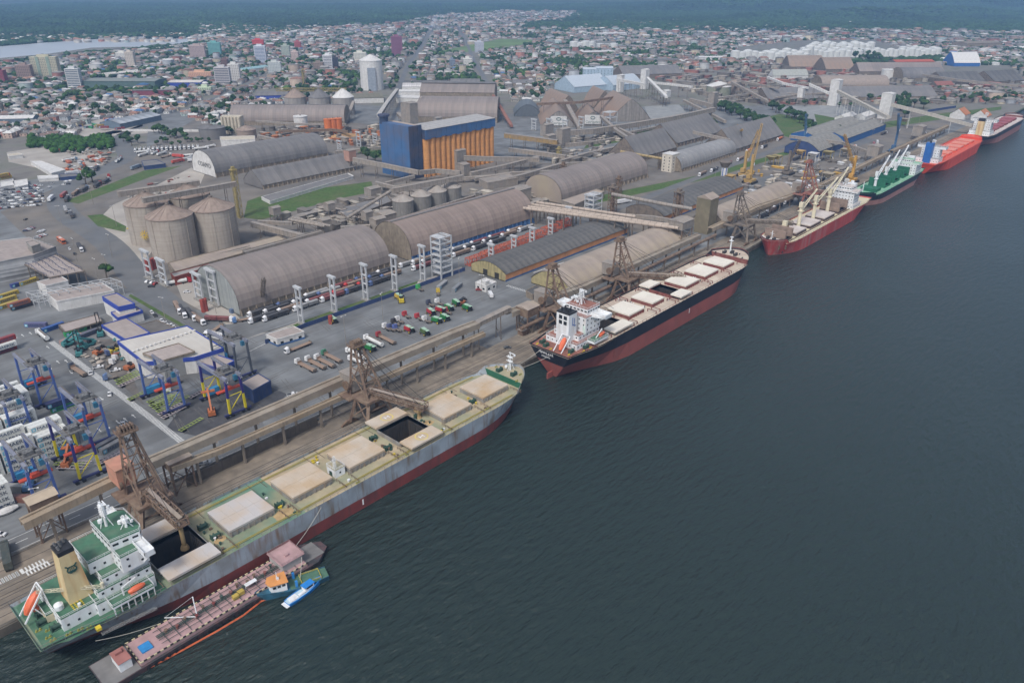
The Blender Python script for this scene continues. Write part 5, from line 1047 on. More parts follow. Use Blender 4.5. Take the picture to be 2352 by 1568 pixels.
GL = [
 ('grey gallery across the tops of the left silos, rear one', [(269, 440, 40), (457, 414, 40)], 4, 4, {}),
 ('grey gallery across the tops of the left silos, front one', [(326, 455, 41), (540, 417, 41)], 4, 3.6, {}),
 ('long curved gallery passing in front of the blue tower', [(812, 362, 22), (880, 375, 19), (962, 392, 15), (1000, 388, 14), (1058, 393, 13)], 4, 4, {}),
 ('gallery above the four small steel silos', [(899, 433, 25), (1062, 402, 27)], 3.6, 4, dict(sup=30)),
 ('tan tube conveyor climbing over the lawn edge', [(797, 501, 12), (897, 439, 24)], 2.6, 2, dict(kind='tube', sup=24)),
 ('short gallery by the lawn corner, lower', [(864, 417, 14), (912, 429, 14)], 3, 3, {}), ('short gallery by the lawn corner, upper', [(884, 419, 12), (951, 402, 14)], 3, 3, {}),
 ('broad tan gallery crossing behind the nearest barrel roof', [(579, 509, 14), (707, 541, 12)], 4, 4, {}), ('flat gallery behind the nearest barrel roof', [(593, 506, 12), (672, 510, 12)], 3, 2.5, {}),
 ('twin tube conveyor behind the nearest barrel, front', [(664, 504, 13), (747, 520, 14)], 2.4, 2, dict(kind='tube')), ('twin tube conveyor behind the nearest barrel, rear', [(672, 500, 13), (760, 519, 15)], 2, 2, dict(kind='tube')),
 ('tan belt running along behind the nearest barrel ridge', [(560, 577, 15), (737, 529, 15)], 4, 3, dict(kind='open')), ('belt gallery leaving the left silos along the flat roof', [(440, 600, 7), (574, 566, 10)], 4, 3, dict(kind='open')),
 ('short gallery over the warehouse gap', [(782, 520, 16), (850, 516, 16)], 3, 3, {}), ('thin pipe along the second barrel ridge', [(900, 507, 26), (1092, 448, 27)], 1.6, 1.5, dict(kind='tube', sup=0)),
 ('tube conveyor between the two lattice towers', [(1406, 446, 24), (1526, 469, 24), (1590, 480, 24)], 3, 2, dict(kind='tube', sup=26)), ('low gallery behind the tube bundle', [(1418, 490, 11), (1500, 496, 11), (1588, 511, 11)], 3.2, 2.8, {}),
 ('gallery entering the maze from the orange cells, top', [(1065, 358, 20), (1120, 360, 18), (1238, 362, 15)], 4.5, 4.5, {}), ('gallery rising right of the transfer tower', [(1080, 396, 12), (1160, 378, 14), (1238, 358, 14)], 4, 3.5, {}),
 ('long gallery below the transfer tower', [(1090, 408, 9), (1180, 395, 10), (1278, 391, 10)], 4, 3, {}), ('curved gallery before the grey barrel warehouse', [(1150, 412, 10), (1200, 400, 11), (1290, 374, 12), (1370, 371, 12)], 4, 3.5, {}),
 ('very long pale brown gallery running to the far transfer tower', [(1276, 302, 17), (1360, 296, 17), (1440, 284, 17), (1540, 268, 18), (1640, 247, 20)], 6, 6, {}),
 ('second long gallery under the very long one', [(1424, 307, 9), (1500, 292, 9), (1614, 266, 10)], 3, 2.5, {}), ('gallery crossing under the long one towards the pitched sheds', [(1381, 265, 20), (1416, 297, 15), (1469, 332, 10)], 4, 3.5, {}), ('second crossing gallery beside the pitched sheds', [(1418, 292, 14), (1475, 318, 11)], 3.5, 3, {}),
 ('white far conveyor from the blue white store', [(1418, 180, 30), (1481, 192, 30)], 4, 4, dict(m=WALLW)), ('white sloping conveyor to the house on legs', [(1487, 177, 36), (1531, 221, 20)], 4.5, 3, dict(m=WALLW)), ('long far conveyor heading right from the white towers', [(1491, 187, 26), (1591, 198, 24)], 3.5, 3, dict(m=WALLW)),
 ('far gallery sloping down past the squat tank, upper', [(1586, 226, 22), (1636, 239, 20)], 5, 5, {}), ('far gallery sloping down past the squat tank, lower', [(1571, 229, 18), (1620, 253, 14), (1666, 277, 9)], 4, 3.5, {}), ('far thin gallery before the squat tank', [(1620, 228, 14), (1741, 212, 16)], 3.5, 2.5, {}),
 ('far sloping gallery right of the squat tank', [(1681, 187, 28), (1764, 231, 12)], 4, 3.5, {}), ('far level gallery towards the right sheds', [(1693, 184, 26), (1764, 197, 26), (1790, 200, 26)], 3.5, 3, {}),
 ('yellow brown gallery with lamps leaving the silo block', [(1160, 306, 20), (1281, 322, 18)], 5, 5, dict(roofm=GALV, m=mat('ochre_steel', (.30, .20, .08), .8, n=.2, dirt=(.24, .19, .15), da=.6, ds=.2))), ('long gallery along the rail lawn', [(1287, 368, 9), (1350, 350, 9), (1441, 331, 9)], 4, 3.5, {}), ('lower short galleries in the maze', [(1205, 343, 12), (1300, 357, 12)], 5, 4, {}),
 ('low long gallery before the grey barrel ridge', [(1286, 385, 8), (1360, 368, 8), (1410, 352, 9)], 3.5, 3, {}), ('ochre tube conveyor to the pale stair tower', [(1426, 348, 16), (1533, 367, 15)], 2.8, 2, dict(kind='tube', m=mat('ochre_tube', (.33, .25, .12), .7, n=.2))), ('gallery over the pitched sheds', [(1593, 301, 24), (1678, 320, 20)], 3.5, 3, {}),
 ('brown roof gallery over the domed stores', [(1233, 237, 26), (1330, 233, 27), (1416, 221, 28)], 4, 3, dict(m=BRN)), ('brown chute gallery sloping down between the signed domes', [(1298, 229, 27), (1331, 291, 8)], 5, 4, {}),
 ('right long pale conveyor on white trestles', [(1926, 207, 38), (2041, 266, 24)], 4.5, 4, dict(m=mat('pale_tan_gallery', (.40, .37, .32), .8, n=.1), supm=WALLW, sup=20)), ('last long pale conveyor down to the far berth', [(2048, 237, 34), (2140, 260, 26), (2233, 285, 16)], 4.5, 4, dict(m=MATS.get('pale_tan_gallery'), supm=WALLW, sup=30)),
 ('far pale gallery sloping to the striped shaft', [(1764, 176, 30), (1800, 190, 26), (1856, 200, 24)], 4, 3.5, dict(m=WALLW)), ('far pale gallery from bend tower to sheds', [(1860, 192, 34), (1905, 212, 24)], 4, 3.5, dict(m=WALLW)), ('thin grey gallery before the far sheds', [(1781, 223, 12), (1840, 216, 14), (1900, 212, 16)], 3, 2.5, {}),
 ('gallery from the pitched shed over the yard to the quay', [(1814, 311, 17), (1936, 326, 16), (2004, 349, 14)], 3.5, 3, {}),
 ('white elevated conveyor rising beside the tall white silo', [(870, 262, 30), (888, 235, 26), (912, 204, 22)], 5, 4, dict(m=mat('pale_elevated_gallery', (.42, .40, .37), .8, n=.1), sup=22)), ('flat pipe bridge in front of the long brown store', [(588, 277, 14), (690, 284, 14), (795, 284, 14)], 3, 2, {}), ('sloping gallery at the cream ribbed building', [(593, 310, 14), (673, 328, 8)], 5, 3.5, {}),
 ('low white wall gallery before the blue tower', [(770, 347, 9), (885, 336, 9)], 4, 3, {}), ('rusty sloping belt right of the terraced store', [(1133, 218, 30), (1175, 287, 8)], 4, 3, dict(m=mat('rust_red_gallery', (.24, .11, .08), .8, n=.2), sup=30)), ('conveyor leg up to the terraced store', [(937, 268, 8), (968, 222, 34)], 6, 4, {}), ('fallen roofed gallery left of the terraced shaft', [(915, 258, 16), (948, 290, 8)], 6, 4, {}),
 ('low gallery through the machine huts, nearest', [(1200, 425, 9), (1262, 440, 9)], 4, 4, {}), ('short sloping gallery left of the grey barrel end', [(1180, 480, 8), (1240, 458, 14)], 5, 4, {}), ('gallery between the small steel silos and barrel', [(1075, 470, 12), (1200, 452, 14)], 3.5, 3, {}), ('second gallery entering the maze below the ochre one', [(1170, 340, 12), (1285, 355, 12)], 4.5, 4, {}),
 ('thin gallery under the curved one before the blue tower', [(880, 432, 8), (1000, 412, 8), (1130, 402, 9)], 3, 2.6, {}), ('low covered rail gallery along the long one', [(1300, 330, 7), (1380, 322, 7), (1460, 306, 7)], 4, 4, {}), ('far gallery crossing toward the tan barrel store', [(1840, 190, 22), (1960, 196, 16)], 3.5, 3, {}), ('far gallery before the dark right sheds', [(2120, 170, 20), (2200, 182, 18), (2340, 196, 16)], 4, 3.5, {}),
 ('far gallery between squat tank and striped shaft', [(1700, 205, 18), (1840, 216, 15)], 3.5, 3, {}), ('far grey gallery behind the bare lot', [(1640, 200, 20), (1700, 188, 24)], 4, 3, {}), ('rusty gallery behind the orange tanks', [(640, 300, 10), (760, 296, 12), (800, 300, 12)], 3, 3, dict(m=RUST)), ('sloping gallery up to the three coned silos', [(795, 275, 8), (812, 232, 26)], 4, 3, {}),
]
for i, (lab, pts, w_, h_, k) in enumerate(GL):
    k = dict(k)
    if k.get('m', 1) is None: k['m'] = MATS['pale_tan_gallery']
    gallery(lab, pts, w_, h_, **k)
for k, (a, c) in enumerate([((1202, 478), (1558, 524)), ((1212, 475), (1561, 520)), ((1222, 470), (1500, 512)), ((1233, 465), (1460, 498))]):
    p0 = P3(*a, 17-k*.3); p1 = P3(*c, 17-k*.3)
    gallery(f'thick dusty tube conveyor, {["nearest","second","third","farthest"][k]} of the parallel four', [p0, p1], 2.6, 2, kind='tube', world=True, group='parallel tube conveyors', sup=14, rib=5, legs='post', m=mat('dusty_tube', (.42, .35, .29), .75, n=.12, ns=.3, dirt=(.30, .24, .19), da=.5, ds=.15))
gallery('broad grey concrete conveyor trough on double columns along the near berth', [(56, 29.5, 20), (150, 29.5, 20.5), (215, 29.5, 20), (236, 30, 19)], 5, 3.2, kind='open', world=True, sup=17.5, legs='post', m=mat('conveyor_concrete', (.29, .25, .20), .9, n=.15, dirt=(.2, .15, .11), da=.6, ds=.1), supm=mat('column_concrete', (.22, .185, .15), .9, n=.2, streak=(.1, .08, .06), sa=.5), name='quay_conveyor')
gallery('thin tan truss conveyor in front of the broad trough', [(64, 24.6, 16.5), (84, 24.6, 15), (236, 24.6, 14.5)], 2.4, 2.0, kind='open', world=True, sup=17.5, legs='post', m=TRANS, supm=MATS['column_concrete'], name='quay_conveyor', rib=2)
gallery('brown trough conveyor from the head station to the salmon loader', [(14, 29.5, 17.5), (48, 29.5, 19.5)], 4.2, 3, kind='open', world=True, sup=17, legs='post', m=TRANS, supm=MATS['column_concrete'], name='quay_conveyor')
gallery('grey conveyor along the tan vault behind the black ship', [(262, 30, 17), (330, 29, 14), (470, 29, 14)], 5, 3, kind='open', world=True, sup=16, legs='post', m=MATS['conveyor_concrete'], supm=MATS['column_concrete'], name='quay_conveyor')
gallery('brown tube along the quay front behind the black ship', [(262, 21, 9), (340, 21, 10), (480, 20, 13)], 2.2, 2, kind='tube', world=True, sup=18, legs='post', m=BRN, name='quay_conveyor')
gallery('pale conveyor from the tower towards the red ship loader', [(488, 29, 15), (560, 28, 17), (640, 28, 13)], 4, 3, kind='open', world=True, sup=18, legs='post', m=TRANS, supm=MATS['column_concrete'], name='quay_conveyor')
gallery('tan conveyor along the berth of the green deck ship', [(640, 28, 11), (735, 27, 12), (880, 27, 14)], 4, 3, kind='open', world=True, sup=18, legs='post', m=TRANS, supm=MATS['column_concrete'], name='quay_conveyor')
gallery('tan conveyor along the berth of the orange ship', [(892, 27, 14), (980, 28, 14), (1120, 30, 13)], 4, 3, kind='open', world=True, sup=20, legs='post', m=TRANS, supm=MATS['column_concrete'], name='quay_conveyor')
gallery('sloping grey ramp conveyor from yard to black stern station', [(228, 31, 18), (262, 30, 20)], 3.6, 2.6, world=True, sup=14, name='quay_conveyor')
def loader(label, x, boomdx=2, tip=-15, ztip=20, top=41, m=BRN, houseM=None, chute=True, zc_=9, hx=0):
    t = thing('ship_loader', label, 'ship loader', (x, 12, 3), 'ship loaders on the quay')
    for (lx, ly) in ((-8, 5), (8, 5), (-8, 18), (8, 18)):
        b = MB(); b.bar((x+lx, ly, 4), (x+lx*.62, ly+(2 if ly < 10 else -2), 16), 1.5, 1.1); b.build('leg', m, t)
        b = MB(); b.hexa([(x+lx-5, ly-.5, 3.3), (x+lx+5, ly-.5, 3.3), (x+lx+5, ly+.5, 3.3), (x+lx-5, ly+.5, 3.3)], [(x+lx-2, ly-.5, 5.2), (x+lx+2, ly-.5, 5.2), (x+lx+2, ly+.5, 5.2), (x+lx-2, ly+.5, 5.2)])
        for k in range(5): b.tube((x+lx-4+k*2, ly-.5, 3.5), (x+lx-4+k*2, ly+.5, 3.5), .45, n=8)
        b.build('bogie', RUST, t)
    b = MB(); b.box(x-6.5, x+6.5, 6, 17, 16, 17.2); b.box(x-8, x+8, 17, 26, 14.6, 15.3); b.bar((x-5, 7, 12), (x+5, 7, 12), .6); b.bar((x-5, 16, 12), (x+5, 16, 12), .6)
    for s in (-1, 1): b.bar((x+s*7, 5, 6), (x+s*5, 16, 15.5), .5); b.bar((x+s*7, 18, 6), (x+s*5, 7, 15.5), .5)
    b.build('portal', m, t)
    b = MB()
    for s in (-1, 1):
        b.bar((x+s*4.5, 8, 17.2), (x+s*2, 18, top-2), .8); b.bar((x+s*4.5, 21, 15), (x+s*2, 20, top-2), .8); b.bar((x+s*4.5, 8, 17.2), (x+s*3.3, 20, 27), .4); b.bar((x+s*4, 20.5, 20), (x+s*2.8, 15, 31), .4)
    for f in (.3, .55, .8):
        z = 17+(top-19)*f; y0 = 8+10*f; w_ = 4.5-2.5*f; b.bar((x-w_, y0, z), (x+w_, y0, z), .35); b.bar((x-w_, 20.5, z), (x+w_, 20.5, z), .35); b.bar((x-w_, y0, z), (x-w_, 20.5, z), .35); b.bar((x+w_, y0, z), (x+w_, 20.5, z), .35)
        b.bar((x-w_, y0, z), (x+w_, 20.5, z+3), .25); b.bar((x+w_, y0, z), (x-w_, y0-2, z-5), .25)
    b.build('mast_frame', m, t)
    b = MB(); b.box(x-3.5, x+3.5, 16.5, 21.5, top-2, top-1.6); rail_loop(b, R4(x-3.4, x+3.4, 16.6, 21.4), top-1.6, 1, 1.6, .1)
    for k in range(5): b.box(x-2.4+k*1.1, x-1.9+k*1.1, 17.5, 20.5, top-1.6, top+.6)
    b.build('head_platform', m, t)
    dx = boomdx
    b = MB(); b.lattice((x, 12, 19), (x+dx, tip, ztip), 4.2, 2.6, 2.6, .34); b.bar((x, 12, 18.2), (x+dx, tip, ztip-.9), 2.6, .8); b.build('boom', m, t)
    b = MB(); b.bar((x-1.1, 12, 18.9), (x+dx-1.1, tip, ztip+.1), .5, 1); b.bar((x, 12, 20.3), (x+dx, tip+1, ztip+1.5), 1.4, .3); b.build('boom_belt', ROOFT, t)
    for f in (.55, .95):
        b = MB()
        for s in (-1, 1): b.bar((x+s*1.6, 18, top-2), (x+dx*f+s*1.8, 12+(tip-12)*f, 19+(ztip-19)*f+1.3), .13)
        b.build('stay_cable', BLK, t, stuff=True)
    b = MB(); b.box(x-3.2+hx, x+3.2+hx, 20.5, 29.5, 16+abs(hx), 23.5+abs(hx)); b.build('machine_house', houseM or GALV, t)
    b = MB(); b.box(x-3.5+hx, x+3.5+hx, 20.2, 29.8, 23.51+abs(hx), 23.8+abs(hx)); b.build('machine_roof', houseM or GALV, t)
    b = MB(); b.tube((x-6, 22, 20), (x-5, 22, 20), 2.2, n=14); b.build('cable_drum', RUST, t)
    if chute:
        cx_, cy_ = x+dx*.85, 12+(tip-12)*.88; b = MB(); b.box(cx_-1.6, cx_+1.6, cy_-1.6, cy_+1.6, ztip-3, ztip-1.2); b.tube((cx_, cy_, ztip-3), (cx_, cy_, zc_+1.2), .75, n=10); b.tube((cx_, cy_, zc_+1.2), (cx_, cy_, zc_), 1.0, 1.5, 12); b.tube((cx_, cy_, zc_), (cx_, cy_, zc_-.4), 1.5, 1.5, 12); b.build('spout', mat('tan_spout', (.36, .25, .12), .8, n=.2), t)
    return t
SALM = mat('salmon_machine_house', (.46, .22, .15), .75, n=.1, ns=.3, dirt=(.30, .20, .13), da=.6, ds=.2)
loader('brown ship loader with salmon machine house over the first open hatch', 50, -1, -17, 21, 43, BRN, SALM, zc_=8.5, hx=-3)
loader('brown ship loader with its long boom over the open middle hatch', 150, 9, -15, 17.5, 41, BRN, zc_=11)
loader('brown ship loader at the black ship, left behind its white stern', 286, 16, -15, 16, 41, BRN, chute=False)
loader('brown ship loader at the black ship, right with boom over the small open hatch', 352, 24, -15, 17, 41, BRN, zc_=14)
loader('squat brown ship loader between the black and the red ship', 510, 22, -16, 18, 40, GALD, zc_=13)
loader('reddish lattice ship loader behind the cream crane jibs', 636, 10, -12, 17, 44, mat('red_brown_lattice', (.26, .10, .075), .8, n=.2, dirt=(.2, .16, .12), da=.5, ds=.2), zc_=12)
for (px, py, top, lab, mm) in [(1405, 494, 24, 'brown lattice bucket tower, left of the pair behind the pipes', BRN), (1553, 516, 27, 'brown lattice bucket tower, right of the pair behind the pipes', BRN), (552, 500, 40, 'yellow stair tower beside the right concrete silo', YELF), (1283, 372, 14, 'yellow stair frame in the gallery maze', YELF), (1292, 437, 24, 'brown slender tower at the grey barrel end', RUST), (1420, 445, 14, 'rusty small tower on the grey barrel end', RUST), (700, 206, 33, 'yellow gantry tower over the three coned silos', YELF), (1780, 395, 1, '', BRN)]:
    if not lab: continue
    x, y = P(px, py); t = thing('lattice_tower', lab, 'tower', (x, y, 3)); w_ = 6.5 if top > 20 and mm is BRN else 5
    b = MB(); b.lattice((x, y, 3), (x, y, 3+top), w_*.6, w_, 3.2, .38); b.build('frame', mm, t, stuff=True)
    b = MB(); b.box(x-w_/2, x+w_/2, y-w_/2, y+w_/2, 3+top, 3.8+top); b.box(x-w_/4, x+w_/4, y-w_/4, y+w_/4, 3.8+top, 6+top); b.build('head', GALD if mm is BRN else mm, t)
    for s in range(1 if mm is not BRN else 2): b = MB(); b.box(x-1.6+s*2, x-.4+s*2, y-1, y+1, 3, 3+top); b.build('elevator_leg', mm, t)
b = MB(); b.lattice((*P(700, 206, 38), 38), (*P(675, 206, 38), 38), 2.5, 2.5, 4, .5); 
x, y = P(634, 206, 36); x2, y2 = P(795, 206, 36); b = MB(); b.lattice((x, y, 36), (x2, y2, 36), 4, 4, 6, .6); solo(b, 'silo_gantry', YELF, 'yellow lattice bridge crossing above the three coned far silos', 'gantry')
def portal_frame(label, px, py, h, w_=5.5, d=2, along=False, rungs=4):
    x, y = P(px, py); t = thing('concrete_frame', label, 'concrete frame', (x, y, 3), 'white concrete conveyor frames')
    for s in (-1, 1):
        b = MB(); b.box(*((x-.45, x+.45, y+s*w_/2-.45, y+s*w_/2+.45) if not along else (x+s*w_/2-.45, x+s*w_/2+.45, y-.45, y+.45)), 3, 3+h); b.build('column', GREYF, t)
    for k in range(rungs):
        z = 3+h*(k+1)/rungs-.5; b = MB(); b.box(*((x-.35, x+.35, y-w_/2+.45, y+w_/2-.45) if not along else (x-w_/2+.45, x+w_/2-.45, y-.35, y+.35)), z-.4, z+.4); b.build('beam', GREYF, t)
    b = MB(); b.box(x-1.0, x+1.0, y-w_/2-1.1, y+w_/2+1.1, 3+h, 4.2+h); b.build('head_beam', GREYF, t)
    b = MB(); b.box(x-1.6, x+1.6, y-w_/2-1, y+w_/2+1, 3, 3.8); b.build('footing', CONC, t)
for i, (px, py, h) in enumerate([(693, 743, 22), (769, 716, 22), (841, 689, 23), (908, 668, 23), (972, 646, 24)]): portal_frame(f'white concrete ladder frame along the blue wall, {["first","second","third","fourth","fifth"][i]} from the left', px, py, h, 4.2)
for i, (px, py, h) in enumerate([(1128, 600, 12), (1180, 580, 12), (1222, 563, 13), (1264, 540, 13), (1305, 516, 14), (1348, 478, 11)]): portal_frame(f'white concrete frame among the orange cages, {["first","second","third","fourth","fifth","sixth"][i]} from the left', px, py, h, 4)
for i, (px, py, h) in enumerate([(344, 640, 19), (378, 655, 17), (460, 690, 17), (495, 700, 22)]): portal_frame(f'white concrete portal near the left silos, {["first","second","third","fourth"][i]} from the left', px, py, h, 9)
for i, (px, py, h) in enumerate([(780, 345, 10), (825, 338, 17), (862, 332, 12), (1226, 300, 14), (1260, 305, 17), (1297, 308, 17), (1334, 300, 17)]): portal_frame(f'far white concrete portal between silo block and domes, {["first","second","third","fourth","fifth","sixth","seventh"][i]} from the left', px, py, h, 7)
def open_tower(label, px, py, wx, wy, floors, fh, m=GREYF):
    x, y = P(px, py); t = thing('open_frame_tower', label, 'frame tower', (x, y, 3)); H_ = floors*fh
    for sx in (0, 1):
        for sy in (0, 1): b = MB(); b.box(x+sx*wx-.4, x+sx*wx+.4, y+sy*wy-.4, y+sy*wy+.4, 3, 3+H_); b.build('column', m, t)
    for k in range(1, floors+1):
        z = 3+k*fh; b = MB(); b.box(x, x+wx, y-.3, y+.3, z-.7, z); b.box(x, x+wx, y+wy-.3, y+wy+.3, z-.7, z); b.box(x-.3, x+.3, y, y+wy, z-.7, z); b.box(x+wx-.3, x+wx+.3, y, y+wy, z-.7, z)
        for j in range(3): b.box(x+wx*(j+1)/4-.2, x+wx*(j+1)/4+.2, y, y+wy, z-.4, z+.1)
        b.box(x+.3, x+wx*.5, y+.3, y+wy-.3, z-.15, z); b.build('floor_frame', m, t)
open_tower('tall white open lattice building frame standing before the brown barrel warehouse', 1014, 642, 10, 9, 7, 4.1)
open_tower('pale open building frame near the white truck', 1362, 492, 12, 9, 4, 4); open_tower('pale open frame before the signed domes', 1400, 296, 16, 12, 3, 7)
x, y = P(1660, 424); t = thing('water_tower', 'white striped water tower with a brown funnel shaped tank on top', 'water tower', (x, y, 3)); b = MB(); b.cyl(x, y, 3, 20, 3, n=16); b.build('shaft', WALLW, t)
for k in range(6): a = k*PI/3; b = MB(); b.obox(x+3.02*math.cos(a), y+3.02*math.sin(a), 3.2, 19.5, .1, .8, a); b.build('stripe', BLU, t)
b = MB(); b.cyl(x, y, 20, 25, 3.2, 5.6, 20); b.cyl(x, y, 25, 25.6, 5.8, n=20); b.build('tank', GALD, t)
def wall(label, pts, h, m, step=0, name='wall', t_=.3, cat='wall', px=True, postm=None):
    q = [P(*p) for p in pts] if px else pts; r = thing(name, label, cat, (*q[0], 3))
    for a, c in zip(q[:-1], q[1:]):
        Ld = math.dist(a, c); n_ = max(1, round(Ld/(step or Ld)))
        for k in range(n_):
            f0, f1 = k/n_, (k+1)/n_-(.04/Ld if n_ > 1 else 0); b = MB(); b.bar((a[0]+(c[0]-a[0])*f0, a[1]+(c[1]-a[1])*f0, 3+h/2), (a[0]+(c[0]-a[0])*f1, a[1]+(c[1]-a[1])*f1, 3+h/2), t_, h); b.build('wall_panel', m, r)
    return r
wall('long dark blue yard wall beside the parked machines', [(610, 790), (700, 752), (1068, 622)], 2.6, mat('navy_wall_paint', (.03, .055, .15), .8, n=.15, streak=(.1, .1, .11), sa=.4), 6)
wall('blue hoarding along the far harbour yard', [(1822, 370), (1880, 345), (1918, 333)], 3.5, MATS['navy_wall_paint'], 8); wall('low concrete wall below the near conveyor', [(430, 1118), (730, 975)], 4.5, mat('dark_stained_wall', (.13, .11, .09), .9, n=.2, streak=(.06, .05, .04), sa=.5), 12)
wall('low pale kerb wall beside the quay road', [(-60, 34), (42, 34), (120, 34), (236, 34.5)], .8, CONC, 14, px=False); wall('white wall round the container lot', [(280, 302), (480, 303)], 3, WALLW, 12)
wall('blue far yard fence with lettering', [(2130, 258), (2195, 248)], 3.5, MATS['navy_wall_paint'], 12)
CREAMW = mat('cream_plaster', (.48, .43, .34), .85, n=.12, ns=.3, streak=(.25, .2, .16), sa=.35)
NAVY = MATS['navy_wall_paint']; COBALT = mat('cobalt_band', (.03, .06, .32), .6, n=.1)
ROOFP = mat('pinkish_flat_roof', (.34, .29, .265), .85, n=.1, ns=.3, axis='x', aamt=.08, asc=.4, dirt=(.27, .23, .2), da=.4, ds=.1); ROOFW = mat('dusty_white_roof', (.56, .53, .48), .75, n=.07, ns=.2, axis='x', aamt=.06, asc=.5, dirt=(.42, .38, .33), da=.5, ds=.1)
def rblock(label, pts, zr, wallm, roofm, band=None, bh=1.8, win=0, name='building', cat='building', z0=3.0, parapet=True, cols=0, base=None, group=None, extra=None, inset=0):
    q = [P(x, y, zr) for x, y in pts]; A = sum(q[i][0]*q[(i+1) % len(q)][1]-q[(i+1) % len(q)][0]*q[i][1] for i in range(len(q))); q = q if A > 0 else q[::-1]
    cx, cy = sum(p[0] for p in q)/len(q), sum(p[1] for p in q)/len(q); t = thing(name, label, cat, (cx, cy, 3), group)
    if cols:
        for i in range(len(q)):
            a, c = q[i], q[(i+1) % len(q)]
            for k in range(cols): f = k/cols; x, y = a[0]+(c[0]-a[0])*f, a[1]+(c[1]-a[1])*f; b = MB(); b.box(x-.25, x+.25, y-.25, y+.25, 3, zr-.6); b.build('column', wallm, t)
        w = None
    else:
        b = MB(); b.prism(q, z0, zr-.4); w = b.build('wall', wallm, t)
    q2 = [(cx+(x-cx)*.975, cy+(y-cy)*.975) for x, y in q]
    b = MB(); b.prism(q2 if parapet else q, zr-.42 if cols else zr-.38, zr-.15); b.build('roof', roofm, t)
    b = MB()
    for i in range(len(q)):
        a, c = q[i], q[(i+1) % len(q)]; b.bar((*a, zr-.2-(bh-.8)/2 if band else zr-.2), (*c, zr-.2-(bh-.8)/2 if band else zr-.2), .45, bh if band else .8)
    b.build('parapet', band or wallm, t)
    if base:
        b = MB()
        for i in range(len(q)): a, c = q[i], q[(i+1) % len(q)]; b.bar((*a, 3.6), (*c, 3.6), .2, 1.2)
        b.build('base_band', base, t)
    if win and w is not None:
        for i in range(len(q)):
            a, c = Vector((*q[i], 0)), Vector((*q[(i+1) % len(q)], 0)); d = c-a; Ld = d.length
            if Ld < 4: continue
            d.normalize(); n_ = Vector((d.y, -d.x, 0))
            if n_.x*(CX-a.x)+n_.y*(CY-a.y) < 0: continue
            k = int(Ld/4); 
            for f in range(win):
                for j in range(k): p = a+d*(Ld*(j+.5)/k); panel(w, 'window', DARKG, p.x-cx, p.y-cy, 1.2+f*3.2, 1.8, 1.3, math.atan2(n_.y, n_.x), t=.1)
    return t
wk = rblock('large white roofed workshop with a cobalt blue fascia in the container terminal', [(270, 783), (430, 748), (513, 799), (447, 820), (332, 832)], 12, WALLW, ROOFW, COBALT, 2.2)
b = MB()
for k in range(15): x, y = P(306+k*10.0, 806-k*3.4, 12.6); b.cyl(x, y, 11.9, 12.8, .5, n=8); b.cyl(x, y, 12.8, 13.1, .8, .2, 8)
b.build('roof_vent', WALLW, wk, stuff=True)
rblock('grey box annex with flat pale roof beside the white workshop', [(328, 811), (410, 788), (447, 807), (372, 828)], 14, mat('grey_box_wall', (.27, .27, .26), .85, n=.08), ROOFP, WALLT, 1.0)
rblock('flat roofed building with blue fascia left of the white workshop', [(233, 746), (290, 730), (344, 764), (287, 779)], 8, WALLW, ROOFP, COBALT, 2.0); rblock('low dark roofed shed behind the white workshop', [(310, 748), (360, 735), (412, 757), (345, 775)], 5, GALD, mat('dark_flat_roof', (.13, .12, .11), .9, n=.15), None)
rblock('two storey white building with blue band and flat roof by the green verge', [(235, 681), (268, 673), (309, 697), (272, 705)], 14, WALLW, ROOFP, COBALT, 3.0); rblock('lower white wing with blue band in front of the two storey one', [(255, 717), (312, 704), (327, 713), (270, 730)], 9.5, WALLW, ROOFP, COBALT, 1.8)
cr = rblock('pink roofed concrete hall with white steel skeleton rising before it', [(105, 672), (232, 648), (262, 667), (130, 692)], 9.5, WALLW, ROOFP)
b = MB(); fx = [P(68+k*24, 700-k*4.2, 3) for k in range(9)]
for r_ in range(3):
    for k in range(9): x = fx[k][0]+r_*5*.2; y = fx[k][1]-r_*6; b.box(x-.2, x+.2, y-.2, y+.2, 3, 11.5)
    for k in range(8): b.bar((fx[k][0]+r_, fx[k][1]-r_*6, 11.4), (fx[k+1][0]+r_, fx[k+1][1]-r_*6, 11.4), .3); b.bar((fx[k][0]+r_, fx[k][1]-r_*6, 7.4), (fx[k+1][0]+r_, fx[k+1][1]-r_*6, 7.4), .25)
for k in range(9): b.bar((fx[k][0], fx[k][1], 11.4), (fx[k][0]+2, fx[k][1]-12, 11.4), .3); b.bar((fx[k][0], fx[k][1], 7.4), (fx[k][0]+2, fx[k][1]-12, 7.4), .25)
solo(b, 'steel_skeleton', GREYF, 'unfinished white steel frame skeleton before the pink roofed hall', 'steel frame')['kind'] = 'stuff'
rblock('white cabin block with flat roof beside the wavy truss canopy', [(85, 647), (140, 634), (156, 644), (105, 656)], 11, WALLW, ROOFP, None, win=1)
cn = rblock('open canopy with flat brown roof and curved blue trusses on top', [(47, 602), (125, 583), (194, 622), (114, 637)], 12, GALD, ROOFP, None, cols=4)
b = MB()
for k in range(6):
    f = k/5; a = (47+78*f+6, 602-19*f+1); c = (114+80*f-6, 637-15*f-1); pr = None
    for j in range(9): g = j/8; p = Vector((*P(a[0]+(c[0]-a[0])*g, a[1]+(c[1]-a[1])*g, 12), 12.6+1.6*math.sin(g*PI*1.5)**2)); (b.bar(pr, p, .22) if pr else None); b.bar(p, (p.x, p.y, 12), .15); pr = p
b.build('roof_truss', mat('truss_blue_grey', (.06, .07, .13), .7), cn, stuff=True)
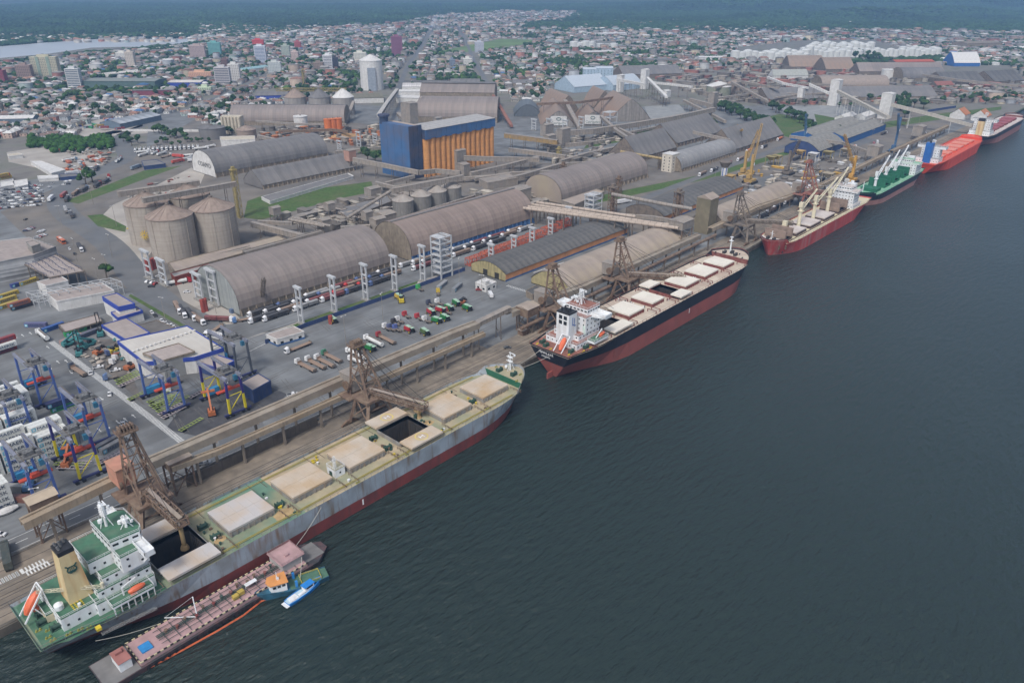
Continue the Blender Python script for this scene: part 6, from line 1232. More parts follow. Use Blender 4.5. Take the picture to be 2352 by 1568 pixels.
rblock('grey office block with long white bands at the left edge', [(-60, 560), (66, 545), (128, 566), (76, 586), (-60, 612)], 17, mat('banded_grey_wall', (.33, .33, .33), .85, n=.1, axis='z', aamt=.7, asc=.55), ROOFP, None); rblock('concrete lift tower rising from the grey office block', [(60, 556), (78, 552), (92, 560), (72, 566)], 22, CONC, ROOFP)
rblock('pale awning roof over stores in the container terminal', [(135, 746), (223, 722), (234, 737), (150, 762)], 6, GALD, ROOFP, cols=3); rblock('navy flat roofed shed under the grey gantry crane', [(450, 829), (497, 814), (540, 828), (500, 846)], 9, NAVY, ROOFP, COBALT, 2); rblock('navy building with pink flat roof beside the quay conveyor', [(553, 878), (593, 857), (621, 874), (580, 897)], 10, NAVY, ROOFP, NAVY, 2)
rblock('small white office with blue base by the parked flatbed truck', [(611, 768), (674, 749), (698, 761), (636, 779)], 7.5, WALLW, ROOFP, WALLW, .8, win=1, base=WALLB)
ct = rblock('white control house with overhanging flat roof in the machine yard', [(1092, 648), (1115, 638), (1140, 647), (1117, 657)], 7.5, WALLW, WALLW, WALLW, .8, win=1); rblock('small glazed lantern on the control house', [(1106, 644), (1115, 640), (1124, 644), (1115, 647)], 10, WALLW, WALLW, z0=7.6, win=0)
rblock('long flat tan roofed base building under the three concrete silos', [(385, 604), (640, 541), (665, 552), (400, 624)], 9, WALLT, ROOFT, None); rblock('long low shed along the lawn edge', [(600, 452), (800, 398), (812, 404), (620, 462)], 6, WALLW, ROOFG); rblock('grey low shed before the small steel silos', [(770, 480), (890, 448), (900, 462), (800, 500)], 8, GALD, ROOFG)
rblock('flat roofed low house among the equipment right of the steel silos', [(1090, 455), (1130, 445), (1150, 452), (1110, 463)], 9, GALD, ROOFT); rblock('pale machine shed left of the grey barrel end', [(1100, 410), (1170, 398), (1190, 408), (1120, 420)], 10, GALV, GALV); rblock('rust red container office below the concrete silos', [(392, 628), (478, 606), (484, 612), (400, 636)], 9, mat('rust_red_sheet', (.22, .05, .035), .7, n=.15), mat('grey_box_top', (.3, .28, .26), .8))
rblock('long grey shed beside the pitched warehouse with dark doorway', [(1290, 460), (1370, 434), (1388, 440), (1320, 470)], 9, GALV, ROOFT); rblock('small pitched tan hut behind the black ship loader', [(1208, 668), (1232, 655), (1248, 664), (1224, 677)], 7, WALLT, ROOFD)
rblock('tan shed under conveyor by the dark low wall', [(1354, 923+0), (1376, 915), (1384, 921), (1362, 930)], 6, WALLT, ROOFT) if False else None
x, y = P(806, 920); house('brown hut beside a conveyor column on the near apron', x+110, x+116, 22, 26, 3, 6, BRN, ROOFT, .3, name='hut', cat='hut')
for i, (pts, zr, lab) in enumerate([([(0, 416), (30, 411), (34, 424), (0, 430)], 6, 'white peaked tent roof, left of two by the car park'), ([(28, 416), (62, 411), (64, 424), (34, 430)], 6, 'white peaked tent roof, right of two by the car park'), ([(70, 370), (95, 370), (150, 390), (118, 398)], 7, 'white roofed long store at the left lorry yard'), ([(86, 404), (132, 402), (134, 408), (88, 411)], 6, 'low white stall roof behind the car park'),
        ([(136, 400), (176, 398), (178, 404), (138, 408)], 6, 'dark blue stall row behind the car park'), ([(17, 354), (40, 350), (52, 355), (20, 359)], 7, 'cream tent near the left mangrove trees'), ([(325, 370), (360, 367), (380, 376), (330, 382)], 7, 'blue grey shed at the tanker lorry park'), ([(505, 314), (585, 312), (585, 320), (506, 322)], 13, 'cream block building with flat roof before the tank')]):
    rblock(lab, pts, zr, WALLW if 'blue' not in lab else NAVY, WALLW if ('white' in lab) else (CREAMW if 'cream' in lab else ROOFG), parapet=False)
x, y = P(538, 306); t = thing('ribbed_silo_block', 'cream silo block with tall vertical ribs beside the long brown store', 'silo block', (x, y, 3))
b = MB(); b.obox(x, y, 3, 25, 26, 12, R_(-50)); b.build('block', CREAMW, t)
for k in range(6): b = MB(); c, s = math.cos(R_(-50)), math.sin(R_(-50)); u = -11+k*4.4; b.cyl(x+c*u+s*6.3*1, y+s*u-c*6.3*1, 3, 24, 1.6, n=10); b.build('rib', CREAMW, t)
for i, (p0, p1, W_, hs, ht, kind, rm, wm_, lab) in enumerate([
  ((278, 297), (372, 276), 34, 7, 11, 'gable', mat('striped_shed_roof', (.30, .32, .34), .6, n=.05, axis='x', aamt=.7, asc=.07), NAVY if 0 else mat('slate_blue_wall', (.12, .16, .2), .8), 'grey shed with white roof stripes beside the container lot'),
  ((-10, 284), (78, 282), 22, 6, 9, 'gable', WALLW, MATS['slate_blue_wall'], 'long white roofed shed at the left edge of the town'), ((192, 202), (358, 203), 50, 12, 14, 'gable', mat('green_grey_flat', (.20, .22, .20), .8), mat('dark_green_wall', (.08, .13, .12), .8), 'long grey green roofed store in the middle of the old town'),
  ((386, 200), (462, 200), 40, 8, 10, 'gable', ROOFW, COBALT, 'wide white roofed store with blue front by the old town'), ((306, 221), (400, 220), 14, 9, 10, 'gable', ROOFG, mat('maroon_wall', (.2, .05, .07), .8), 'maroon long school building between trees'), ((586, 232), (662, 230), 55, 8, 11, 'gable', ROOFG, COBALT, 'large store with blue band and grey roof left of the coned silos'),
  ((808, 238), (882, 236), 60, 8, 11, 'gable', mat('mossy_roof', (.16, .15, .11), .9, n=.2), WALLW, 'mossy roofed store right of the coned silos'), ((928, 198), (1030, 198), 30, 7, 9, 'gable', ROOFD, WALLW, 'dark roofed long shed behind the terraced store'), ((1034, 202), (1102, 202), 40, 9, 14, 'gable', ROOFG, WALLW, 'grey pitched shed with white walls behind the terraced store'),
  ((924, 207), (955, 207), 25, 6, 11, 'gable', mat('white_striped_roof', (.5, .48, .47), .7, axis='x', aamt=.6, asc=.1), WALLW, 'white striped roof shed, left of the pair'), ((955, 207), (990, 207), 25, 6, 11, 'gable', MATS['white_striped_roof'], WALLW, 'white striped roof shed, right of the pair'), ((1120, 208), (1158, 208), 40, 7, 12, 'gable', WALLT, mat('pale_green_wall', (.35, .4, .34), .8), 'pale green walled shed at the far avenue'),
  ((1178, 200), (1226, 200), 40, 7, 11, 'gable', ROOFG, WALLT, 'grey sawtooth shed beyond the arched hangar'), ((1318, 214), (1400, 207), 60, 10, 26, 'gable', mat('pale_blue_roof', (.42, .47, .52), .6, n=.06), mat('pale_blue_wall', (.33, .42, .5), .7), 'pale blue pitched store, left of the blue white works'), ((1408, 210), (1474, 203), 50, 10, 24, 'gothic', MATS['pale_blue_roof'], MATS['pale_blue_wall'], 'pale blue arched store, right of the blue white works'),
  ((1430, 181), (1566, 178), 60, 8, 22, 'gable', ROOFG, GALD, 'long grey pitched store behind the white conveyor towers'), ((1606, 140), (1662, 140), 30, 8, 10, 'gable', WALLW, WALLW, 'white flat shed before the tank farm'), ((1812, 160), (1892, 160), 50, 6, 28, 'gothic', BRD, GALD, 'brown peaked store left of the far brown group'), ((1896, 166), (1962, 165), 55, 6, 28, 'gothic', BRD, GALD, 'tan peaked store right of the far brown group'),
  ((1972, 176), (2166, 176), 45, 10, 26, 'gable', ROOFB, GALD, 'very long brown roofed far store'), ((2072, 187), (2166, 186), 45, 6, 24, 'barrel', ROOFG, WALLT, 'grey barrel store in front of the very long brown store'), ((1886, 209), (2040, 207), 42, 6, 24, 'barrel', mat('tan_barrel_roof', (.28, .23, .195), .7, n=.1), WALLT, 'tan barrel store beside the white round tank'), ((1940, 232), (2152, 229), 50, 6, 20, 'gable', ROOFG, WALLT, 'long grey pitched store behind the long pale conveyor'),
  ((1764, 236), (1900, 232), 55, 5, 20, 'gable', ROOFG, GALD, 'dark grey pitched store behind the bare lot'), ((1776, 183), (1856, 182), 25, 7, 18, 'gable', mat('pale_green_grey_roof', (.33, .34, .31), .8), WALLW, 'pale grey roofed store beside the striped shaft'), ((2056, 151), (2146, 150), 30, 8, 12, 'gable', mat('red_sheet_roof', (.4, .09, .05), .7), GALD, 'red roofed shed beyond the far brown stores'),
  ((2190, 153), (2250, 153), 50, 8, 30, 'gothic', WALLW, mat('strong_blue_wall', (.03, .12, .35), .6), 'white arched store with blue front at the far right'), ((2168, 194), (2262, 192), 60, 5, 20, 'gable', ROOFD, GALD, 'dark pitched store at the far right'), ((2284, 194), (2352, 190), 60, 5, 22, 'gable', ROOFD, GALD, 'dark pitched store at the right edge'), ((2150, 204), (2190, 203), 20, 6, 12, 'gable', mat('brick_red_roof', (.25, .1, .08), .8), GALD, 'brick red hipped shed before the dark stores'),
  ((1480, 146), (1560, 146), 40, 8, 10, 'gable', ROOFG, WALLT, 'grey flat store in the far suburb, left'), ((1340, 128), (1410, 126), 40, 8, 10, 'gable', WALLW, WALLT, 'pale flat store below the small tank group'), ((2220, 112), (2300, 110), 60, 14, 18, 'gable', WALLT, WALLT, 'grey factory beyond the tank farm'), ((1380, 85), (1440, 84), 50, 10, 12, 'gable', WALLW, WALLW, 'white factory roofs in the far plain'), ((1770, 92), (1860, 91), 40, 10, 12, 'gable', WALLW, WALLW, 'long white factory in the far green plain'),
  ((480, 75+0), (500, 74), 20, 6, 9, 'gable', WALLW, WALLW, 'small white shed near the far inlet'), ((560, 168), (620, 160), 26, 6, 9, 'gable', mat('teal_roof', (.25, .4, .42), .7), WALLW, 'pale teal roofed hall in the old town'), ((250, 178), (330, 170), 30, 6, 8, 'gable', ROOFW, WALLW, 'long white market roof in the old town')]):
    if '7' == '8': continue
    shedr(lab, p0, p1, W_, hs, ht, kind, rm, wm_, bays=6, name='far_store', cat='warehouse')
shed('blue walled shed with mossy grey roof at the far quay, right gable pair', 945, 1085, 96, 128, 8, 13, 'gable', mat('mossy_grey_roof', (.2, .19, .17), .9, n=.2, ns=.3, dirt=(.3, .3, .28), da=.6, ds=.2), mat('harbour_blue_wall', (.02, .10, .28), .7, n=.1), bays=8)
shed('blue walled shed with mossy grey roof at the far quay, left gable pair', 930, 1085, 129, 160, 8, 13, 'gable', MATS['mossy_grey_roof'], MATS['harbour_blue_wall'], bays=8)
shed('arched grey roof hall with navy blue front in the harbour yard', 850, 925, 92, 132, 7, 16, 'arc', MATS['mossy_grey_roof'], NAVY, bays=6, doors=2)
for i, (px, py, w_) in enumerate([(1955, 276, 44), (1998, 273, 44)]): x, y = P(px, py); shed(f'white tent roof on the bare lot, {["left","right"][i]} of two', x-w_/2, x+w_/2, y, y+16, 5, 9, 'gable', WALLW, WALLW, bays=4, name='tent', cat='tent')
for i, (px, py) in enumerate([(2203, 272), (2252, 276)]): x, y = P(px, py); shed(f'orange tiled pavilion behind the farthest berth, {["left","right"][i]} of two', x-14, x+14, y-10, y+10, 7, 15, 'gable', mat('orange_tiles', (.42, .17, .08), .8), WALLW, bays=3, name='pavilion', cat='building')
for i, (px, py, w_, h_) in enumerate([(1364, 192, 30, 26), (1395, 192, 32, 28), (1380, 192, 18, 20)]): x, y = P(px, py); house(f'pale blue factory block with windows in the blue white works, {["left","right","middle"][i]}', x-w_/2, x+w_/2, y, y+18, 3, 3+h_, MATS['pale_blue_wall'], MATS['pale_blue_roof'], 3, name='factory_block', cat='building', win=5, rot=R_(-46))
TK = mat('tank_white', (.56, .57, .55), .6, n=.05, ns=.05, streak=(.5, .46, .4), sa=.3, ss=.2); tk0 = None; rr_k = (1, .85, 1.1, .95, .8)
for (xa, xb, yb, n_, r, h, lab, dx_) in [(1688, 1760, 134, 6, 15, 17, 'left front row of the tank farm', 0), (1768, 1846, 139, 7, 15, 19, 'front row of the tank farm', 0), (1776, 1848, 134, 6, 15, 20, 'second row of the tank farm', 0), (1872, 1998, 115, 11, 15, 20, 'farthest row of the tank farm', 0), (1866, 1990, 119, 10, 15, 20, 'second farthest row of the tank farm', 0), (1842, 1970, 131, 11, 14, 16, 'middle row of the tank farm', 0), (1845, 1975, 127, 10, 14, 18, 'upper middle row of the tank farm', 0), (1990, 2054, 130, 7, 12, 18, 'right small row of the tank farm', 0), (2068, 2150, 130, 8, 13, 18, 'separate right group beyond the trees', 0), (2070, 2140, 125, 6, 13, 18, 'rear of the separate right group', 0), (2216, 2248, 108, 4, 9, 12, 'four small tanks at the far right', 0), (2256, 2276, 124, 2, 14, 12, 'pair at the far right', 0), (1318, 1358, 109, 4, 16, 15, 'small tank group in the suburb, left', 0), (1378, 1410, 108, 3, 15, 9, 'small tank group in the suburb, right', 0), (1856, 1862, 133, 1, 14, 28, 'single taller tank with a red rim', 0)]:
    for k in range(n_):
        px = xa+(xb-xa)*(k/max(1, n_-1)); x, y = P(px, yb); L_ = f'white domed tank, number {k+1} from the left in the {lab}' if n_ > 1 else 'white '+lab+' in the tank farm'
        if n_ > 1: L_ = f'white domed tank, {["first","second","third","fourth","fifth","sixth","seventh","eighth","ninth","tenth","eleventh"][k]} from left, {lab}'
        if tk0 is None:
            tk0 = thing('storage_tank', L_, 'tank', (x, y, 3), 'white tanks of the tank farm'); b = MB(); b.cyl(x, y, 3, 4, 1, n=20); b.build('wall', TK, tk0); b = MB(); b.cyl(x, y, 4, 4.12, 1, .5, n=20); b.cyl(x, y, 4.12, 4.16, .5, .05, n=20); b.build('roof', TK, tk0); t = tk0
        else: t = dup(tk0, (x, y, 3), 0, L_)
        t.scale = (r*.8, r*.8, h*rr_k[k % 5])
TYRE = BLK; ORDN = ['first', 'second', 'third', 'fourth', 'fifth', 'sixth', 'seventh', 'eighth', 'ninth', 'tenth', 'eleventh', 'twelfth', 'thirteenth', 'fourteenth', 'fifteenth', 'sixteenth', 'seventeenth', 'eighteenth', 'nineteenth', 'twentieth', 'twenty-first', 'twenty-second', 'twenty-third', 'twenty-fourth', 'twenty-fifth', 'twenty-sixth', 'twenty-seventh', 'twenty-eighth', 'twenty-ninth', 'thirtieth']
def ordn(k): return ORDN[k] if k < 29 else (ORDN[29] if k == 29 else ['thirty-', 'forty-', 'fifty-', 'sixty-', 'seventy-', 'eighty-', 'ninety-'][(k+1)//10-3]+ORDN[(k+1) % 10-1] if (k+1) % 10 else ['fortieth', 'fiftieth', 'sixtieth', 'seventieth', 'eightieth', 'ninetieth'][(k+1)//10-4])
def proto(name, cat):
    r = bpy.data.objects.new(name, None); COL.objects.link(r); r['category'] = cat; r['_p'] = 1; return r
def wheels(r, xs, w_, rad=.5, name='wheel'):
    for x in xs:
        for s in (-1, 1): b = MB(); b.tube((x, s*w_-.15, rad), (x, s*w_+.15, rad), rad, n=10); b.build(name, TYRE, r, off=False)
def mk_car():
    r = proto('car', 'car'); b = MB(); b.hexa([(-2.15, -.88, .35), (2.15, -.88, .35), (2.15, .88, .35), (-2.15, .88, .35)], [(-2.1, -.86, .95), (2.0, -.82, .85), (2.0, .82, .85), (-2.1, .86, .95)]); b.hexa([(-1.7, -.8, .95), (1.0, -.8, .93), (1.0, .8, .93), (-1.7, .8, .95)], [(-1.2, -.66, 1.45), (.35, -.66, 1.47), (.35, .66, 1.47), (-1.2, .66, 1.45)]); b.build('body', PAINT, r, (.7, .7, .7), off=False)
    b = MB(); b.hexa([(1.02, -.74, .97), (.4, -.62, 1.42), (.4, .62, 1.42), (1.02, .74, .97)], [(1.06, -.74, .97), (.44, -.62, 1.42), (.44, .62, 1.42), (1.06, .74, .97)]); b.build('windscreen', DARKG, r, off=False); b = MB(); b.hexa([(-1.6, -.84, 1.0), (.85, -.84, 1.0), (.3, -.72, 1.38), (-1.2, -.72, 1.38)], [(-1.6, -.80, 1.0), (.85, -.80, 1.0), (.3, -.68, 1.38), (-1.2, -.68, 1.38)]); b.build('side_window', DARKG, r, off=False); wheels(r, (-1.35, 1.35), .82, .33); return r
def mk_pickup():
    r = proto('pickup_truck', 'pickup'); b = MB(); b.box(-2.6, 2.6, -.92, .92, .45, 1.0); b.hexa([(-.4, -.88, 1.0), (1.6, -.88, 1.0), (1.6, .88, 1.0), (-.4, .88, 1.0)], [(-.2, -.75, 1.75), (1.0, -.75, 1.75), (1.0, .75, 1.75), (-.2, .75, 1.75)]); b.build('body', PAINT, r, (.7, .7, .7), off=False)
    b = MB(); b.box(-2.5, -.5, -.8, .8, .95, 1.02); b.build('load_bed', BLK, r, off=False); b = MB(); b.hexa([(1.62, -.8, 1.03), (1.04, -.7, 1.7), (1.04, .7, 1.7), (1.62, .8, 1.03)], [(1.66, -.8, 1.03), (1.08, -.7, 1.7), (1.08, .7, 1.7), (1.66, .8, 1.03)]); b.build('windscreen', DARKG, r, off=False); wheels(r, (-1.7, 1.7), .85, .4); return r
def cabp(r, x, col=(.75, .75, .75)):
    b = MB(); b.hexa([(x, -1.2, .7), (x+2.3, -1.2, .7), (x+2.3, 1.2, .7), (x, 1.2, .7)], [(x, -1.15, 3.1), (x+2.0, -1.15, 3.1), (x+2.0, 1.15, 3.1), (x, 1.15, 3.1)]); b.hexa([(x, -1, 3.1), (x+1.6, -1, 3.1), (x+1.6, 1, 3.1), (x, 1, 3.1)], [(x, -.95, 3.7), (x+.6, -.95, 3.7), (x+.6, .95, 3.7), (x, .95, 3.7)]); c = b.build('cab', PAINT, r, col, off=False)
    b = MB(); b.hexa([(x+2.27, -1.0, 1.9), (x+2.12, -1.0, 2.8), (x+2.12, 1.0, 2.8), (x+2.27, 1.0, 1.9)], [(x+2.32, -1.0, 1.9), (x+2.17, -1.0, 2.8), (x+2.17, 1.0, 2.8), (x+2.32, 1.0, 1.9)]); b.build('windscreen', DARKG, c, off=False)
def mk_truck(kind, tc=(.1, .1, .1)):
    r = proto('grain_truck' if kind == 'grain' else ('tanker_truck' if kind == 'tank' else ('box_truck' if kind == 'box' else ('tractor_unit' if kind == 'tractor' else 'flatbed_truck'))), 'truck')
    cabp(r, 6.6); b = MB(); b.box(2.5 if kind != 'tractor' else 1.5, 6.9, -.5, .5, .7, 1.1); b.build('chassis', GALD, r, off=False)
    if kind == 'tractor': b = MB(); b.box(2.4, 4.2, -1.1, 1.1, 1.1, 1.3); b.build('fifth_wheel', GALD, r, off=False); wheels(r, (2.6, 3.8, 7.6), 1.0); return r
    if kind == 'grain':
        m = mat('trailer_sheet_%02x' % int(tc[0]*99+tc[2]*7), tc, .8, n=.2, ns=.6, dirt=(.2, .16, .13), da=.35, ds=.3); mt = mat('tarp_%02x' % int(tc[0]*99+tc[2]*7), tuple(min(1, c*1.3+.02) for c in tc), .9, n=.15, ns=.8)
        for x0, x1 in ((-8.6, -1.4), (-1.0, 6.2)): b = MB(); b.box(x0, x1, -1.25, 1.25, 1.3, 3.0); b.build('trailer', m, r, off=False); b = MB(); b.box(x0-.05, x1+.05, -1.3, 1.3, 3.0, 3.2); b.hexa([(x0, -1.2, 3.2), (x1, -1.2, 3.2), (x1, 1.2, 3.2), (x0, 1.2, 3.2)], [(x0, -.2, 3.45), (x1, -.2, 3.45), (x1, .2, 3.45), (x0, .2, 3.45)]); b.build('tarpaulin', mt, r, off=False)
        wheels(r, (-7.5, -6.3, .4, 1.6, 7.6), 1.0)
    elif kind == 'tank': b = MB(); b.tube((-7.5, 0, 2.3), (6, 0, 2.3), 1.25, n=14); b.build('tank', mat('tank_trailer_white', (.62, .62, .6), .4), r, off=False); b = MB(); b.box(-7, 5, -.4, .4, 3.5, 3.7); b.build('catwalk', GALD, r, off=False); wheels(r, (-6.5, -5.3, -4.1, 3.4, 7.6), 1.0)
    elif kind == 'box': b = MB(); b.box(-7, 6, -1.25, 1.25, 1.2, 3.9); b.build('trailer', PAINT, r, (.6, .2, .1), off=False); wheels(r, (-6, -4.8, 3.2, 7.6), 1.0)
    else: b = MB(); b.box(-7.5, 5.8, -1.25, 1.25, 1.2, 1.5); b.box(5.6, 5.8, -1.2, 1.2, 1.5, 2.6); b.build('flatbed', mat('flatbed_wood', (.27, .19, .14), .9, n=.3, ns=2), r, off=False); b = MB(); b.box(-7.7, -7.4, -1.2, 1.2, .9, 2.3); b.build('tailboard', GALD, r, off=False); wheels(r, (-6.5, -5.3, -4.1, 3.4, 7.6), 1.0)
    return r
def mk_bus():
    r = proto('bus', 'bus'); b = MB(); b.box(-6.6, 6.6, -1.3, 1.3, .4, 3.5); c = b.build('body', PAINT, r, (.7, .7, .7), off=False); b = MB(); b.box(-6.2, 6.62, -1.33, 1.33, 1.7, 2.9); b.build('window_band', DARKG, r, off=False); b = MB(); b.box(-3, 1, -.8, .8, 3.5, 3.75); b.build('roof_unit', WALLW, r, off=False); wheels(r, (-4.4, -3.2, 4.4), 1.15); return r
def mk_harv():
    r = proto('harvester', 'harvester'); b = MB(); b.hexa([(-3.5, -1.4, 1.2), (2.2, -1.4, 1.2), (2.2, 1.4, 1.2), (-3.5, 1.4, 1.2)], [(-2.8, -1.3, 3.4), (2.0, -1.3, 3.4), (2.0, 1.3, 3.4), (-2.8, 1.3, 3.4)]); b.build('body', PAINT, r, (.02, .2, .04), off=False)
    b = MB(); b.box(2.2, 3.7, -.9, .9, 1.6, 3.5); b.build('cab', DARKG, r, off=False); b = MB(); b.box(2.1, 3.9, -1, 1, 3.5, 3.65); b.box(-2.2, 1.4, -1.0, 1.0, 3.4, 3.7); b.build('cab_roof', mat('pale_green_lid', (.35, .5, .38), .6), r, off=False)
    for x, rad in ((2.2, .95), (-2.4, .6)):
        for s in (-1, 1): b = MB(); b.tube((x, s*1.5, rad), (x, s*1.9, rad), rad, n=12); b.build('wheel', BLK, r, off=False); b = MB(); b.tube((x, s*1.5, rad), (x, s*1.93, rad), rad*.5, n=8); b.build('rim', YEL, r, off=False)
    return r
def mk_cont(L_=12.2):
    r = proto('container', 'container'); b = MB(); b.box(-L_/2, L_/2, -1.22, 1.22, 0, 2.55); b.box(-L_/2-.0, L_/2, -1.15, 1.15, 2.55, 2.59)
    n = 20
    for k in range(n): x = -L_/2+.3+k*(L_-.6)/(n-1); b.box(x-.12, x+.12, -1.25, 1.25, .15, 2.42)
    b.build('box', PAINT, r, (.6, .6, .6), off=False); return r
PR = {}
def IA(px, py, a):
    """heading on the ground of something seen pointing a degrees above the picture's right"""
    p = P(px, py); q = P(px+8*math.cos(R_(a)), py-8*math.sin(R_(a))); return math.atan2(q[1]-p[1], q[0]-p[0])
USED = set()
def put(key, x, y, ang, label, group=None, color=None, z=3.0):
    if key not in PR:
        PR[key] = {'car': mk_car, 'pickup': mk_pickup, 'bus': mk_bus, 'harv': mk_harv, 'cont': mk_cont, 'cont20': lambda: mk_cont(6.1), 'black': lambda: mk_truck('grain', (.035, .035, .04)), 'brown': lambda: mk_truck('grain', (.17, .12, .09)), 'redt': lambda: mk_truck('grain', (.13, .035, .035)),
                   'grey': lambda: mk_truck('grain', (.2, .2, .2)), 'greent': lambda: mk_truck('grain', (.03, .18, .10)), 'tank': lambda: mk_truck('tank'), 'box': lambda: mk_truck('box'), 'flat': lambda: mk_truck('flat'), 'tractor': lambda: mk_truck('tractor'), 'orange': lambda: mk_truck('grain', (.4, .12, .04))}[key]()
    r = PR[key]
    if key not in USED:
        USED.add(key); r.location = (x, y, z); r.rotation_euler = (0, 0, ang); r['label'] = label; del r['_p']
        if group: r['group'] = group
        if color:
            for c in r.children:
                if tuple(c.color)[:3] != (1, 1, 1): c.color = (*color, 1)
        return r
    return dup(r, (x, y, z), ang, label, group, color)
rr = random.Random(11)
CC = [((.72, .72, .72), 'white')]*5+[((.35, .36, .38), 'silver')]*3+[((.03, .03, .035), 'black')]*2+[((.28, .03, .03), 'red'), ((.05, .07, .12), 'dark blue'), ((.14, .14, .15), 'grey')]
def lot(quad, rows, cols, ang, where, group, fill=.8, jit=.5):
    q = [P(*p) for p in quad]
    for i in range(rows):
        v = (i+.5)/rows; cnt = {}
        for j in range(cols):
            if rr.random() > fill: continue
            u = (j+.5)/cols; x = (q[0][0]*(1-u)+q[1][0]*u)*(1-v)+(q[3][0]*(1-u)+q[2][0]*u)*v; y = (q[0][1]*(1-u)+q[1][1]*u)*(1-v)+(q[3][1]*(1-u)+q[2][1]*u)*v
            c, cn_ = rr.choice(CC); k = cnt.get(cn_, 0); cnt[cn_] = k+1
            put('car', x+rr.uniform(-jit, jit), y+rr.uniform(-jit, jit), ang+rr.choice((0, PI))+rr.uniform(-.06, .06), f'{ORDN[k]} {cn_} car from the left, {ORDN[i]} row of the {where}', group, c)
lot([(2, 428), (96, 424), (104, 474), (-6, 484)], 8, 15, IA(60, 450, -5), 'open car park', 'cars in the open car park', .82)
lot([(118, 420), (168, 412), (160, 426), (104, 436)], 2, 5, IA(140, 425, -5), 'road side strip', 'cars in the road side strip', .7)
lot([(46, 524), (62, 517), (118, 548), (98, 556)], 2, 15, IA(80, 535, 5), 'slanted parking rows', 'cars in the slanted rows', .95, .2)
lot([(66, 518), (74, 515), (124, 546), (118, 552)], 1, 14, IA(100, 530, 5), 'upper slanted parking row', 'cars in the upper slanted row', .9, .2)
for i, (px, py, a, c, lab) in enumerate([(348, 659, 0, 1, 'dark sedan at the silo road bend'), (339, 648, 30, 0, 'white car leftmost of the group under the portal'), (350, 650, 30, 0, 'white car second in the group under the portal'), (357, 653, 30, 6, 'red car in the group under the portal'), (366, 636, 0, 0, 'white van like car below the white portal'), (160, 573, -60, 0, 'white car near the road works'), (172, 584, -60, 1, 'black car last on the curved road'), (59, 505, 30, 1, 'black car by the slanted rows'), (349, 719, -50, 0, 'white car first on the green verge'), (357, 726, -50, 1, 'dark car second on the green verge'), (372, 738, -50, 0, 'white car third on the green verge'), (382, 744, -50, 0, 'white car fourth on the green verge'), (394, 749, -50, 0, 'white car fifth on the green verge'), (400, 753, -50, 0, 'white car sixth on the green verge'), (252, 907, -90, 0, 'white car alone in the terminal lane'), (1, 1229, 0, 0, 'white car on the quay road at the left edge'), (1166, 800, 5, 2, 'dark grey car alone on the apron behind the green bow'), (722, 967, 25, 2, 'black car beneath the near conveyor by the low wall'), (1100, 667, 0, 6, 'small dark car by the control house'), (430, 672, 0, 0, 'white car on the building site')]):
    put('car', *P(px, py), IA(px, py, a), lab, None, [(.72, .72, .72), (.03, .03, .035), (.08, .085, .09)][c] if c < 3 else (.28, .03, .03))
for i, (px, py, a, lab) in enumerate([(209, 858, -90, 'white pickup driving beside the lined crossing'), (283, 975, -90, 'white pickup driving down the terminal lane'), (226, 845, 10, 'white pickup parked left of the tractor units'), (265, 852, 10, 'white pickup parked right of the tractor units'), (470, 1066, 10, 'silver pickup parked behind the low quay wall'), (672, 908, 10, 'white pickup beside the navy building')]): put('pickup', *P(px, py), IA(px, py, a), lab, 'pickups in the terminal', (.7, .7, .7) if 'silver' not in lab else (.3, .32, .34))
put('bus', *P(495, 776), IA(495, 776, -15), 'white and black coach parked beside the queue of trucks', None, (.7, .7, .7)); put('bus', *P(142, 557), IA(142, 557, -35), 'orange and white bus on the curved road', None, (.6, .15, .05)); 
for k in range(3): put('bus', *P(250+k*9, 279-k*.4), IA(250, 279, 15), f'blue and white bus in the container lot, {ORDN[k]} from the left', 'buses in the container lot', (.15, .25, .5))
tn = 0
def tq(key, px, py, a, lab, c=None, px_=True):
    put(key, *(P(px, py) if px_ else (px, py)), IA(px, py, a) if px_ else R_(a), lab, 'grain trucks in port', c or (.74, .74, .75))
seq = ['black', 'brown', 'brown', 'black', 'redt', 'black', 'grey', 'brown', 'black', 'redt', 'black', 'grey']
for row, (y, x0, n_) in enumerate(((159, 182, 7), (155.5, 190, 5), (150.5, 178, 6), (147, 186, 5))):
    for k in range(n_): tq(seq[(row*5+k*3) % 12], x0+k*19.5+rr.uniform(-1, 1), y, 180 if row < 3 else 180, f'grain truck {ORDN[k]} from left, {ORDN[row]} queue row beside the nearest barrel warehouse', rr.choice([(.74, .74, .75), (.74, .74, .75), (.5, .05, .05), (.1, .15, .3)]), False)
for row, (y, x0, n_) in enumerate(((157, 308, 6), (153.5, 316, 6), (148, 300, 5))):
    for k in range(n_): tq(seq[(row*4+k*5+1) % 12], x0+k*20+rr.uniform(-2, 2), y, 180, f'grain truck {ORDN[k]} from the left in the {ORDN[row]} row by the blue walled barrel', None, False)
for i, (px, py, a, key, lab, c) in enumerate([(409, 712, -62, 'brown', 'brown grain truck first in the bend below the nearest barrel', None), (420, 721, -60, 'greent', 'green covered grain truck in the bend', None), (440, 728, -50, 'black', 'black grain truck in the bend', None), (455, 738, -35, 'brown', 'brown grain truck fourth in the bend', None), (505, 738, -3, 'redt', 'dark red grain truck last in the bend', None), (130, 484-10, 0, 'black', 'x', None)]):
    if lab != 'x': tq(key, px, py, a, lab, c)
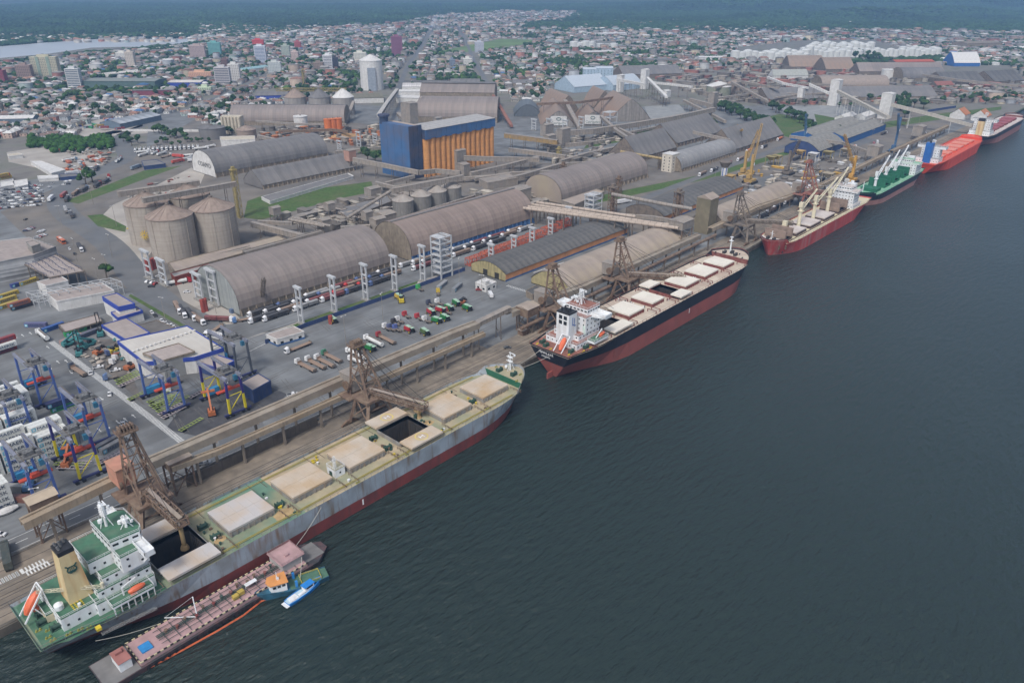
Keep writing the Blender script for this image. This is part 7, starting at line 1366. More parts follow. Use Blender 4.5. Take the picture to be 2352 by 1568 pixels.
for i, (px, py, a, key, c) in enumerate([(118, 460, 45, 'box', (.7, .7, .7)), (147, 452, 40, 'box', (.3, .06, .05)), (155, 460, 60, 'black', None), (175, 446, 38, 'brown', None), (195, 438, 35, 'black', (.2, .35, .6)), (225, 428, 35, 'black', (.5, .05, .05)), (245, 419, 35, 'black', None), (152, 486, 110, 'grey', None), (165, 497, 115, 'black', None), (185, 573, -60, 'black', None), (245, 411, 35, 'tractor', (.4, .05, .05)), (168, 402, 10, 'box', (.7, .7, .7))]): tq(key, px, py, a, f'{dict(box="box",black="black grain",brown="brown grain",grey="grey grain",tractor="red tractor")[key]} truck on the curved access road, {ORDN[i]} listed from its start', c)
for k in range(15): put('tank', *P(312+k*10.2, 347-k*.5), IA(380, 345, 262), f'white tanker truck nose to the camera, {ORDN[k]} from the left in the lorry park row', 'tankers in the lorry park', (.7, .7, .7))
for k, (px, py, key, c) in enumerate([(330, 352, 'tank', (.7, .7, .7)), (330, 358, 'tank', (.7, .7, .7)), (356, 354, 'tank', (.5, .06, .05)), (371, 356, 'tank', (.7, .7, .7)), (382, 361, 'flat', (.7, .7, .7)), (408, 374, 'box', (.55, .1, .07)), (409, 362, 'box', (.5, .08, .06)), (438, 360, 'tank', (.7, .7, .7)), (447, 371, 'box', (.72, .72, .72)), (428, 368, 'tank', (.7, .7, .7)), (470, 352, 'tank', (.7, .7, .7)), (462, 344, 'tank', (.7, .7, .7)), (480, 340, 'tank', (.7, .7, .7)), (312, 392-4, 'box', (.2, .25, .3))]): put(key, *P(px, py), IA(px, py, 10+rr.uniform(-15, 15)), f'{"tanker" if key=="tank" else ("flatbed" if key=="flat" else "box")} truck loosely parked behind the lorry park row, {ORDN[k]} found from the left', 'trucks loose in the lorry park', c)
for k, (px, py, key, a) in enumerate([(205, 342, 'flat', 20), (150, 392-4, 'flat', 20), (222, 390, 'black', 60), (80+150, 368, 'tractor', 60), (138, 352, 'tractor', 80), (144, 351, 'tractor', 85), (166, 352, 'tractor', 90), (160, 370, 'tank', 10), (270, 372, 'tank', 50), (276, 368, 'tank', 50), (182, 388, 'flat', 30)]): put(key, *P(px, py), IA(px, py, a), f'truck standing in the left lorry yard, {ORDN[k]} counted along the yard', 'trucks in the left lorry yard', rr.choice([(.7, .7, .7), (.5, .1, .06), (.2, .3, .4)]))
for i, (px, py, a, key, c, lab) in enumerate([(687, 801, 202, 'flat', None, 'flatbed truck alone before the small white office'), (704, 846, 153, 'flat', None, 'flatbed truck with white cab, first of the row of four'), (727, 840, 153, 'flat', None, 'white lowbed truck, second of the row of four'), (748, 836, 153, 'flat', None, 'brown lowbed truck, third of the row of four'), (764, 825, 153, 'flat', (.05, .2, .12), 'flatbed truck with green cab, fourth of the row of four'), (860, 790, 153, 'tank', None, 'long silver tanker truck behind the loader mast'), (888, 783, 153, 'flat', (.35, .03, .04), 'red flatbed truck right of the silver tanker'), (820, 820, 153, 'tank', None, 'white tanker truck under the loader, upper'), (826, 838, 153, 'tank', None, 'white tanker truck under the loader, lower'),
    (901, 763, 152, 'tractor', None, 'white tractor unit first in the machine group'), (912, 765, 152, 'tractor', (.08, .1, .2), 'dark blue tractor unit in the machine group'), (925, 766, 152, 'tractor', (.1, .15, .4), 'blue tractor unit in the machine group'), (921, 752, 152, 'tractor', (.03, .03, .04), 'black tractor unit in the machine group'), (930, 747, 152, 'tractor', None, 'white tractor unit behind the red machine'), (946, 735, 152, 'tractor', (.45, .04, .05), 'red tractor unit left of two red cabs'), (975, 740, 152, 'tractor', (.45, .04, .05), 'red tractor unit right of two red cabs'), (992, 746, 152, 'tractor', None, 'white tractor unit before the green harvesters'), (1000, 703+5, 152, 'tractor', (.05, .06, .1), 'dark tractor unit between red machines'), (1020, 705, 152, 'tractor', None, 'white tractor unit left of the green harvesters'), (1008, 683, 100, 'tractor', (.6, .42, .04), 'yellow tractor unit alone in the yard'), (975, 672, 152, 'tractor', (.05, .4, .1), 'bright green tractor unit by the blue wall'), (1040, 726, 152, 'tractor', (.5, .1, .12), 'red and white tractor unit at the right end'), (1127, 682, 120, 'box', (.72, .72, .72), 'small white box van on the right lane')]):
    t = put(key, *P(px, py), IA(px, py, a), lab, 'trucks in the machine yard', c or (.74, .74, .74))
    if 'small' in lab and key == 'box': t.scale = (.5, .85, .8)
for i, (px, py, c, lab) in enumerate([(1031, 712, 0, 'green harvester leftmost of the upper three'), (1048, 701, 0, 'green harvester middle of the upper three'), (1073, 712, 0, 'green harvester rightmost of the upper three'), (1003, 741, 0, 'green harvester left of the lower pair'), (1022, 735, 0, 'green harvester right of the lower pair'), (851, 805, 0, 'green harvester behind the loader mast, right'), (823, 800, 0, 'green harvester behind the loader mast, left'), (990, 722, 1, 'red harvester left by the tractor units'), (1012, 717, 1, 'red harvester right by the tractor units'), (940, 762, 1, 'red harvester in the middle machine group'), (976, 768, 2, 'old green and yellow tractor like harvester at the front'), (765, 740, 3, 'yellow loader machine alone near the blue wall'), (916, 690-3, 3, 'yellow heavy forklift like machine near the blue wall')]): put('harv', *P(px, py), IA(px, py, -28+rr.uniform(-10, 10)), lab, 'farm machines in the yard', [(.015, .17, .04), (.38, .02, .03), (.08, .14, .05), (.55, .38, .05)][c])
for i, (px, py, a, key, c, lab) in enumerate([(216, 829, 20, 'tractor', (.08, .12, .25), 'blue tractor unit on the yellow hatching'), (240, 853, 40, 'tractor', None, 'white tractor unit front of the terminal group'), (247, 843, 40, 'tractor', (.7, .7, .7), 'white tractor unit rear of the terminal group'), (282, 866, 190, 'tractor', (.1, .16, .3), 'blue terminal tractor by the green frames'), (428, 876, 190, 'tractor', (.05, .07, .2), 'dark blue terminal tractor under the middle crane'), (427, 893, 190, 'tractor', (.7, .7, .68), 'white terminal tractor under the middle crane'), (181, 856, 148, 'flat', (.08, .1, .14), 'terminal tractor pulling an empty yellow frame trailer'), (100, 776, 140, 'tank', None, 'truck loaded with white bottles on the terminal lane'), (493, 762, 215, 'flat', None, 'empty flatbed truck beside the coach'), (570, 736, 190, 'flat', (.1, .2, .4), 'blue flatbed truck at the road bend right'), (408, 653, 10, 'tank', (.4, .02, .03), 'dark red tanker at the building site'), (238, 1190+0, 125, 'tractor', (.05, .05, .05), 'x'), (19, 1287, 100, 'box', (.05, .06, .05), 'dark green skip truck on the apron at the left edge')]):
    if lab != 'x': put(key, *P(px, py), IA(px, py, a), lab, 'vehicles of the container terminal', c or (.72, .72, .72))
for k, (px, py, key, a, c) in enumerate([(1390, 400, 'black', 200, None), (1560, 452, 'black', 200, None), (1613, 402, 'brown', 205, None), (1640, 393, 'black', 205, None), (1672, 379, 'redt', 205, None), (1700, 368, 'brown', 205, None), (1432, 467, 'box', 10, (.7, .7, .7)), (1705, 560-65, 'black', 200, None), (1752, 522-22, 'black', 200, None), (1770, 510-22, 'brown', 205, None), (1786, 500-22, 'black', 205, None), (1810, 486-20, 'brown', 205, None), (1842, 465-22, 'redt', 205, None), (1865, 452-22, 'brown', 205, None), (1885, 440-22, 'black', 205, None), (1898, 368, 'black', 5, None), (1953, 340, 'orange', 5, None), (1720, 349, 'orange', 205, None), (1755, 340, 'black', 205, None), (1790, 322, 'orange', 205, None), (1830, 412-45, 'black', 20, None), (2030, 309, 'black', 20, None), (2120, 330-18, 'black', 20, None), (2160, 312-10, 'black', 20, None), (1475, 398, 'grey', 200, None), (1325, 432, 'black', 200, None), (1710, 430, 'brown', 205, None)]): tq(key, px, py, a, f'{key if key!="redt" else "red"} truck on the right harbour yards, {ORDN[k]} along from the grey barrel', c)
WH = (.66, .67, .64)
def cont(x, y, z, a, c, lab, key='cont', group='containers in the terminal'): return put(key, x, y, a, lab, group, c, z)
STARB = mat('pale_blue_square', (.16, .45, .58), .6); cn_ = 0
maersk = None; starsq = None
def logo(c, word, big=True):
    """word on the long side that faces the camera"""
    global maersk, starsq
    key = word
    if key not in LOGO:
        OFF[:] = (0, 0, 0); o = text(word, 2.05 if len(word) < 8 else 1.7, (.6 if word == 'MAERSK' else 0, -1.29, .55), (PI/2, 0, 0), NAVYT, c, off=False, sx=1.15); LOGO[key] = o
        return
    o = LOGO[key].copy(); COL.objects.link(o); o.parent = c
LOGO = {}; NAVYT = mat('navy_lettering', (.03, .06, .13), .6)
def star(c):
    if 'star' not in LOGO:
        b = MB(); b.box(-5.7, -4.1, -1.29, -1.255, .5, 2.1); o = b.build('blue_square', STARB, c, off=False); LOGO['star'] = o
        b = MB(); n = 7; pts = []
        for k in range(14): a = PI*k/7+PI/2; rr_ = .62 if k % 2 == 0 else .3; pts.append((-4.9+rr_*math.cos(a), -1.31, 1.3+rr_*math.sin(a)))
        b.q(*pts); LOGO['starw'] = b.build('white_star', WHT, o, off=False); return
    o = LOGO['star'].copy(); COL.objects.link(o); o.parent = c; s = LOGO['starw'].copy(); COL.objects.link(s); s.parent = o
blocks = [(163, 6, 4, 44, 3, 'beyond the far blue gantry'), (90.5, 6, 5, 50, 4, 'behind the foremost blue gantry'), (112, 6, 5, 45, 4, 'in the middle container block'), (137, 6, 4, 50, 4, 'under the far blue gantry'), (66, 3, 4, 20, 2, 'beside the gantry numbered 13')]
for bi, (y0, rows, hi, xe, nb, where) in enumerate(blocks):
    for bay in range(nb):
        xc = xe-6.3-bay*13.0
        for r_ in range(rows):
            hh = hi-(1 if rr.random() < .35 else 0)-(1 if (r_+bay) % 5 == 4 else 0)
            for k in range(hh):
                if r_ not in (0,) and k < hh-2 and bay > 0: continue       # buried inside the stack, never seen
                y = y0+r_*2.62; sd_ = rr.random(); col = WH if sd_ < .95 else rr.choice([(.2, .04, .03), (.03, .06, .18), (.02, .25, .08), (.3, .3, .3)])
                c = cont(xc, y, 3+k*2.62, 0, col, f'{"white" if col==WH else "dark painted"} container, {ORDN[r_]} row, {ORDN[k]} layer, {ORDN[bay]} bay {where}')
                if r_ == 0 or (k == hh-1 and False):
                    if col == WH:
                        wrd = 'MAERSK' if (k+bay*2+bi) % 5 != 4 else rr.choice(['HAMBURG SÜD', 'Hapag-Lloyd'])
                        logo(c, wrd); (star(c) if wrd == 'MAERSK' else None)
GR = [(69, 1001-8, 'navy', (.02, .03, .11)), ]
for i, (px, py, a, c, key, lab, z) in enumerate([(140, 928, 0, (.02, .03, .1), 'cont', 'navy container by the foremost gantry legs, upper', 5.6), (150, 936, 0, (.02, .28, .09), 'cont', 'green container with white letters by the foremost gantry', 3), (123, 756, 10, (.02, .08, .28), 'cont', 'bright blue container by the steel skeleton', 3), (84, 750, -45, (.1, .1, .2), 'cont', 'dull purple container at the steel skeleton corner', 3), (174, 765, 10, (.02, .25, .07), 'cont', 'green container under the pale awning', 3), (200, 772, 12, (.1, .1, .13), 'cont', 'dark container below the pale awning', 3), (165, 783, 12, (.33, .2, .17), 'cont', 'faded red container by the teal stackers', 3), (45, 700, 5, (.28, .09, .04), 'cont', 'brown container beside the steel frame', 5.6), (50, 706, 5, (.06, .05, .05), 'cont', 'dark container beneath the brown one', 3), (48, 655, 12, (.03, .05, .2), 'cont', 'blue container before the yellow stack', 3), (66, 650, 12, (.5, .38, .05), 'cont', 'yellow container stacked beside the blue', 3), (20, 680, 12, (.45, .33, .05), 'cont', 'yellow container of the left low stack, upper', 3), (15, 692, 12, (.45, .33, .05), 'cont', 'yellow container of the left low stack, middle', 3), (20, 704, 12, (.45, .33, .05), 'cont', 'yellow container of the left low stack, lower', 3),
    (8, 785, 5, (.25, .03, .03), 'cont', 'dark red container at the left edge, top', 8.2), (10, 800, 5, WH, 'cont', 'white container at the left edge stack', 5.6), (10, 808, 5, (.22, .03, .03), 'cont', 'dark red container at the left edge, bottom', 3), (38, 1150, 130, (.17, .07, .05), 'cont', 'brown container beside the tarp covered boat', 3), (28, 1125, 130, (.3, .3, .29), 'cont', 'grey container behind the brown one', 3), (250, 1040-18, 15, (.12, .12, .13), 'cont', 'dark grey container behind the salmon loader', 3), (262, 1046-18, 15, (.2, .2, .2), 'cont', 'second dark grey container behind the salmon loader', 3), (1016, 660-2, 22, (.3, .31, .32), 'cont', 'grey container left by the control house', 3), (1050, 668-4, 22, (.2, .21, .22), 'cont', 'grey container right by the control house', 3), (620, 700, 0, (.33, .12, .07), 'cont20', 'small orange container at the nearest barrel wall', 3), (540, 716, 0, (.1, .15, .25), 'cont20', 'small blue container at the nearest barrel wall', 3), (345, 872+12, 10, (.03, .13, .28), 'cont20', 'x', 3),
    (5, 405, 10, (.45, .3, .05), 'cont', 'ochre container in the left edge stack, top', 11), (8, 405, 10, (.35, .08, .05), 'cont', 'red container in the left edge stack, upper', 8.3), (10, 408, 10, (.4, .28, .05), 'cont', 'ochre container in the left edge stack, lower', 5.6), (12, 410, 10, (.42, .3, .05), 'cont', 'ochre container in the left edge stack, bottom', 3), (2250-243, 332, 20, (.25, .04, .05), 'cont', 'dark red container on the harbour yard', 3), (2015, 322+6, 20, (.55, .55, .55), 'cont', 'white container on the harbour yard', 3)]+[(175+rr.uniform(0, 110), 283+rr.uniform(0, 16), rr.choice((0, 90, -40)), rr.choice([(.03, .25, .1), (.5, .32, .05), (.3, .05, .05), (.05, .06, .2), (.4, .05, .05), (.12, .1, .12)]), 'cont', f'container scattered in the town side container lot, {ORDN[k]} of those there', 3+rr.choice((0, 0, 2.6))) for k in range(18)]):
    if lab != 'x':
        c = cont(*P(px, py, z), z, R_(a), c, lab, key, 'single containers')
        if 'white letters' in lab: logo(c, 'EVERGREEN')
        if 'white container at the left' in lab: logo(c, 'MAERSK')
def rtg(label, cx, cy, m1, m2=None, num='', zt=22, hook=True):
    t = thing('gantry_crane', label, 'gantry crane', (cx, cy, 3), 'yard gantry cranes'); m2 = m2 or m1; sp = 11.7; wb = 4
    for sy in (-1, 1):
        for sx in (-1, 1):
            x0, y0 = cx+sx*wb, cy+sy*sp; x1 = cx+sx*(wb-.5)
            b = MB(); b.bar((x0, y0, 4.6), (x0+(x1-x0)*.5, y0, 13), 1.0, .9); b.build('leg_lower', m2, t)
            b = MB(); b.bar((x0+(x1-x0)*.5, y0, 13), (x1, y0, zt), 1.0, .9); b.build('leg_upper', m1, t)
            for k in (-1.3, 1.3): b = MB(); b.tube((x0+k, y0-.35, 3.8), (x0+k, y0+.35, 3.8), .8, n=12); b.build('wheel', BLK, t)
        b = MB(); b.box(cx-wb-2.6, cx+wb+2.6, cy+sy*sp-.5, cy+sy*sp+.5, 4.5, 5.3); b.build('sill_beam', mat('dark_indigo', (.03, .035, .11), .6), t)
        b = MB(); b.bar((cx-wb, cy+sy*sp, 6), (cx+wb-.4, cy+sy*sp, 14), .3); b.bar((cx-wb, cy+sy*sp, 14), (cx+wb, cy+sy*sp, 14), .3); b.build('brace', m2, t)
        if sy > 0: b = MB(); b.box(cx-wb+.8, cx+wb-.8, cy+sy*sp-1.2, cy+sy*sp+1.2, 5.4, 8.4); b.build('power_pack', mat('rtg_blue_box', (.04, .22, .42), .6, n=.1), t)
    for sx in (-1, 1):
        x = cx+sx*(wb-.5); b = MB(); b.box(x-.55, x+.55, cy-sp-1.2, cy+sp+1.2, zt, zt+1.5); b.build('girder', mat('girder_grey_blue', (.20, .21, .26), .7, n=.2), t)
        b = MB(); rail_loop(b, [(x-.5*sx, cy-sp), (x-.5*sx, cy+sp)], zt+1.5, 1, 2, .08, close=False); b.build('girder_rail', GALD, t, stuff=True)
    ty = cy-6; b = MB(); b.box(cx-wb-.3, cx+wb+.3, ty-3, ty+3, zt+1.55, zt+2.0); b.box(cx-2, cx+1.5, ty-1.5, ty+1, zt+2, zt+3.6); b.tube((cx-2.8, ty+1.9, zt+2.8), (cx+2.8, ty+1.9, zt+2.8), .8, n=10); b.box(cx+2, cx+3.2, ty-2.6, ty-.6, zt+2, zt+3); b.build('trolley', mat('trolley_grey', (.13, .13, .13), .7, n=.5, ns=1.2), t)
    b = MB(); b.box(cx+1.5, cx+3.2, ty-4.4, ty-3, zt-2.2, zt+.2); b.build('operator_cab', mat('cab_blue_glass', (.04, .16, .26), .3), t)
    if hook:
        b = MB(); b.box(cx-5.8, cx+5.8, ty-1, ty+1, zt-8, zt-7.4); b.box(cx-1.5, cx+1.5, ty-1, ty+1, zt-7.4, zt-6.4); b.build('spreader', mat('spreader_red', (.45, .06, .03), .6), t)
        b = MB()
        for k in (-1, 1): b.bar((cx+k, ty, zt-6.4), (cx+k*1.5, ty, zt+1.5), .1)
        b.build('hoist_rope', BLK, t, stuff=True)
    if num:
        for sx in (-1, 1): text(num, 1.4, (cx+sx*(wb-.5), cy-sp-1.23, zt+.2-1.2), (PI/2, 0, 0), WHT, t); 
    return t
BL1 = mat('gantry_blue', (.07, .12, .33), .55, n=.1, ns=.4); PUR = mat('gantry_indigo', (.03, .025, .16), .55); YG = mat('gantry_yellow', (.60, .50, .02), .5); GRYG = mat('gantry_slate', (.07, .08, .10), .6)
rtg('blue gantry crane numbered 15 over the green frame trailers', 94, 97, BL1, None, '15'); rtg('indigo and yellow gantry crane numbered 14 by the quay conveyor', 112, 74, PUR, YG, '14'); rtg('slate grey gantry crane behind the navy shed', 133, 104, GRYG, None, '', hook=False)
rtg('foremost blue gantry crane over the white container stacks', 59, 95, BL1, None, ''); rtg('far blue gantry crane over the container stacks', 57, 147, BL1, None, ''); rtg('blue gantry crane at the left edge over the middle stacks', 38, 122, BL1, None, ''); rtg('indigo and yellow gantry crane with yellow trolley, beside number 13', 46, 72, PUR, YG, '', hook=True); rtg('blue gantry crane numbered 13 beside the white stacks', 28, 66, BL1, None, '13')
LIME = mat('lime_frame', (.27, .34, .09), .6, n=.15); PGF = mat('pale_pink_frame', (.42, .36, .36), .7)
fr = None
for k, (px, py, a, m_) in enumerate([(292, 868, 12, 0), (296, 875, 12, 0), (300, 880, 12, 1), (322, 910, 12, 0), (366, 916, 12, 0), (372, 924, 12, 0), (380, 930, 12, 0), (388, 937, 12, 0), (392, 944, 12, 1), (385, 922, 12, 0), (410, 926, 12, 0), (400, 951, 12, 1), (460, 905, 15, 1), (440, 979, 14, 0), (168, 1078, -50, 1), (160, 1070, -50, 0), (176, 1066, -50, 1), (255, 1078-22, 10, 1), (262, 1070-22, 10, 1)]):
    m_ = LIME if m_ == 0 else PGF; x, y = P(px, py); lab = f'{"lime green" if m_ is LIME else "pale"} empty frame trailer, {ORDN[k]} of those lying in the terminal'
    OFF[:] = (0, 0, 0); key = 'fr'+m_.name
    if key not in PR:
        b = MB()
        for s in (-1, 1): b.bar((-6.2, s*.95, 1.2), (6.2, s*.95, 1.2), .25)
        for j in range(8): b.bar((-6+j*1.7, -1.2, 1.2), (-6+j*1.7, 1.2, 1.2), .22)
        o = b.build('frame_trailer', m_, None, off=False); PR[key] = o
        b = MB(); b.tube((-5, -1.1, .5), (-5, 1.1, .5), .5, n=8); b.tube((-3.8, -1.1, .5), (-3.8, 1.1, .5), .5, n=8); b.build('axle', BLK, o, off=False); tag(o, lab, 'trailer', 'frame trailers')
        o.location = (x, y, 3); o.rotation_euler = (0, 0, R_(a)); continue
    dup(PR[key], (x, y, 3), R_(a), lab)
def machine(label, px, py, a, m_, mast_h=9, boom=False, name='reach_stacker', cat='stacker'):
    x, y = P(px, py); r = bpy.data.objects.new(name, None); COL.objects.link(r); r.location = (x, y, 3); r.rotation_euler = (0, 0, IA(px, py, a)); tag(r, label, cat, 'yard machines')
    b = MB(); b.box(-3.5, 2.5, -1.6, 1.6, .8, 2.0); b.box(-3.6, -1.6, -1.5, 1.5, 2.0, 2.8); b.build('body', m_, r, off=False); b = MB(); b.box(-1.2, .6, -.8, .8, 2.0, 3.8); b.build('cab', DARKG, r, off=False)
    for xx in (-2.6, 2.0):
        for s in (-1, 1): b = MB(); b.tube((xx, s*1.5, .8), (xx, s*2.0, .8), .8, n=12); b.build('wheel', BLK, r, off=False)
    b = MB()
    if boom: b.bar((-3, 0, 3.0), (5, 0, mast_h), .8, .9); b.box(3.8, 5.6, -3, 3, mast_h-1.8, mast_h-1.2)
    else:
        for s in (-.8, .8): b.box(2.7, 3.1, s-.2, s+.2, .4, mast_h)
        b.box(2.8, 3.0, -.8, .8, mast_h-.5, mast_h); b.box(3.1, 3.4, -2.2, 2.2, 2, 3)
    b.build('mast', m_ if boom else BLK, r, off=False); return r
TEAL = mat('stacker_teal', (.05, .2, .2), .6, n=.15)
for i, (px, py, a, mh, bm, lab) in enumerate([(160, 793, 20, 7, True, 'teal reach stacker by the faded red container'), (190, 800, 170, 7, True, 'teal reach stacker with dark mast, middle of the group'), (206, 795, 200, 7, True, 'teal reach stacker right of the group'), (183, 815, 90, 13, False, 'teal tall mast stacker before the yellow stand'), (232, 770, 90, 13, False, 'tall mast stacker by the awning'), (599-0, 930-0, 0, 6, False, 'x')]):
    if lab != 'x': machine(lab, px, py, a, TEAL, mh, bm)
for i, (px, py, lab) in enumerate([(602-0, 0, 'x'), (230, 812, 'red forklift group left beside the workshop'), (262, 810, 'yellow forklift right beside the workshop'), (302, 846, 'orange forklift by the workshop door'), (602, 905, 'x'), (1060, 703-4, 'orange boom lift beside the green harvesters')]):
    if lab != 'x': machine(lab, px, py, 30, mat('forklift_orange', (.4, .13, .05), .6) if 'yellow' not in lab else YEL, 4, False, 'forklift', 'forklift')
machine('orange cherry picker in the dark workshop yard', 487, 950, 100, MATS['forklift_orange'], 11, True, 'boom_lift', 'boom lift'); machine('orange tracked lift between the gantry legs', 157, 1067, 60, MATS['forklift_orange'], 7, True, 'boom_lift', 'boom lift'); machine('yellow heavy forklift by the blue wall', 922, 693, 100, YEL, 7, False, 'forklift', 'forklift'); machine('red and blue boom lift beside the tarp covered boat', 68, 1120, 70, mat('lift_blue', (.1, .2, .35), .6), 6, True, 'boom_lift', 'boom lift')
for (px, py, a, lab) in [(426, 485-48+70, 30, 'yellow excavator on the pale building site'), (305, 500-52+92-0, 120, 'orange excavator beside the road works'), (625, 650, 40, 'yellow mobile crane chassis before the white frame tower')]: machine(lab, px if px != 626 else 626, py if px != 426 else 458, a, YEL, 6, True, 'excavator', 'excavator')
def hcrane(label, px, py, hgt, tip, m_, w_=1.25):
    x, y = P(px, py); t = thing('harbour_crane', label, 'harbour crane', (x, y, 3), 'tall harbour cranes'); tx, ty = P(*tip[:2], tip[2])
    b = MB(); b.box(x-5, x+5, y-4, y+4, 4, 7); b.build('undercarriage', m_, t)
    for k in (-1, 1): b = MB(); b.box(x-6, x+6, y+k*5-.8, y+k*5+.8, 3, 5); b.build('track', BLK, t)
    b = MB(); b.hexa([(x-w_, y-w_, 7), (x+w_, y-w_, 7), (x+w_, y+w_, 7), (x-w_, y+w_, 7)], [(x-1.1, y-1.1, 3+hgt), (x+1.1, y-1.1, 3+hgt), (x+1.1, y+1.1, 3+hgt), (x-1.1, y+1.1, 3+hgt)]); b.build('tower', m_, t)
    b = MB(); b.box(x-5.5, x-1, y-2, y+2, 8, 12); b.build('machine_house', m_, t); b = MB(); b.box(x+1.2, x+3, y-1.2, y+1.2, 3+hgt*.6, 5.5+hgt*.6); b.build('cab', WHT, t)
    b = MB(); b.lattice((x+1, y, 3+hgt*.55), (tx, ty, tip[2]), 1.8, 1.8, 3, .28); b.build('jib', m_, t)
    b = MB(); b.bar((x, y, 3+hgt), (tx, ty, tip[2]), .18); b.bar((tx, ty, tip[2]), (tx, ty, tip[2]-12), .12); b.build('cable', BLK, t, stuff=True)
CYEL = mat('crane_yellow', (.40, .26, .09), .7, n=.1)
hcrane('yellow harbour crane with raised jib, left of the close pair', 1708, 405, 26, (1742, 300, 44), CYEL); hcrane('yellow harbour crane, right of the close pair', 1722, 420, 28, (1750, 285, 50), CYEL); hcrane('dark grey harbour crane on the yellow crawler', 1808, 400, 24, (1838, 322, 40), GALD); hcrane('yellow harbour crane with brown jib beside the green deck ship', 1955, 418, 26, (1940, 310, 52), mat('ochre_crane', (.50, .28, .06), .6, n=.15)); hcrane('slim blue harbour crane far behind the orange ship', 2052, 350, 40, (2064, 262, 62), mat('dull_crane_blue', (.07, .15, .27), .7), 1.0); hcrane('blue lattice crane beside the pitched sheds', 1845, 332, 22, (1852, 262, 40), mat('dull_crane_blue', (.07, .15, .27), .7), .9); hcrane('small yellow crane over the pitched storage shed', 1690, 300+28, 22, (1705, 318-20, 26), CYEL); hcrane('black lattice crane at the foot of the nearest barrel', 600, 705, 8, (606, 640, 26), GALD)
for i, (px, py, c, lab) in enumerate([(1782, 378, 'y', 'yellow grab hopper left on the pontoon yard'), (1835, 366, 'o', 'orange roofed grab hopper'), (1866, 372, 'w', 'white topped grab hopper'), (1940, 362, 't', 'tan hopper funnel beside the conveyor'), (1900, 368, 'y', 'yellow cage hopper by the truck line'), (2075, 290, 't', 'tan hopper funnel far left by the blue crane'), (1900, 420, 't', 'dusty funnel hopper before the green ship'), (1770, 335+45, 'y', 'ochre machine hopper among the cranes'), (1673, 425, 'o', 'tan lattice hopper block by the water tower')]):
    x, y = P(px, py); t = thing('grab_hopper', lab, 'hopper', (x, y, 3), 'grab hoppers'); m_ = {'y': YELF, 'o': CYEL, 'w': WALLW, 't': mat('hopper_tan', (.33, .28, .2), .8)}[c]
    b = MB(); b.hexa([(x-2, y-2, 9), (x+2, y-2, 9), (x+2, y+2, 9), (x-2, y+2, 9)], [(x-5, y-5, 13), (x+5, y-5, 13), (x+5, y+5, 13), (x-5, y+5, 13)]); b.build('funnel', m_, t)
    for sx in (-1, 1):
        for sy in (-1, 1): b = MB(); b.bar((x+sx*4.5, y+sy*4.5, 3), (x+sx*4.5, y+sy*4.5, 12.5), .5); b.build('leg', m_, t)
for k in range(7):
    x, y = P(1090+k*34, 604-k*14); b = MB(); b.lattice((x-8, y-1, 6), (x+8, y-1, 6), 5, 5, 2.2, .3); solo(b, 'orange_cage', mat('cage_orange', (.5, .11, .05), .7), f'orange steel reinforcement cage, {ORDN[k]} from the left in the row', 'cage', 'orange steel cages')
for i, (px, py) in enumerate([(340, 622), (349, 620), (356, 617), (468, 716), (474, 714), (770-10, 743)]): x, y = P(px, py); b = MB(); b.cyl(x, y, 3, 11 if i != 5 else 8, 1.3, n=14); solo(b, 'steel_casing', mat('casing_red', (.30, .06, .045), .7, n=.15), f'red steel pile casing, {ORDN[i]} from the left by the portals', 'pipe', 'red pile casings')
x, y = P(16, 1178); b = MB(); b.loft([[(x-4+u*8+0, y+math.cos(a)*1.8*math.sin(PI*min(max(u, .06), .94))**.5, 4.2+math.sin(a)*1.3*math.sin(PI*min(max(u, .06), .94))**.5) for a in np.linspace(0, 2*PI, 9)[:-1]] for u in np.linspace(0, 1, 8)], caps=(True, True)); solo(b, 'covered_boat', WALLW, 'white tarpaulin covered boat shape beside the brown container', 'covered boat')
b = MB(); x, y = P(785, 314); n = 20; b.loft([[(x+math.cos(k*2*PI/n)*16*f*(1.6), y+math.sin(k*2*PI/n)*13*f, 3.03+5*(1-f)) for k in range(n)] for f in (1, .6, .25, .02)], caps=(False, True)); solo(b, 'sand_heap', mat('ochre_sand', (.40, .24, .11), .95, n=.15), 'ochre heap of soil beside the orange tanks', 'heap')
lp = None
for k, (px, py) in enumerate([(795, 790), (880, 735), (1055, 648), (1107, 700-10), (497, 720), (268, 520), (215, 470), (205, 440), (110, 580), (178, 600), (382, 745), (228, 650), (250, 640), (258, 590), (143, 520), (330, 560), (60, 520), (610, 700-20), (105, 1208), (1640, 425), (1838, 450), (1786, 500), (1880, 470), (1930, 440), (2000, 330), (2086, 300), (1720, 470), (1925, 300), (2110, 285), (1565, 400)]):
    x, y = P(px, py); lab = f'grey lamp post, {ORDN[k]} along a walk from the machine yard round the port'
    if lp is None:
        lp = thing('lamp_post', lab, 'lamp post', (x, y, 3), 'lamp posts'); b = MB(); b.tube((x, y, 3), (x, y, 20), .16, .1, 6); b.build('pole', GALV, lp); b = MB(); b.bar((x-1.4, y, 20), (x+1.4, y, 20), .15); b.box(x-1.7, x-1.1, y-.3, y+.3, 19.8, 20.1); b.box(x+1.1, x+1.7, y-.3, y+.3, 19.8, 20.1); b.build('lamp_head', WALLW, lp)
    else: dup(lp, (x, y, 3), rr.uniform(0, 3), lab, None, None)
PA = lambda l: [tuple(map(float, p)) for p in l]
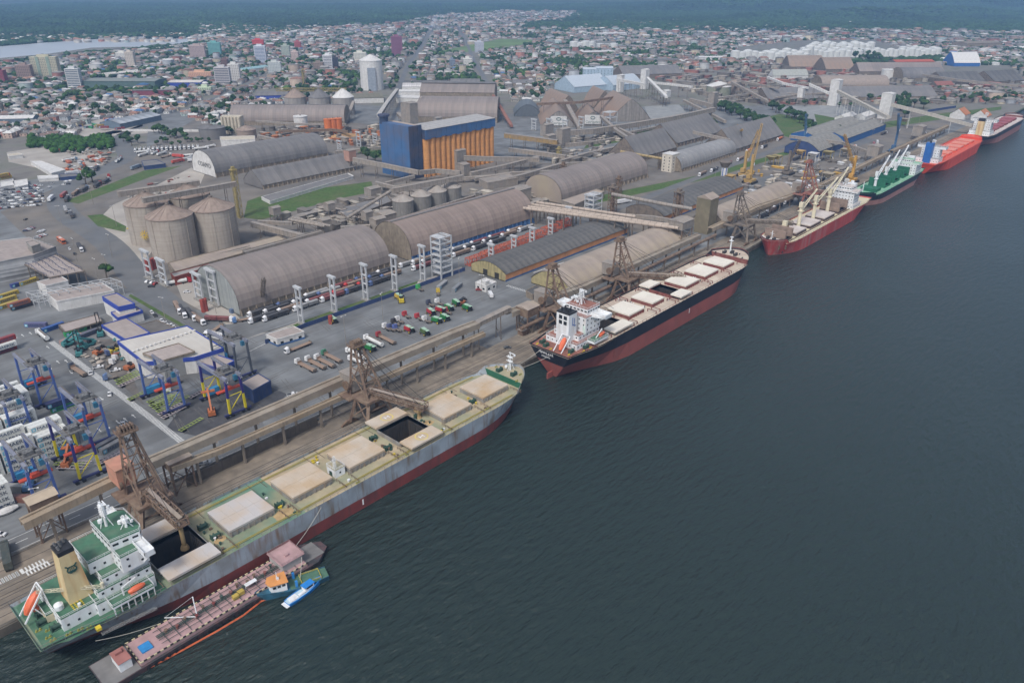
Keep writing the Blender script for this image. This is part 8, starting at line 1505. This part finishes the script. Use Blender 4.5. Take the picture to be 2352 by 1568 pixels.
TOWNPOLY = PA([(-80, 145), (0, 138), (120, 128), (330, 113), (440, 98), (560, 84), (640, 77), (680, 72), (800, 60), (900, 56), (960, 44), (1000, 38), (1150, 27), (1330, 27), (1300, 46), (1180, 60), (1240, 66), (1560, 74), (1700, 78), (1960, 68), (2420, 78), (2420, 240), (2290, 240), (2180, 215), (2000, 140), (1860, 150), (1700, 150), (1560, 165), (1480, 170), (1300, 175), (1240, 232), (1180, 235), (1140, 205), (960, 205), (880, 210), (800, 232), (660, 235), (510, 300), (440, 268), (370, 262), (200, 285), (160, 318), (60, 316), (-80, 340)])
HOLES = [PA(h) for h in [[(985, 123), (1150, 88), (1235, 92), (1205, 106), (1070, 122)], [(1680, 138), (1690, 108), (1860, 92), (2010, 92), (2070, 110), (2160, 112), (2160, 132), (2060, 136), (1850, 146)], [(1300, 112), (1310, 94), (1420, 96), (1420, 112)], [(-80, 100), (640, 60), (700, 70), (560, 84), (330, 116), (-80, 146)], [(1340, 50), (1900, 62), (1960, 64), (1560, 72), (1200, 64)], [(190, 180), (360, 180), (362, 205), (190, 206)], [(580, 205), (665, 205), (665, 233), (580, 233)], [(826, 140), (885, 140), (885, 214), (826, 214)], [(1955, 132), (2270, 132), (2352, 165), (2352, 200), (1900, 200), (1800, 160)]]]
ROADS = [[(885, 262), (915, 205), (938, 150), (958, 122), (985, 80), (1010, 52)], [(1135, 225), (1128, 207), (1088, 137), (1076, 108), (1063, 82), (1050, 60)], [(262, 322), (300, 300), (400, 262), (470, 235), (560, 200), (640, 160)]]
def ok_town(px, py):
    r = inpoly(px, py, TOWNPOLY)
    for h in HOLES: r &= ~inpoly(px, py, h)
    return r
def near_road(X, Y, d):
    r = np.zeros(X.shape, bool)
    for rd in ROADS:
        q = [P(*p) for p in rd]
        for a, c in zip(q[:-1], q[1:]):
            vx, vy = c[0]-a[0], c[1]-a[1]; L2 = vx*vx+vy*vy; t = np.clip(((X-a[0])*vx+(Y-a[1])*vy)/L2, 0, 1); r |= np.hypot(X-a[0]-t*vx, Y-a[1]-t*vy) < d
    return r
TA = R_(46); tc, ts = math.cos(TA), math.sin(TA)
u = np.arange(-900, 6800, 12.5); v = np.arange(-3400, 4200, 16.5)
U, V = np.meshgrid(u, v); U = U.ravel(); V = V.ravel()
keep = (np.mod(U, 125) > 9) & (np.mod(V, 99) > 12); U, V = U[keep], V[keep]
U = U+rng.uniform(-2, 2, U.size); V = V+rng.uniform(-2.5, 2.5, V.size)
HX = 600+tc*U-ts*V; HY = 900+ts*U+tc*V
px, py = project(HX, HY, np.full(HX.shape, 3.0)); dx = (HX-CX)*FW.x+(HY-CY)*FW.y
k = (dx > 300) & (px > -60) & (px < 2412) & (py > 10) & (py < 345); HX, HY, px, py = HX[k], HY[k], px[k], py[k]
k = ok_town(px, py); HX, HY, px, py = HX[k], HY[k], px[k], py[k]
k = ~near_road(HX, HY, 11); HX, HY, px, py = HX[k], HY[k], px[k], py[k]
green = vnoise(HX, HY, 95, 5)*.5+vnoise(HX, HY, 38, 6)*.5
isg = (green > .65) | (rng.random(HX.size) < .2)
D_ = np.hypot(HX-CX, HY-CY)
hk = ~isg & (rng.random(HX.size) < .9)
hx, hy, hd = HX[hk], HY[hk], D_[hk]
BIG = [b_ for b_ in bpy.data.objects if b_.get('category') in ('warehouse', 'building', 'tank', 'silo') and b_.parent is None]
bb_ = np.array([[b_.location.x, b_.location.y] for b_ in BIG])
m_ = np.ones(hx.size, bool)
for b_ in bb_: m_ &= np.hypot(hx-b_[0], hy-b_[1]) > np.clip(np.hypot(hx-CX, hy-CY)*0+24, 0, 24)
hx, hy, hd = hx[m_], hy[m_], hd[m_]; order = np.argsort(hd); hx, hy, hd = hx[order], hy[order], hd[order]
print('houses', hx.size)
WC = np.array([(.50, .47, .42), (.60, .60, .58), (.55, .48, .36), (.45, .33, .27), (.42, .44, .46), (.62, .62, .60), (.35, .33, .30), (.50, .40, .32), (.38, .46, .44), (.42, .2, .16)]); WN = ['beige', 'white', 'cream', 'pinkish', 'grey', 'pale', 'drab', 'tan', 'mint', 'brick red']
RC = np.array([(.25, .135, .10), (.20, .185, .17), (.145, .14, .135), (.31, .19, .14), (.50, .49, .47), (.17, .12, .10), (.28, .26, .24), (.06, .14, .28)]); RN = ['terracotta', 'grey', 'dark grey', 'light terracotta', 'white metal', 'brown', 'ash grey', 'blue']; RP = np.array([.13, .24, .14, .08, .15, .07, .18, .01])
def boxes_mesh(name, x, y, z, wx, wy, h, ang, rh, wc, rc, label, cat, inset=.12):
    n = x.size; c, s = np.cos(ang), np.sin(ang); vs = []
    ex, ey = wx/2, wy/2
    def ring(ax, ay, zz): return [np.stack([x+c*a-s*b_, y+s*a+c*b_, zz], 1) for a, b_ in ((-ax, -ay), (ax, -ay), (ax, ay), (-ax, ay))]
    V_ = ring(ex, ey, z)+ring(ex, ey, z+h)+ring(ex+.5, ey+.5, z+h)+ring(ex*np.where(rh > 1, .72, .98), ey*np.where(rh > 1, inset, .98), z+h+rh)
    Vv = np.stack(V_, 1).reshape(-1, 3); base = (np.arange(n)*16)[:, None]
    F = [(0, 1, 5, 4), (1, 2, 6, 5), (2, 3, 7, 6), (3, 0, 4, 7), (8, 9, 13, 12), (9, 10, 14, 13), (10, 11, 15, 14), (11, 8, 12, 15), (12, 13, 14, 15)]
    Ff = (base[:, None, :]+np.array(F)[None]).reshape(-1, 4); col = np.concatenate([np.repeat(wc[:, None], 4, 1), np.repeat(rc[:, None], 5, 1)], 1).reshape(-1, 3)
    me = bpy.data.meshes.new(name); npmesh(me, Vv, Ff, STUFFM, col); o = bpy.data.objects.new(name, me); COL.objects.link(o); o['kind'] = 'stuff'; tag(o, label, cat); return o
STUFFM = mat('painted_by_piece', attr='col', rough=.9, n=.12, ns=.2, world=True)
NH = 290; pr_h = {}
def mk_house(kind, rmi):
    r = bpy.data.objects.new('house', None); COL.objects.link(r); rm = mat('roof_'+RN[rmi].replace(' ', '_'), tuple(RC[rmi]), .85, n=.2, ns=.4, axis='x', aamt=.15, asc=1.5)
    w_, d_, h = [(9, 13, 3.6), (11, 11, 6.4), (8, 15, 3.4)][kind]; b = MB(); b.box(-w_/2, w_/2, -d_/2, d_/2, 0, h); W = b.build('wall', WALLP, r, (.5, .5, .5), off=False)
    if kind == 1: b = MB(); b.hexa([(-w_/2-.5, -d_/2-.5, h), (w_/2+.5, -d_/2-.5, h), (w_/2+.5, d_/2+.5, h), (-w_/2-.5, d_/2+.5, h)], [(-w_*.2, -.2, h+2.4), (w_*.2, -.2, h+2.4), (w_*.2, .2, h+2.4), (-w_*.2, .2, h+2.4)])
    else:
        b = MB(); b.hexa([(-w_/2-.5, -d_/2-.4, h), (w_/2+.5, -d_/2-.4, h), (w_/2+.5, d_/2+.4, h), (-w_/2-.5, d_/2+.4, h)], [(-.15, -d_/2-.2, h+2.2), (.15, -d_/2-.2, h+2.2), (.15, d_/2+.2, h+2.2), (-.15, d_/2+.2, h+2.2)])
    R0 = b.build('roof', rm, r, off=False); b = MB(); b.box(w_*.15, w_*.15+.9, -1, 0, h+.6, h+2.7); b.build('water_tank' if kind else 'chimney', WALLW, R0, off=False)
    for zf in ([1.2] if kind != 1 else [1.2, 4.2]):
        for yy in (-d_*.28, d_*.28): panel(W, 'window', DARKG, -w_/2, yy, zf, 1.3, 1.2, 0); panel(W, 'window', DARKG, w_/2, yy, zf, 1.3, 1.2, 0)
        for xx in (-w_*.25, w_*.25): panel(W, 'window', DARKG, xx, -d_/2, zf, 1.3, 1.2, PI/2); panel(W, 'window', DARKG, xx, d_/2, zf, 1.3, 1.2, PI/2)
    return r
LM = [('the long white shed', P(40, 283)), ('the striped grey shed', P(325, 287)), ('the long grey green store', P(275, 203)), ('the maroon school', P(353, 221)), ('the blue banded store', P(625, 231)), ('the mangrove thicket', P(150, 330)), ('the container lot', P(230, 290)), ('the cream silo block', P(538, 305)), ('the tall white silo', P(856, 209)), ('the mossy roofed store', P(845, 238)), ('the pitched shed', P(1068, 202)), ('the market roof', P(424, 200))]
cnt = {}
def near_lm(x, y): return min(LM, key=lambda l: (l[1][0]-x)**2+(l[1][1]-y)**2)[0]
wi_ = rng.integers(0, len(WN), hx.size); ri_ = rng.choice(len(RN), hx.size, p=RP); ka = rng.integers(0, 2, hx.size)*PI/2
for i in range(min(NH, hx.size)):
    kind = i % 3; key = (kind, int(ri_[i])); lm = near_lm(hx[i], hy[i]); a_ = f'{WN[wi_[i]]} {"two storey " if kind==1 else ""}house with {RN[ri_[i]]} roof'; kk = (a_, lm); cnt[kk] = cnt.get(kk, 0)+1
    lab = f'{a_}, {"" if cnt[kk]==1 else ordn(cnt[kk]-1)+" "}nearest by {lm}'; loc = (hx[i], hy[i], 2.95); rz = TA+ka[i]+rng.uniform(-.04, .04)
    if key not in pr_h: r = mk_house(*key); pr_h[key] = r; r.location = loc; r.rotation_euler = (0, 0, rz); tag(r, lab, 'house', 'houses in the nearest streets'); r.children[0].color = (*WC[wi_[i]], 1)
    else: dup(pr_h[key], loc, rz, lab, None, tuple(WC[wi_[i]]))
s_ = slice(NH, None); n = hx[s_].size; sz = np.clip(hd[s_]/2200, 1, 1.35)*rng.uniform(.75, 1.15, n); bigb = rng.random(n) < .05
boxes_mesh('town_houses', hx[s_], hy[s_], np.full(n, 2.9), 9.5*sz*np.where(bigb, 1.8, 1), 12.5*sz*np.where(bigb, 1.6, 1), np.where(bigb, rng.uniform(6, 15, n), rng.choice([3.2, 3.6, 6.2], n, p=[.5, .3, .2])), TA+ka[s_]+rng.uniform(-.05, .05, n), np.where(rng.random(n) < .18, .3, rng.uniform(1.6, 2.8, n)), WC[wi_[s_]]*rng.uniform(.6, 1.1, (n, 1)), RC[ri_[s_]]*rng.uniform(.65, 1.25, (n, 1)), 'thousands of small houses filling the town behind the port', 'houses')
def tower(label, px, pyb, w_px, pyt, wc, dc, style=0, depth=14, z_=3.0, rot=-41):
    x, y = P(px, pyb); dist = math.hypot(x-CX, y-CY, CAMZ); W_ = w_px*dist/FPX*.92
    lo, hi = 0, 130
    for _ in range(30): m = (lo+hi)/2; (lo, hi) = (m, hi) if project(np.array([x]), np.array([y]), np.array([m]))[1][0] > pyt else (lo, m)
    h = lo-3; dv = Vector((x-CX, y-CY, 0)).normalized(); x += dv.x*depth/2; y += dv.y*depth/2
    r = bpy.data.objects.new('tower_block', None); COL.objects.link(r); r.location = (x, y, 3); r.rotation_euler = (0, 0, R_(rot)); tag(r, label, 'tower block', 'tower blocks in the town')
    m1 = mat('tw_%02x%02x%02x' % tuple(int(c*255) for c in wc), wc, .8, n=.05); m2 = mat('tw_%02x%02x%02x' % tuple(int(c*255) for c in dc), dc, .6, n=.1)
    b = MB(); b.box(-W_/2, W_/2, -depth/2, depth/2, 0, h); W = b.build('wall', m1, r, off=False); b = MB(); b.box(-W_*.25, W_*.2, -3, 3, h, h+4); b.build('roof_house', m1, r, off=False)
    nf = max(4, int(h/3)); nc = max(3, int(W_/3.2)); b = MB(); hd_ = depth/2
    for f in range(nf):
        z = 1+f*(h-1)/nf
        if style == 1: b.box(-W_/2+1, W_/2-1, -hd_-.12, -hd_, z, z+1.5)
        else:
            for c in range(nc): xx = -W_/2+(c+.5)*W_/nc; b.box(xx-W_/nc*.3, xx+W_/nc*.3, -hd_-.1, -hd_+.1, z, z+1.5)
        for c in range(3): yy = -hd_+(c+.5)*depth/3; b.box(-W_/2-.1, -W_/2+.1, yy-1, yy+1, z, z+1.4); b.box(W_/2-.1, W_/2+.1, yy-1, yy+1, z, z+1.4)
    b.build('window', m2, W, off=False, stuff=True)
    if style == 2:
        for u_ in (-.28, .12): b = MB(); b.box(W_*u_, W_*(u_+.12), -hd_-.6, -hd_+.1, 0, h+.5); b.build('stair_shaft', mat('sage_shaft', (.25, .32, .26), .8), r, off=False)
for a in [('wide cream and green slab tower with a peach end wall, far left', 112, 180, 50, 131, (.48, .45, .33), (.14, .14, .12), 2, 16), ('dark brown tower beside the cream slab', 62, 184, 28, 150, (.30, .22, .19), (.06, .04, .04), 0), ('maroon tower cut by the left edge', 4, 192, 22, 162, (.24, .05, .07), (.12, .05, .06), 0), ('slim white and dark glass tower left of the green store', 176, 203, 26, 158, (.55, .56, .55), (.05, .07, .1), 1), ('narrow cream tower beside the white church', 304, 157, 17, 120, (.55, .49, .42), (.25, .22, .2), 0),
          ('brown and pink twin tower by the river', 457, 136, 32, 105, (.42, .33, .31), (.16, .12, .13), 0), ('teal green tower by the river', 496, 131, 26, 98, (.16, .38, .36), (.06, .14, .15), 0), ('dark brown tower behind the white cluster', 519, 162, 14, 137, (.17, .10, .09), (.08, .05, .05), 0), ('white tower of the right cluster, taller', 542, 190, 24, 148, (.60, .59, .56), (.25, .22, .2), 0), ('white banded tower of the right cluster, front', 515, 196, 32, 155, (.48, .46, .46), (.08, .08, .1), 1), ('red stepped building on the town skyline', 594, 106, 24, 92, (.55, .06, .05), (.2, .03, .03), 0), ('blue white tower under the red stepped one', 601, 146, 24, 106, (.58, .60, .64), (.08, .12, .22), 1),
          ('sage green tower left of centre', 658, 131, 18, 105, (.38, .42, .36), (.15, .17, .15), 0), ('small red tower left of centre', 685, 113, 14, 96, (.35, .08, .08), (.2, .05, .05), 0), ('pink narrow tower left of centre', 679, 142, 16, 119, (.52, .42, .38), (.2, .14, .14), 0), ('white banded tower with dark side', 755, 164, 20, 127, (.66, .66, .66), (.09, .09, .12), 1), ('black tower right of the white banded one', 771, 160, 14, 133, (.05, .05, .06), (.02, .02, .03), 0), ('grey white box tower', 633, 168, 28, 143, (.50, .52, .50), (.2, .25, .28), 0), ('unfinished brown block with scaffold look', 733, 166, 22, 144, (.24, .19, .16), (.12, .08, .06), 0), ('creamy white slab with many windows', 828, 143, 28, 121, (.62, .61, .54), (.28, .27, .24), 0),
          ('tall solitary purple tower in the middle of town', 913, 130, 25, 84, (.24, .10, .16), (.14, .05, .09), 1), ('white and slate twin tower right of the avenue', 1101, 121, 21, 97, (.48, .50, .54), (.10, .12, .17), 0), ('small dark glass tower by the right avenue', 1039, 152, 13, 137, (.20, .24, .3), (.05, .07, .1), 0), ('white low tower by the right avenue', 1074, 150, 21, 135, (.62, .61, .56), (.2, .2, .2), 0), ('white square office in the far suburb', 1697-20-0, 1, 1, 1, (0, 0, 0), (0, 0, 0), 0), ('peach arcaded palace block', 788-0, 1, 1, 1, (0, 0, 0), (0, 0, 0), 0), ('lime white four storey school', 473, 216, 28, 201, (.5, .58, .42), (.15, .18, .15), 0), ('peach coloured long palace near the white cluster', 462, 180, 48, 166, (.62, .38, .26), (.3, .16, .12), 0), ('white church with bell tower', 283, 136, 24, 121, (.66, .64, .58), (.3, .3, .3), 0), ('grey white office near the distant tanks', 1697-175, 1, 1, 1, (0, 0, 0), (0, 0, 0), 0)]:
    if a[2] > 1: tower(*a)
LEAF = mat('tree_leaves', attr='col', rough=.95, n=.35, ns=.5, world=True, spec=.1); BARK = mat('bark', (.10, .075, .055), .95)
ico = bpy.data.meshes.new('t'); bm_ = __import__('bmesh').new(); __import__('bmesh').ops.create_icosphere(bm_, subdivisions=1, radius=1); IV = np.array([v_.co[:] for v_ in bm_.verts]); IF = np.array([[v_.index for v_ in f_.verts] for f_ in bm_.faces]); bm_.free(); bpy.data.meshes.remove(ico)
LC = np.array([(.028, .062, .018), (.04, .085, .022), (.022, .05, .02), (.055, .095, .03), (.035, .06, .028)])
def blobs(x, y, z, r, jit=.28, sq=.8, cols=None):
    n = x.size; nv = len(IV); j = 1+rng.uniform(-jit, jit, (n, nv, 1)); V_ = IV[None]*j*r[:, None, None]; V_[..., 2] *= sq; V_ = V_+np.stack([x, y, z], 1)[:, None]
    F = IF[None]+(np.arange(n)*nv)[:, None, None]; c = (LC[rng.integers(0, len(LC), n)] if cols is None else cols)*rng.uniform(.7, 1.35, (n, 1)); c = np.repeat(c[:, None], len(IF), 1)*rng.uniform(.75, 1.3, (n, len(IF), 1))
    return V_.reshape(-1, 3), F.reshape(-1, 3), c.reshape(-1, 3)
def leafquads(x, y, z, s, n_):
    """n_ small tilted leaf clumps round each centre"""
    N_ = x.size*n_; th = rng.uniform(0, 2*PI, N_); ph = np.arccos(rng.uniform(-.35, 1, N_)); rad = np.repeat(s, n_)*rng.uniform(.75, 1.12, N_)
    c = np.stack([np.repeat(x, n_)+rad*np.sin(ph)*np.cos(th), np.repeat(y, n_)+rad*np.sin(ph)*np.sin(th), np.repeat(z, n_)+.8*rad*np.cos(ph)], 1)
    a = rng.normal(size=(N_, 3)); a /= np.linalg.norm(a, axis=1, keepdims=True); b_ = np.cross(a, rng.normal(size=(N_, 3))); b_ /= np.linalg.norm(b_, axis=1, keepdims=True); q = (np.repeat(s, n_)*.2)[:, None]
    V_ = np.stack([c-a*q, c+b_*q, c+a*q], 1).reshape(-1, 3); F = np.arange(N_*3).reshape(-1, 3); col = LC[rng.integers(0, len(LC), N_)]*rng.uniform(.8, 1.8, (N_, 1)); return V_, F, col
def join(parts):
    o = 0; vs, fs, cs = [], [], []
    for v_, f_, c_ in parts: vs.append(v_); fs.append(f_+o); cs.append(c_); o += len(v_)
    return np.concatenate(vs), np.concatenate(fs), np.concatenate(cs)
def mk_tree(seed, name='tree'):
    r = bpy.data.objects.new(name, None); COL.objects.link(r); n = 9; a = rng.uniform(0, 2*PI, n); d = rng.uniform(.5, 3.0, n); x = np.cos(a)*d; y = np.sin(a)*d; z = 5.2+rng.uniform(-.9, 1.8, n)-(d*.25); s = rng.uniform(1.3, 2.2, n)
    v_, f_, c_ = join([blobs(x, y, z, s, .3), leafquads(x, y, z, s, 40)]); me = bpy.data.meshes.new('crown'); npmesh(me, v_, f_, LEAF, c_); o = bpy.data.objects.new('crown', me); COL.objects.link(o); o.parent = r
    b = MB(); b.tube((0, 0, 0), (0.1, 0, 3.8), .35, .22, 7)
    for k_ in range(4): b.tube((.1, 0, 3), (x[k_]*.7, y[k_]*.7, z[k_]-.4), .16, .08, 5)
    b.build('trunk', BARK, r, off=False); return r
protos = [mk_tree(i) for i in range(5)]; usedt = set()
def place_tree(i, x, y, z, s, lab, grp=None):
    p = protos[i % 5]
    if i % 5 not in usedt: usedt.add(i % 5); p.location = (x, y, z); p.scale = (s, s, s); tag(p, lab, 'tree', grp or 'trees'); return
    dup(p, (x, y, z), rng.uniform(0, 6), lab, grp, None, s*rng.uniform(.9, 1.1))
NT = [(198, 424, 1.7, 'round green tree left by the car park'), (213, 419, 2.0, 'round green tree right by the car park'), (246, 640, 1.3, 'lone broad tree by the road near the pink roofed hall'), (845, 372, 2.0, 'dark tree at the foot of the blue tower, left'), (862, 374, 1.8, 'dark tree at the foot of the blue tower, right'), (1915, 300, 1.5, 'round tree at the lawn corner, left'), (1930, 312-6, 1.5, 'round tree at the lawn corner, right'), (1848, 305, 1.4, 'small tree before the white gatehouse'), (1867, 300, 1.4, 'small tree right of the gatehouse')]
for i, (a, c, s, lab) in enumerate(NT): place_tree(i, *P(a, c), 3, s, lab)
k_ = 0
for (xa, ya, xb, yb, n, s, lab) in [(1640, 250, 1700, 268, 12, 1.8, 'below the long gallery end'), (1700, 268, 1770, 300, 14, 1.9, 'along the harbour access road'), (1770, 250, 1860, 292, 12, 1.7, 'between the bare lot and the pitched sheds'), (1990, 232, 2130, 244, 12, 1.9, 'under the right long conveyor'), (1800, 236, 1960, 244, 8, 1.2, 'along the fence of the bare lot'), (2060, 250, 2080, 268, 5, 2.2, 'beside the tall right transfer tower'), (1960, 130, 2020, 142, 8, 2.2, 'in the grove below the tank farm'), (485, 290, 530, 310, 5, 1.4, 'near the squat grey tank'), (350, 300, 430, 318, 9, 1.3, 'between the road and the cream building'), (282, 330, 320, 338, 4, 1.6, 'at the lorry park corner'), (350, 335, 490, 330, 10, .9, 'behind the tanker row'), (2160, 236, 2330, 230, 9, 1.5, 'behind the farthest pavilions'), (1990, 276, 2060, 290, 0, 1, '')]:
    for i in range(n):
        f = (i+.5)/n; a = xa+(xb-xa)*f+rng.uniform(-4, 4); c = ya+(yb-ya)*f+rng.uniform(-8, 8); place_tree(k_, *P(a, c), 3, s*rng.uniform(.75, 1.2), f'green tree {lab}, {ORDN[i]} from the left', 'trees '+lab); k_ += 1
gx, gy = HX[isg], HY[isg]; gd = D_[isg]; o_ = np.argsort(gd); gx, gy, gd = gx[o_], gy[o_], gd[o_]; nt_ = 190; tcn = {}
for i in range(min(nt_, gx.size)):
    lm = near_lm(gx[i], gy[i]); tcn[lm] = tcn.get(lm, 0)+1; q_ = tcn[lm]; lab = f'dark green garden tree, {ordn(q_-1)} nearest by {lm}'
    place_tree(i, gx[i], gy[i], 2.9, rng.uniform(.9, 1.7), lab, 'garden trees in the nearest streets')
gx, gy = gx[nt_:], gy[nt_:]; n = gx.size; m = 2; X = np.repeat(gx, m)+rng.uniform(-6, 6, n*m); Y = np.repeat(gy, m)+rng.uniform(-6, 6, n*m); S = rng.uniform(3.2, 6.2, n*m)
def stuff_mesh(name, parts, label, cat, m=None):
    v_, f_, c_ = join(parts); me = bpy.data.meshes.new(name); npmesh(me, v_, f_, m or LEAF, c_); o = bpy.data.objects.new(name, me); COL.objects.link(o); o['kind'] = 'stuff'; tag(o, label, cat); return o
print('town trees', n*m); stuff_mesh('town_trees', [blobs(X, Y, 3+S*.7, S, .35, .8)], 'dark green tree crowns scattered between the houses of the town', 'trees')
q = np.array([P(a, c) for a, c in zip(rng.uniform(70, 262, 1100), rng.uniform(316, 354, 1100)) if not (a > 200 and c > 345) and math.sin(a*.11)*4+math.sin(a*.31+c*.2)*5+330-a*.0 > c-14-4*math.sin(a*.05) and (a > 95 or c < 340) and c > 318+6*math.sin(a*.07+1)]); n = len(q); S = rng.uniform(1.4, 4.4, n)
stuff_mesh('mangrove_thicket', [blobs(q[:, 0], q[:, 1], 3+S*.8, S, .35, .8, np.tile([.035, .085, .018], (n, 1))), leafquads(q[:, 0], q[:, 1], 3+S*.8, S, 14)], 'bright green mangrove thicket before the left lorry yard', 'thicket')
def cell_forest():
    cx = np.arange(-3600, 4600, 15.0); cy = np.arange(1500, 6400, 17.0); A, B_ = np.meshgrid(cx, cy); A = A.ravel()+rng.uniform(-6, 6, A.size); B_ = B_.ravel()+rng.uniform(-7, 7, B_.size)
    X, Y = camframe(A, B_); px, py = project(X, Y, np.full(X.shape, 3.0)); k = (px > -60) & (px < 2412) & (py > -12); X, Y, px, py, B_ = X[k], Y[k], px[k], py[k], B_[k]
    bad = ok_town(px, py)
    for h in HOLES[:3]: bad |= inpoly(px, py, h)
    for h in ([(-60, 150), (0, 142), (110, 132), (210, 118), (290, 114), (325, 114), (355, 108), (410, 106), (440, 101), (470, 95), (520, 88), (525, 80), (460, 83), (395, 90), (340, 90), (330, 84), (240, 89), (150, 95), (80, 100), (0, 107), (-60, 110)], [(-60, 140), (0, 132), (110, 122), (330, 106), (520, 84), (560, 84), (330, 113), (0, 138), (-60, 145)]): bad |= inpoly(px, py, PA(h))
    bad |= (py > 150); k = ~bad & (rng.random(X.size) < np.where(B_ > 3400, .62, .9)); X, Y, B_ = X[k], Y[k], B_[k]; S = rng.uniform(6, 11, X.size)*np.where(B_ > 3400, 1.35, 1); hz_ = hills_at(X, Y)
    n_ = vnoise(X, Y, 260, 9); col = np.where(n_[:, None] > .5, np.array([[.035, .072, .028]]), np.array([[.026, .052, .022]])); print('forest', X.size)
    return blobs(X, Y, hz_+S*.35, S, .3, .62, col)
def hills_at(X, Y):
    a = (X-CX)*_rv.x+(Y-CY)*_rv.y; b_ = (X-CX)*_cv.x+(Y-CY)*_cv.y; h = hills(a, b_); return np.where(b_ > 3950, h, 3)
stuff_mesh('far_forest', [cell_forest()], 'endless dark green mangrove forest beyond the town and river', 'forest')
a = []
for (xa, xb, ya, yb, n) in [(-20, 640, 80, 98, 200), (1000, 1330, 28, 60, 500), (460, 900, 58, 82, 350), (1250, 1450, 66, 82, 120), (1560, 1850, 62, 80, 140), (1330, 1560, 46, 66, 100), (2150, 2352, 108, 150, 150), (1760, 2100, 46, 56, 20)]:
    for _ in range(n): a.append(P(rng.uniform(xa, xb), rng.uniform(ya, yb)))
a = np.array(a); n = len(a); wi_ = rng.integers(0, len(WN), n); boxes_mesh('far_houses', a[:, 0], a[:, 1], np.full(n, 3.0), rng.uniform(12, 24, n), rng.uniform(10, 16, n), rng.uniform(5, 7, n), rng.uniform(0, 3, n), rng.uniform(.3, 3, n), WC[wi_], RC[rng.choice(len(RN), n, p=RP)]*1.4, 'pale scattered houses across the river and in the distant plain', 'houses')
def port_clutter(poly, n, smin, smax, hmax, cols, label):
    q = []; xs = [p[0] for p in poly]; ys = [p[1] for p in poly]
    while len(q) < n:
        a_, c_ = rng.uniform(min(xs), max(xs), 400), rng.uniform(min(ys), max(ys), 400); k = inpoly(a_, c_, PA(poly)); q += list(zip(a_[k], c_[k]))
    q = np.array([P(*p) for p in q[:n]]); w_ = rng.uniform(smin, smax, n); l_ = w_*rng.uniform(.6, 3, n); c_ = np.array(cols)[rng.integers(0, len(cols), n)]*rng.uniform(.7, 1.2, (n, 1))
    boxes_mesh('yard_clutter', q[:, 0], q[:, 1], np.full(n, 3.0), l_, w_, rng.uniform(.5, hmax, n), rng.choice([0, PI/2], n)+rng.uniform(-.1, .1, n), rng.choice([.1, 1.1], n), c_, c_, label, 'clutter')
gc = [(.3, .26, .22), (.22, .2, .18), (.4, .36, .3), (.15, .13, .11)]
port_clutter([(640, 500), (900, 450), (1200, 440), (1280, 400), (1240, 330), (1430, 300), (1560, 330), (1460, 380), (1280, 480), (1200, 490), (1160, 440), (900, 500), (760, 530)], 420, 2, 7, 6, gc, 'low grey sheds and machinery between the conveyors and silos'); port_clutter([(600, 300), (880, 290), (880, 340), (760, 330), (600, 330)], 160, 2, 6, 6, gc+[(.4, .15, .06)], 'rusty machinery and huts beside the orange tanks')
port_clutter([(1690, 400), (1800, 380), (1960, 350), (1990, 400), (1880, 440), (1700, 460)], 170, 1.5, 5, 3, gc+[(.5, .3, .06), (.5, .5, .5)], 'cargo heaps, crates and small machines on the harbour yard'); port_clutter([(1500, 180), (1700, 150), (1780, 140), (2352, 195), (2330, 235), (2150, 240), (1930, 240), (1660, 240)], 900, 4, 14, 8, gc+[(.3, .13, .1)], 'low industrial roofs among the far stores')
port_clutter([(160, 345), (250, 330), (262, 350), (240, 385), (150, 400)], 90, 1, 4, 2.5, gc+[(.5, .5, .5), (.4, .12, .06)], 'scrap and machine parts in the left lorry yard'); port_clutter([(150, 800), (270, 780), (300, 860), (230, 850)], 34, .6, 1.6, 1.4, gc+[(.28, .1, .06), (.06, .16, .16)], 'small parts and stacks beside the workshop'); port_clutter([(290, 440), (440, 395), (420, 440), (300, 480)], 50, .6, 2.2, 1.2, [(.35, .31, .26), (.25, .1, .08), (.3, .28, .25)], 'building materials on the pale construction site')
